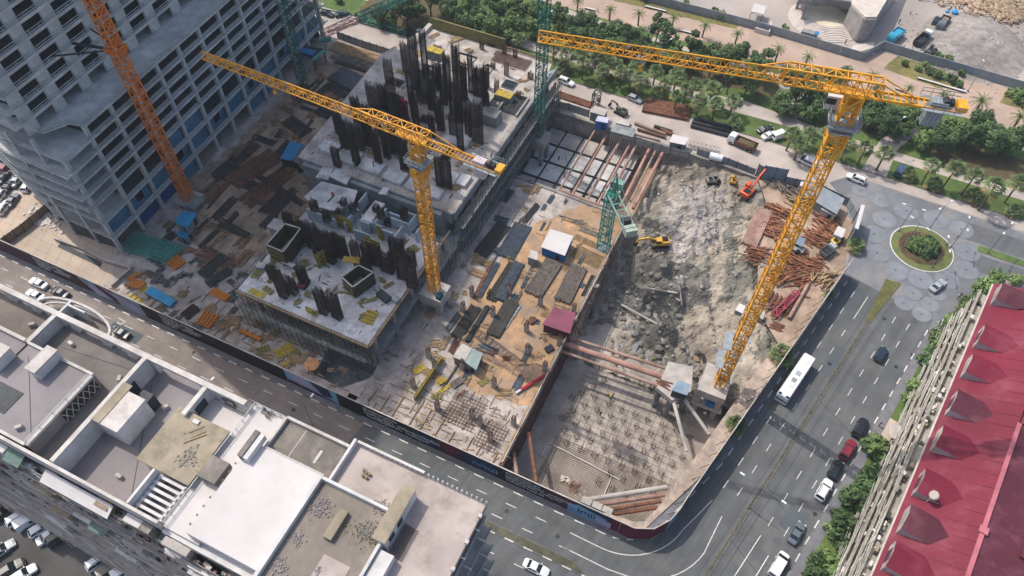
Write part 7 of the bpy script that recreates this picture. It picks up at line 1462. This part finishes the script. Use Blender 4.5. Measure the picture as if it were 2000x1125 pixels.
def frust(x0, x1, w0, z0, X0, X1, w1, z1):
    return MB().add([(x0, -w0, z0), (x1, -w0, z0), (x1, w0, z0), (x0, w0, z0), (X0, -w1, z1), (X1, -w1, z1), (X1, w1, z1), (X0, w1, z1)], [(3, 2, 1, 0), (4, 5, 6, 7), (0, 1, 5, 4), (1, 2, 6, 5), (2, 3, 7, 6), (3, 0, 4, 7)])
def car(kind, pt):
    key = (kind, pt)
    o = E(kind, (0, 0, 0), kind, 'car'); p = PT[pt]
    if kind in ('sedan', 'hatchback', 'suv'):
        L, W, zb, zs, zt, hh = {'sedan': (4.65, .9, .2, .72, .92, 1.42), 'hatchback': (4.2, .89, .2, .74, .95, 1.5), 'suv': (4.75, .95, .26, .85, 1.08, 1.72)}[kind]
        f = L / 2; tail = .98 if kind == 'sedan' else 1.0
        loft([(-f, W * .72, zb + .1, zs - .1, zt - .12), (-f + .18, W * .92, zb, zs, zt * tail), (-f + .9, W, zb, zs, zt), (0, W, zb, zs, zt), (f - 1.1, W, zb, zs, zt - .02), (f - .35, W * .93, zb, zs - .08, zt - .16), (f, W * .7, zb + .1, zs - .2, zt - .28)]).build('body', p, o, smooth=False)
        xr = {'sedan': (-f + .75, f - 1.35, -f + 1.4, f - 2.15), 'hatchback': (-f + .12, f - 1.25, -f + .55, f - 2.0), 'suv': (-f + .1, f - 1.35, -f + .42, f - 2.1)}[kind]
        g = frust(xr[0], xr[1], W * .9, zt - .01, xr[2] - .02, xr[3] + .02, W * .74, hh - .06).build('glass', CG_, o)
        frust(xr[2] - .06, xr[3] + .06, W * .76, hh - .075, xr[2] + .1, xr[3] - .1, W * .66, hh).build('roof', p, o)
        m = MB()
        for s in (-1, 1):
            for a, b in ((xr[0], xr[2]), (xr[1], xr[3]), ((xr[0] + xr[1]) / 2 - .1, (xr[2] + xr[3]) / 2 - .1)): m.bar((a, s * W * .9, zt), (b, s * W * .75, hh - .05), .09, .07)
        m.build('pillar', p, o)
        if kind == 'suv':
            m = MB(); [m.bar((xr[2] + .2, s * W * .62, hh + .05), (xr[3] - .2, s * W * .62, hh + .05), .05) for s in (-1, 1)]; m.build('roof_rail', TRIM, o)
        wx, wr = L * .295, .33 if kind != 'suv' else .37
    elif kind in ('van', 'minibus'):
        L, W, hh = (5.0, .95, 2.0) if kind == 'van' else (4.9, .93, 1.95); f = L / 2
        loft([(-f, W * .94, .3, 1.0, hh - .1), (-f + .1, W, .25, 1.1, hh), (f - 1.9, W, .25, 1.1, hh), (f - 1.75, W, .25, 1.0, hh - .02)]).build('body', p, o)
        loft([(f - 1.76, W, .25, .9, 1.12), (f - .8, W * .98, .25, .85, 1.08), (f - .2, W * .92, .3, .75, .95), (f, W * .75, .35, .65, .82)]).build('hood', p, o)
        frust(f - 1.8, f - .75, W * .92, 1.1, f - 1.85, f - 1.55, W * .84, hh - .12).build('windscreen', CG_, o)
        m = MB(); [m.rect(-f + .5 if kind == 'minibus' else f - 2.9, f - 1.8, s * W - .012, s * W + .012, 1.15, 1.65) for s in (-1, 1)]; m.build('side_window', CG_, o); m = MB(); m.rect(-f - .012, -f + .02, -W * .7, W * .7, 1.15, 1.65); m.build('rear_window', CG_, o)
        wx, wr = L * .3, .34; zs = .8; zt = .95
    if kind in ('sedan', 'hatchback', 'suv', 'van', 'minibus'):
        for x in (-wx, wx):
            for s in (-1, 1):
                t = MB().tube((x, s * (W - .2), wr), (x, s * (W + .01), wr), wr, 14).build('wheel', TY, o); MB().tube((x, s * (W - .02), wr), (x, s * (W + .02), wr), wr * .6, 10).build('rim', RIM, t)
        for s in (-1, 1):
            MB().box((f - .2, s * W * .62, .58), (.28, .34, .14)).build('headlight', HLm, o); MB().box((-f + .1, s * W * .7, .62), (.18, .3, .16)).build('tail_light', TLm, o)
            MB().box((f * .28, s * (W + .08), .95), (.12, .2, .14)).build('wing_mirror', p, o)
    CM[key] = o; return o
def put(kind, pt, x, y, ang_, label, z=.05, sc=1.0, grp=None, cat=None):
    key = (kind, pt); p = P(x, y, z + .6); first = key not in CM
    o = car(kind, pt) if first else copy_tree(CM[key])
    o.location = (p.x, p.y, z); o.rotation_euler = (0, 0, radians(ang_)); o.scale = (sc,) * 3; o['label'] = label; o['group'] = grp or 'cars around the site'
    o['category'] = cat or ('car' if kind in ('sedan', 'hatchback', 'suv') else 'van'); return o
BV = 76.2
for a in (('sedan', 'white', 75, 553, 180, 'white sedan on the lower road next to the printed hoarding'), ('sedan', 'black', 117, 571, 180, 'black sedan following the white sedan beside the hoarding'), ('sedan', 'white', 69, 576, 180, 'white sedan half hidden behind the round roof balcony'), ('sedan', 'black', 235, 650, 180, 'black sedan with a pale sunlit roof alone on the lower road', ), ('sedan', 'white', 1047, 1109, 0, 'white sedan on the near carriageway below the grassy median'),
  ('hatchback', 'navy', 1721, 692, BV, 'dark blue hatchback in the middle lane behind the bus'), ('suv', 'black', 1680, 836, BV, 'black car ahead of the burgundy one at the kerb'), ('suv', 'burgundy', 1656, 879, BV, 'burgundy car in the kerbside queue'), ('hatchback', 'black', 1632, 916, BV, 'black car behind the burgundy one at the kerb'), ('suv', 'white', 1609, 957, BV, 'white car in the kerbside queue behind two black ones'), ('sedan', 'grey', 1556, 1041, BV, 'grey sedan near the bottom of the kerbside queue'), ('van', 'white', 1521, 1103, BV, 'white van last in the kerbside queue at the bottom'), ('sedan', 'silver', 1832, 558, 62, 'silver sedan leaving the roundabout'),
  ('suv', 'white', 1672, 349, 170, 'white car driving on the service road above the roundabout'), ('minibus', 'white', 1576, 316, 168, 'white minibus driving by the blue grey gate'), ('van', 'blue', 1758, 333, 78, 'dark blue van parked between palms on the lawn'), ('sedan', 'green', 1494, 252, 52, 'dark green car parked first of three by the lawn'), ('sedan', 'white', 1503, 264, 52, 'white sedan parked second of three by the lawn'), ('van', 'white', 1524, 264, 52, 'white van parked third of three by the lawn'), ('hatchback', 'silver', 1240, 193, -8, 'silver car parked by the fan palms near the brown bars'), ('suv', 'white', 1106, 160, -6, 'white car parked on the service road near the green mast'), ('suv', 'silver', 1076, 146, 70, 'silver car parked behind the green mast'), ('suv', 'white', 826, 68, -10, 'white car parked beyond the tallest rebar cages'), ('sedan', 'black', 638, 26, 0, 'black car parked by the tower corner'), ('sedan', 'green', 668, 26, 55, 'dark green car parked beside the black one by the tower')):
    put(*a)
for i, (k, c, x, y, g) in enumerate((('suv', 'white', 41, 1008, 66), ('van', 'white', 62, 1014, 66), ('hatchback', 'white', 81, 1031, 66), ('sedan', 'white', 99, 1044, 66), ('suv', 'green', 119, 1046, 66), ('sedan', 'green', 5, 1003, 70), ('suv', 'white', 197, 1093, 66), ('van', 'green', 222, 1108, 66), ('minibus', 'white', 250, 1110, 66), ('suv', 'black', 20, 1113, 66), ('hatchback', 'white', 46, 1122, 66), ('sedan', 'silver', 2, 1075, 68))):
    put(k, c, x, y, g, ('%s car from the left parked below the white apartment block' if k in ('sedan', 'suv', 'hatchback') else '%s vehicle from the left parked below the white apartment block') % ordinal(sorted((41, 62, 81, 99, 119, 5, 197, 222, 250, 20, 46, 2)).index(x)), z=.06, sc=1.02, grp='cars parked below the white apartment block')
lot = (('sedan', 'silver', 32, 352), ('hatchback', 'white', 54, 363), ('sedan', 'black', 6, 346), ('suv', 'white', 4, 378), ('sedan', 'grey', 24, 391), ('suv', 'white', 8, 405), ('sedan', 'black', 15, 365), ('hatchback', 'burgundy', 10, 326), ('hatchback', 'white', 8, 306), ('sedan', 'grey', 12, 312))
for i, (k, c, x, y) in enumerate(lot): put(k, c, x, y, 110, '%s car from the top in the car park left of the tower' % ordinal(sorted(l[3] for l in lot).index(y)), grp='cars left of the tower')
# city bus
o = E('city_bus', (0, 0, 0), 'long white city bus with dark windscreen on the boulevard', 'bus'); L, W, H = 12.0, 1.27, 3.0; f = 6.0
loft([(-f, W * .95, .35, 2.4, H - .15), (-f + .15, W, .3, 2.6, H), (f - .5, W, .3, 2.6, H), (f - .12, W * .97, .3, 2.5, H - .12), (f, W * .9, .4, 2.3, H - .4)]).build('body', PT['white'], o)
for s in (-1, 1):
    for k in range(7): MB().rect(-5.4 + k * 1.5, -4.05 + k * 1.5, s * W - .012, s * W + .015, 1.3, 2.4).build('side_window', CG_, o)
MB().add([(f - .52, -1.1, H + .035), (f - .52, 1.1, H + .035), (f - .1, 1.12, H - .1), (f + .03, 1.12, 1.2), (f + .03, -1.12, 1.2), (f - .1, -1.12, H - .1)], [(0, 5, 2, 1), (5, 4, 3, 2)]).build('windscreen', CG_, o)
for x, nm in ((-4.2, 0), (-.5, 1), (2.6, 0)): MB().rect(x - .6, x + .6, -.5, .5, H + .031, H + (.14 if not nm else .06)).build('roof_hatch', PT['silver'] if nm else PT['cream'], o)
m = MB(); [m.rect(.9 + k * .28, 1.05 + k * .28, -.45, .45, H + .032, H + .07) for k in range(5)]; m.build('roof_grille', TRIM, o)
for x in (-3.4, 3.2):
    for s in (-1, 1): t = MB().tube((x, s * 1.0, .48), (x, s * 1.28, .48), .48, 14).build('wheel', TY, o); MB().tube((x, s * 1.2, .48), (x, s * 1.29, .48), .28, 10).build('rim', RIM, t)
for s in (-1, 1): MB().box((f - .05, s * .9, .7), (.14, .35, .2)).build('headlight', HLm, o); MB().box((f + .15, s * 1.4, 1.9), (.2, .15, .5)).build('wing_mirror', TRIM, o); MB().box((-f, s * .95, .9), (.08, .2, .4)).build('tail_light', TLm, o)
p = P(1553.5, 739, 1.8); o.location = (p.x, p.y, .03); o.rotation_euler = (0, 0, radians(BV + 180))
# dump truck
def truck(label, x, y, ang_, cabm, bedm, load, L=7.6, name='dump_truck', cat='truck', z=.04, sc=1):
    o = E(name, (0, 0, 0), label, cat); f = L / 2
    loft([(f - 1.9, 1.15, .5, 1.8, 2.7), (f - .5, 1.15, .5, 1.7, 2.7), (f - .15, 1.12, .5, 1.5, 2.2), (f, 1.08, .55, 1.2, 1.5)]).build('cab', cabm, o); MB().add([(f - .45, -1.0, 2.62), (f - .45, 1.0, 2.62), (f + .02, 1.0, 1.55), (f + .02, -1.0, 1.55)], [(0, 3, 2, 1)]).build('windscreen', CG_, o)
    m = MB(); m.rect(-f, f - 1.9, -.45, .45, .6, .85); m.build('chassis', TRIM, o)
    m = MB(); a, b = -f, f - 2.1; m.rect(a, b, -1.2, 1.2, .9, 1.05); m.rect(a, b, -1.25, -1.15, 1.06, 2.0); m.rect(a, b, 1.15, 1.25, 1.06, 2.0); m.rect(a, a + .1, -1.14, 1.14, 1.06, 2.0); m.rect(b - .1, b, -1.14, 1.14, 1.06, 2.2); m.build('tipper_body', bedm, o)
    if load: m = MB(); m.box(((a + b) / 2, 0, 1.06), (b - a - .3, 2.1, .75), b=.2); m.build('load', load, o)
    for x_ in (-f + 1.0, -f + 2.3, f - 1.2):
        for s in (-1, 1): t = MB().tube((x_, s * .85, .5), (x_, s * 1.2, .5), .5, 12).build('wheel', TY, o); MB().tube((x_, s * 1.12, .5), (x_, s * 1.22, .5), .25, 8).build('rim', RIM, t)
    for s in (-1, 1): MB().box((f - .02, s * .85, .75), (.12, .3, .2)).build('headlight', HLm, o)
    p = P(x, y, .8); o.location = (p.x, p.y, z); o.rotation_euler = (0, 0, radians(ang_)); o.scale = (sc,) * 3; return o
truck('white cab dump truck with a brown tipper body beside the service road', 1449, 281, 172, PT['white'], M['rust'], M['soil'])
truck('teal blue lorry parked by the round step building', 1747, 73, 250, PT['teal'], PT['teal'], PT['teal'], 6.4, 'lorry', sc=1.1); truck('dark truck standing next to a long grey load in the demolition yard', 1840, 48, 258, PT['grey'], M['dsteel'], ST3, 7); truck('grey and white tipper on the rubble field', 1801, 78, 70, PT['white'], M['dsteel'], None, 7.4)
put('suv', 'black', 1829, 41, 80, 'black car at the edge of the rubble field', grp='cars around the site')
# tracked excavators
def excav(label, x, y, zg, body_ang, mt, arm, sc=1, arm_ang=0, name='excavator', cat='excavator', boomm=None):
    o = E(name, (0, 0, 0), label, cat); bm = boomm or mt
    for s in (-1, 1):
        m = MB(); m.rect(-1.9, 1.9, s * 1.15 - .3, s * 1.15 + .3, .12, .75); m.tube((-1.9, s * 1.15 - .3, .44), (-1.9, s * 1.15 + .3, .44), .36, 10); m.tube((1.9, s * 1.15 - .3, .44), (1.9, s * 1.15 + .3, .44), .36, 10); m.build('track', TRIM, o)
    MB().tube((0, 0, .5), (0, 0, 1.0), .9, 12).build('turntable', TRIM, o); loft([(-2.2, 1.1, 1.0, 1.6, 2.0), (-1.9, 1.3, .98, 1.7, 2.15), (.2, 1.3, .98, 1.6, 2.0), (1.3, 1.25, .98, 1.2, 1.3)]).build('body', mt, o)
    MB().rect(-1.8, -.3, -.9, .6, 2.18, 2.3).build('engine_cover', TRIM, o); c = MB().rect(.1, 1.5, .25, 1.25, 1.32, 2.9).build('cab', mt, o); MB().rect(.25, 1.53, .22, 1.28, 1.9, 2.7).build('cab_window', CG_, c)
    pts = [V((1.1, -.2, 1.5))] + [V(a) for a in arm]
    nm = ('boom', 'boom', 'stick', 'link')
    for i in range(len(pts) - 1): MB().bar(pts[i], pts[i + 1], .42 - .07 * i, .6 - .12 * i).build(nm[min(i, 3)] if i < 2 else 'stick', bm, o)
    e = pts[-1]; m = MB(); m.add([(e.x - .5, e.y - .6, e.z + .2), (e.x + .3, e.y - .6, e.z + .2), (e.x + .5, e.y - .6, e.z - .7), (e.x - .2, e.y - .6, e.z - .9), (e.x - .5, e.y + .6, e.z + .2), (e.x + .3, e.y + .6, e.z + .2), (e.x + .5, e.y + .6, e.z - .7), (e.x - .2, e.y + .6, e.z - .9)], [(0, 1, 2, 3), (7, 6, 5, 4), (0, 3, 7, 4), (3, 2, 6, 7), (1, 5, 6, 2)]); m.build('bucket', M['dsteel'], o)
    p = P(x, y, zg + .8); o.location = (p.x, p.y, zg); o.rotation_euler = (0, 0, radians(body_ang)); o.scale = (sc,) * 3; return o
ORX = paint('orange', 'd9562c'); YEX = paint('yellow', 'c99a26')
q = P(1460, 376, -.1); excav('orange excavator with a raised boom at the top of the mound', 1460, 376, hgt(q.x, q.y) + .1, 97 - 24, ORX, ((3.6, -.2, 3.6), (6.2, -.2, 4.6), (6.9, -.2, 3.9)), 1.0)
q = P(1283, 478, -4.6); excav('yellow excavator with its arm stretched left on the dirt', 1290, 474, hgt(q.x, q.y) + .4, 208, YEX, ((3.2, -.2, 2.7), (5.8, -.2, 2.2), (6.5, -.2, .9)), .9)
excav('small dark excavator on the service road by the lifting platform', 1213, 217, .04, 165, paint('olive', '5c5a4e'), ((2.4, -.2, 3.2), (4.4, -.2, 3.4), (5.0, -.2, 1.4)), .75)
excav('pink mini crane with dark tracks on the front slab', 592, 551, ZA + .02, 100, paint('pink', '9c2f52'), ((1.2, -.2, 3.4), (1.8, -.2, 5.6)), .62, name='mini_crane', cat='crane')
excav('small yellow loader by the white kiosk in the log yard', 1634, 470, .04, 60, paint('bright yellow', 'e3bd1f'), ((2.0, -.2, 1.8), (3.0, -.2, 1.2)), .65, name='loader', cat='loader')
truck('silver flatbed machine beside the yellow loader', 1617, 490, 62, PT['silver'], M['steel'], M['dsteel'], 5.2, 'flatbed', sc=.8)
excav('dark roller at the edge of the rubble field beside the bushes', 1818, 100, .04, 60, paint('dark grey', '4c4d4e'), ((2.0, -.2, 1.5), (2.6, -.2, 1)), .8, name='roller', cat='roller')
q = P(1433, 351, -.2); excav('small yellow dumper on the top of the mound', 1433, 351, hgt(q.x, q.y) + .1, 100, YEX, ((1.6, -.2, 1.8), (2.2, -.2, 1.4)), .55, name='dumper', cat='dumper')
q = P(1390, 352, -.3); excav('grey broken machine half buried on the mound top', 1392, 352, hgt(q.x, q.y), 30, paint('dusty grey', '77756f'), ((1.6, -.2, 1.5), (2.4, -.2, 1.2)), .7, name='machine', cat='machine')
o = E('tank', (*P(1398, 308).to_2d(), 0), 'white horizontal tank on a trailer by the mound fence', 'tank'); a, b = P(1386, 304, 1.3), P(1411, 310, 1.3); m = MB(); m.tube(a, b, .95, 14); m.build('tank_shell', PT['white'], o); m = MB(); m.bar((a.x, a.y, .35), (b.x, b.y, .35), 1.2, .2); m.build('tank_frame', TRIM, o)
for t in (.2, .8):
    q = a.lerp(b, t)
    for s in (-.6, .6): MB().tube((q.x, q.y + s - .12, .35), (q.x, q.y + s + .12, .35), .34, 10).build('wheel', TY, o)
# ---------------------------------------------------------------- lamp posts, benches, fences
LPm = mat('lamp post grey', '7c8184', '6b7073', 1, rough=.5, metal=.3)
def lamp(x, y, h, arms, label, L=1.8, z=.1):
    p = P(x, y, z); o = E('street_lamp', (p.x, p.y, z), label, 'street lamp', 'street lamps'); m = MB(); m.tube((p.x, p.y, z), (p.x, p.y, z + h), .09, 8, .06); m.build('pole', LPm, o); m = MB(); m.box((p.x, p.y, z), (.4, .4, .35)); m.build('lamp_base', LPm, o)
    for a in arms:
        d = V((cos(radians(a)), sin(radians(a)), 0)); e = V((p.x, p.y, z + h - .1)) + d * L + V((0, 0, .25)); MB().bar((p.x, p.y, z + h - .12), e, .08).build('lamp_arm', LPm, o); MB().bar(e - d * .1, e + d * .75, .32, .14).build('lamp_head', HLm, o)
for i, a in enumerate(((1755, 451, 8, (0, 180)), (1815, 447, 8, (60, 240)), (1857, 483, 8, (90, 270)), (1820, 522, 8, (100, 280)), (1929, 494, 8.4, (70, 250)), (1766, 482, 8, (150, 330)))): lamp(*a, '%s twin arm lamp post from the left, at the roundabout island' % ordinal((0, 2, 4, 3, 5, 1)[i]))
lamp(1462, 991, 9, (-13.8, 166), 'twin arm street lamp on the boulevard median near the bottom', 3.6); lamp(1727, 293, 10, (60,), 'tall lamp post among the park trees right of the crane', 1)
p = P(410, 770); lamp(424, 800, 8.5, (80,), 'street lamp at the lower road beyond the white apartment block', 2.0); lamp(610, 828, 7.5, (85,), 'street lamp behind the white roofed block', 2); lamp(1295, 122, 7, (60,), 'lamp post seen behind the right crane jib', 1); lamp(1069, 68, 7, (70,), 'lamp post beside the green mast in the park', 1); lamp(893, 58, 11, (200,), 'tall bent lamp post behind the rebar slab', 2.5); lamp(1302, 25, 7, (90,), 'lamp post on the promenade near the benches', 1)
lamp(1890, 178, 9, (110,), 'thin lamp post between shrubs and promenade at the right', .8)
for i, pts in enumerate((((1791, 154), (1822, 163), (1855, 173), (1886, 182)), ((1260, 14), (1280, 19), (1300, 24)), ((1317, 59), (1336, 63), (1356, 68)), ((1142, 17), (1162, 22)), ((1590, 130), (1603, 133), (1616, 137)), ((1748, 174), (1764, 180)))):
    o = E('long_bench', (*P(*pts[0]).to_2d(), .05), '%s long white promenade bench, counted from the right' % ordinal(i) if i else 'longest white bench along the promenade beside the shrubs', 'bench', 'promenade benches')
    for a, b in zip(pts, pts[1:]):
        a, b = P(*a), P(*b); m = MB(); m.bar((a.x, a.y, .5), (b.x, b.y, .5), .6, .12); m.build('seat', R3, o); m = MB(); m.bar((a.x, a.y, .25), (b.x, b.y, .25), .25, .36); m.build('bench_base', M['dsteel'], o)
WALLP = [(-120, 206.5), (-78, 206.6), (-52, 207.2), (-16, 207.8), (14.6, 206.2), (18.9, 214.4), (29, 213.6), (58, 212.4), (100, 211.4), (140, 211)]
o = E('promenade_wall', (14.6, 206.2, 0), 'long plain grey wall between the promenade and the demolition yard', 'wall'); wm_ = mat('plain grey wall', '93999d', '82888c', .4, big=.1)
for a, b in zip(WALLP, WALLP[1:]):
    a, b = V(a), V(b); L = (b - a).length; n = max(1, round(L / 6)); d = (b - a) / L
    for i in range(n): MB().wall([a + d * (L * i / n + .02), a + d * (L * (i + 1) / n - .02)], .2, .03, 2.7).build('wall_panel', wm_, o)
o = E('gate_hut', (*P(1480, 22).to_2d(), 0), 'white roofed canopy at the wall corner beside the promenade', 'canopy'); m = MB(); m.prism(pz([(1467, 22), (1474, 6), (1497, 12), (1491, 28)], 3.2), 3.0, 3.2); m.build('roof', R3, o); m = MB()
for x, y in ((1468, 22), (1475, 8), (1495, 13), (1490, 27)): q = P(x, y, 3.1); m.box((q.x, q.y, .02), (.15, .15, 2.97))
m.build('canopy_post', M['dsteel'], o)
o = E('planter_wall', (*P(1490, 55).to_2d(), 0), 'white low wall round a green corner by the wall canopy', 'low wall'); m = MB(); m.wall([P(1473, 62).to_2d(), P(1500, 70).to_2d(), P(1504, 50).to_2d()], .4, .04, 1.5); m.build('wall', R3, o)
p = P(1668, 101); o = E('white_slab', (p.x, p.y, 0), 'white slab leaning near the foot of the round steps', 'slab')
MB().box((p.x + 3, p.y + 1, .05), (5, 1.6, .3), .2).build('slab', stw, o)
p = P(1578, 73); o = E('blue_container', (p.x, p.y, 0), 'blue and grey container behind the promenade wall', 'container'); MB().box((p.x, p.y, .03), (4.6, 1.8, 1.9)).build('container_body', M['concd'], o); MB().box((p.x + 2.0, p.y, 1.94), (1.2, 1.8, .1)).build('container_lid', BLr, o)
p = P(1863, 27); o = E('tarp_bundle', (p.x, p.y, 0), 'bright blue tarpaulin bundle in the demolition yard', 'tarpaulin'); m = MB(); m.rock((p.x, p.y, .6), 1.3, 9, .6); m.rock((p.x - 2, p.y, .3), .7, 8, .5); m.build('tarpaulin', BL, o)
p = P(1742, 858); o = E('entrance_canopy', (p.x, p.y, 0), 'pale grey entrance canopy at the cream balcony building', 'canopy'); MB().box((p.x, p.y, 2.8), (3.4, 3, .18), .2).build('roof', M['concl'], o); MB().box((p.x + 1, p.y + .8, .12), (.2, .2, 2.67)).build('canopy_post', M['steel'], o)
# ---------------------------------------------------------------- people
def mkperson(vest, trou, helm):
    me = bpy.data.meshes.new('body'); vs_ = [(0, 0, .95), (0, 0, 1.2), (0, 0, 1.42), (0, 0, 1.53), (0, .02, 1.66), (.1, 0, .88), (.13, .05, .48), (.14, 0, .07), (.14, .12, .04), (-.1, 0, .88), (-.12, -.03, .48), (-.13, -.02, .07), (-.13, .1, .04), (.2, 0, 1.38), (.27, .05, 1.12), (.25, .22, .95), (-.2, 0, 1.38), (-.27, 0, 1.12), (-.26, .1, .86)]
    ed = [(0, 1), (1, 2), (2, 3), (3, 4), (0, 5), (5, 6), (6, 7), (7, 8), (0, 9), (9, 10), (10, 11), (11, 12), (2, 13), (13, 14), (14, 15), (2, 16), (16, 17), (17, 18)]
    rad = [.15, .15, .17, .07, .11, .1, .075, .055, .05, .1, .075, .055, .05, .075, .055, .045, .075, .055, .045]
    me.from_pydata(vs_, ed, []); o = bpy.data.objects.new('person', me); COL.objects.link(o); sk = o.modifiers.new('skin', 'SKIN')
    for i, r in enumerate(rad): me.skin_vertices[0].data[i].radius = (r, r * (.75 if i < 3 else 1)); 
    me.skin_vertices[0].data[0].use_root = True
    sb = o.modifiers.new('sub', 'SUBSURF'); sb.levels = 1
    nm = bpy.data.meshes.new_from_object(o.evaluated_get(bpy.context.evaluated_depsgraph_get())); bpy.data.objects.remove(o)
    nm.name = 'person'; nm.materials.clear()
    for mt in (vest, trou, skinm, helm): nm.materials.append(mt)
    for p in nm.polygons:
        z = p.center.z; p.material_index = 1 if z < .93 else (3 if z > 1.68 else 2 if z > 1.5 or (abs(p.center.x) > .2 and z < 1.12) else 0); p.use_smooth = True
    o = bpy.data.objects.new('person', nm); COL.objects.link(o); return o
skinm = mat('skin', 'a87c63', '9a7059', 3, obj=True); vY = mat('hi vis yellow', 'cfe03a', 'bccb34', 2, obj=True); vO = mat('hi vis orange', 'e0622c', 'cf5826', 2, obj=True); vB = mat('dark workwear', '3b4250', '2f3540', 2, obj=True); vW = mat('white shirt', 'cfcfcc', 'bdbdba', 2, obj=True); jn = mat('dark trousers', '30343c', '272a31', 2, obj=True); hW = mat('white helmet', 'e2e2e0', 'd3d3d0', 2, obj=True); hB = mat('dark hair', '2a231e', '201a16', 2, obj=True)
PP = {'y': mkperson(vY, jn, hW), 'o': mkperson(vO, jn, hW), 'd': mkperson(vB, jn, hB), 'w': mkperson(vW, jn, hB)}; pu = set()
wd = {'y': 'person in yellow vest and helmet ', 'o': 'person in orange vest and helmet ', 'd': 'person in dark clothes ', 'w': 'person in white shirt '}
for k, x, y, z, l in (('o', 953, 578, 0, 'walking beside the blue grey bars on the sand'), ('y', 956, 572, 0, 'close behind the orange vested one on the sand'), ('y', 1187, 775, gz, 'crouched at the far pit starters'), ('y', 1192, 780, gz, 'at the pit starters, nearer of two'), ('o', 1196, 776, gz, 'beside two yellow vests on the pit floor'), ('y', 1110, 810, gz, 'at the left edge of the pit floor'), ('w', 1106, 816, gz, 'beside the yellow vest at the pit edge'), ('d', 1172, 812, gz, 'in the middle of the pit floor'), ('y', 1248, 706, gz, 'behind the thick strut pipe'), ('y', 1276, 705, gz, 'at the strut pipes near the platform'), ('o', 1102, 346, -5, 'kneeling on the sunken deck'), ('y', 1105, 310, -5, 'walking on the sunken deck'), ('d', 1091, 314, -5, 'standing at the left of the sunken deck'), ('y', 722, 285, ZB, 'among the cages above the yellow crane jib'), ('y', 765, 288, ZB, 'at the slab panels right of the other yellow vest'), ('d', 730, 325, ZB + .9, 'standing on a slab panel'), ('o', 651, 385, ZA + 3.2, 'on the pale wall top near the dark pit'), ('o', 650, 297, ZB, 'at the left end of the rear slab'), ('d', 745, 232, ZB, 'beside the red column form'), ('d', 585, 340, 0, 'alone in the shaded dirt yard'), ('o', 988, 305, 0, 'in the dark dirt yard') if 0 else ('o', 488, 305, 0, 'in the dark dirt yard by the tower'), ('d', 1873, 580, .1, 'with a pushchair on the pavement by the hedge'), ('w', 1869, 583, .1, 'on the pavement by the hedge'), ('d', 1716, 832, .1, 'on the pavement near the garden entrance'), ('d', 1755, 46, .05, 'walking behind the teal lorry'), ('w', 1777, 28, .05, 'standing in the demolition yard'), ('d', 1650, 86, .05, 'on the ground below the round steps'), ('w', 1167, 23, .05, 'on the promenade beside a date palm'), ('y', 994, 510, 0, 'by the blue grey bars near the grey hut'), ('d', 960, 310, ZB, 'at the right edge of the rear slab'), ('y', 178, 74, 43.7, 'on the tower terrace beside the orange mast')):
    p = P(x, y, z); o = PP[k] if k not in pu else PP[k].copy()
    if k in pu: COL.objects.link(o)
    if z == 43.7: p = V((-130.9 - 1.6, 83.5, 43.93))
    pu.add(k); o.location = p; o.rotation_euler.z = (x * 7 + y) % 6; o.scale = (1.03,) * 3; tag(o, wd[k] + l, 'person', 'workers and passers-by')
# ---------------------------------------------------------------- thin summer haze round the whole place
m = MB(); m.rect(-950, 950, -650, 1450, -12, 145)
hm = bpy.data.materials.new('haze'); hm.use_nodes = True; hn = hm.node_tree; hn.nodes.remove(hn.nodes['Principled BSDF'])
pv = hn.nodes.new('ShaderNodeVolumePrincipled'); pv.inputs['Color'].default_value = (.86, .93, 1, 1); pv.inputs['Density'].default_value = .0002; pv.inputs['Anisotropy'].default_value = .2
hn.links.new(pv.outputs[0], hn.nodes['Material Output'].inputs['Volume'])
hz_ = m.build('haze', hm, kind='stuff')
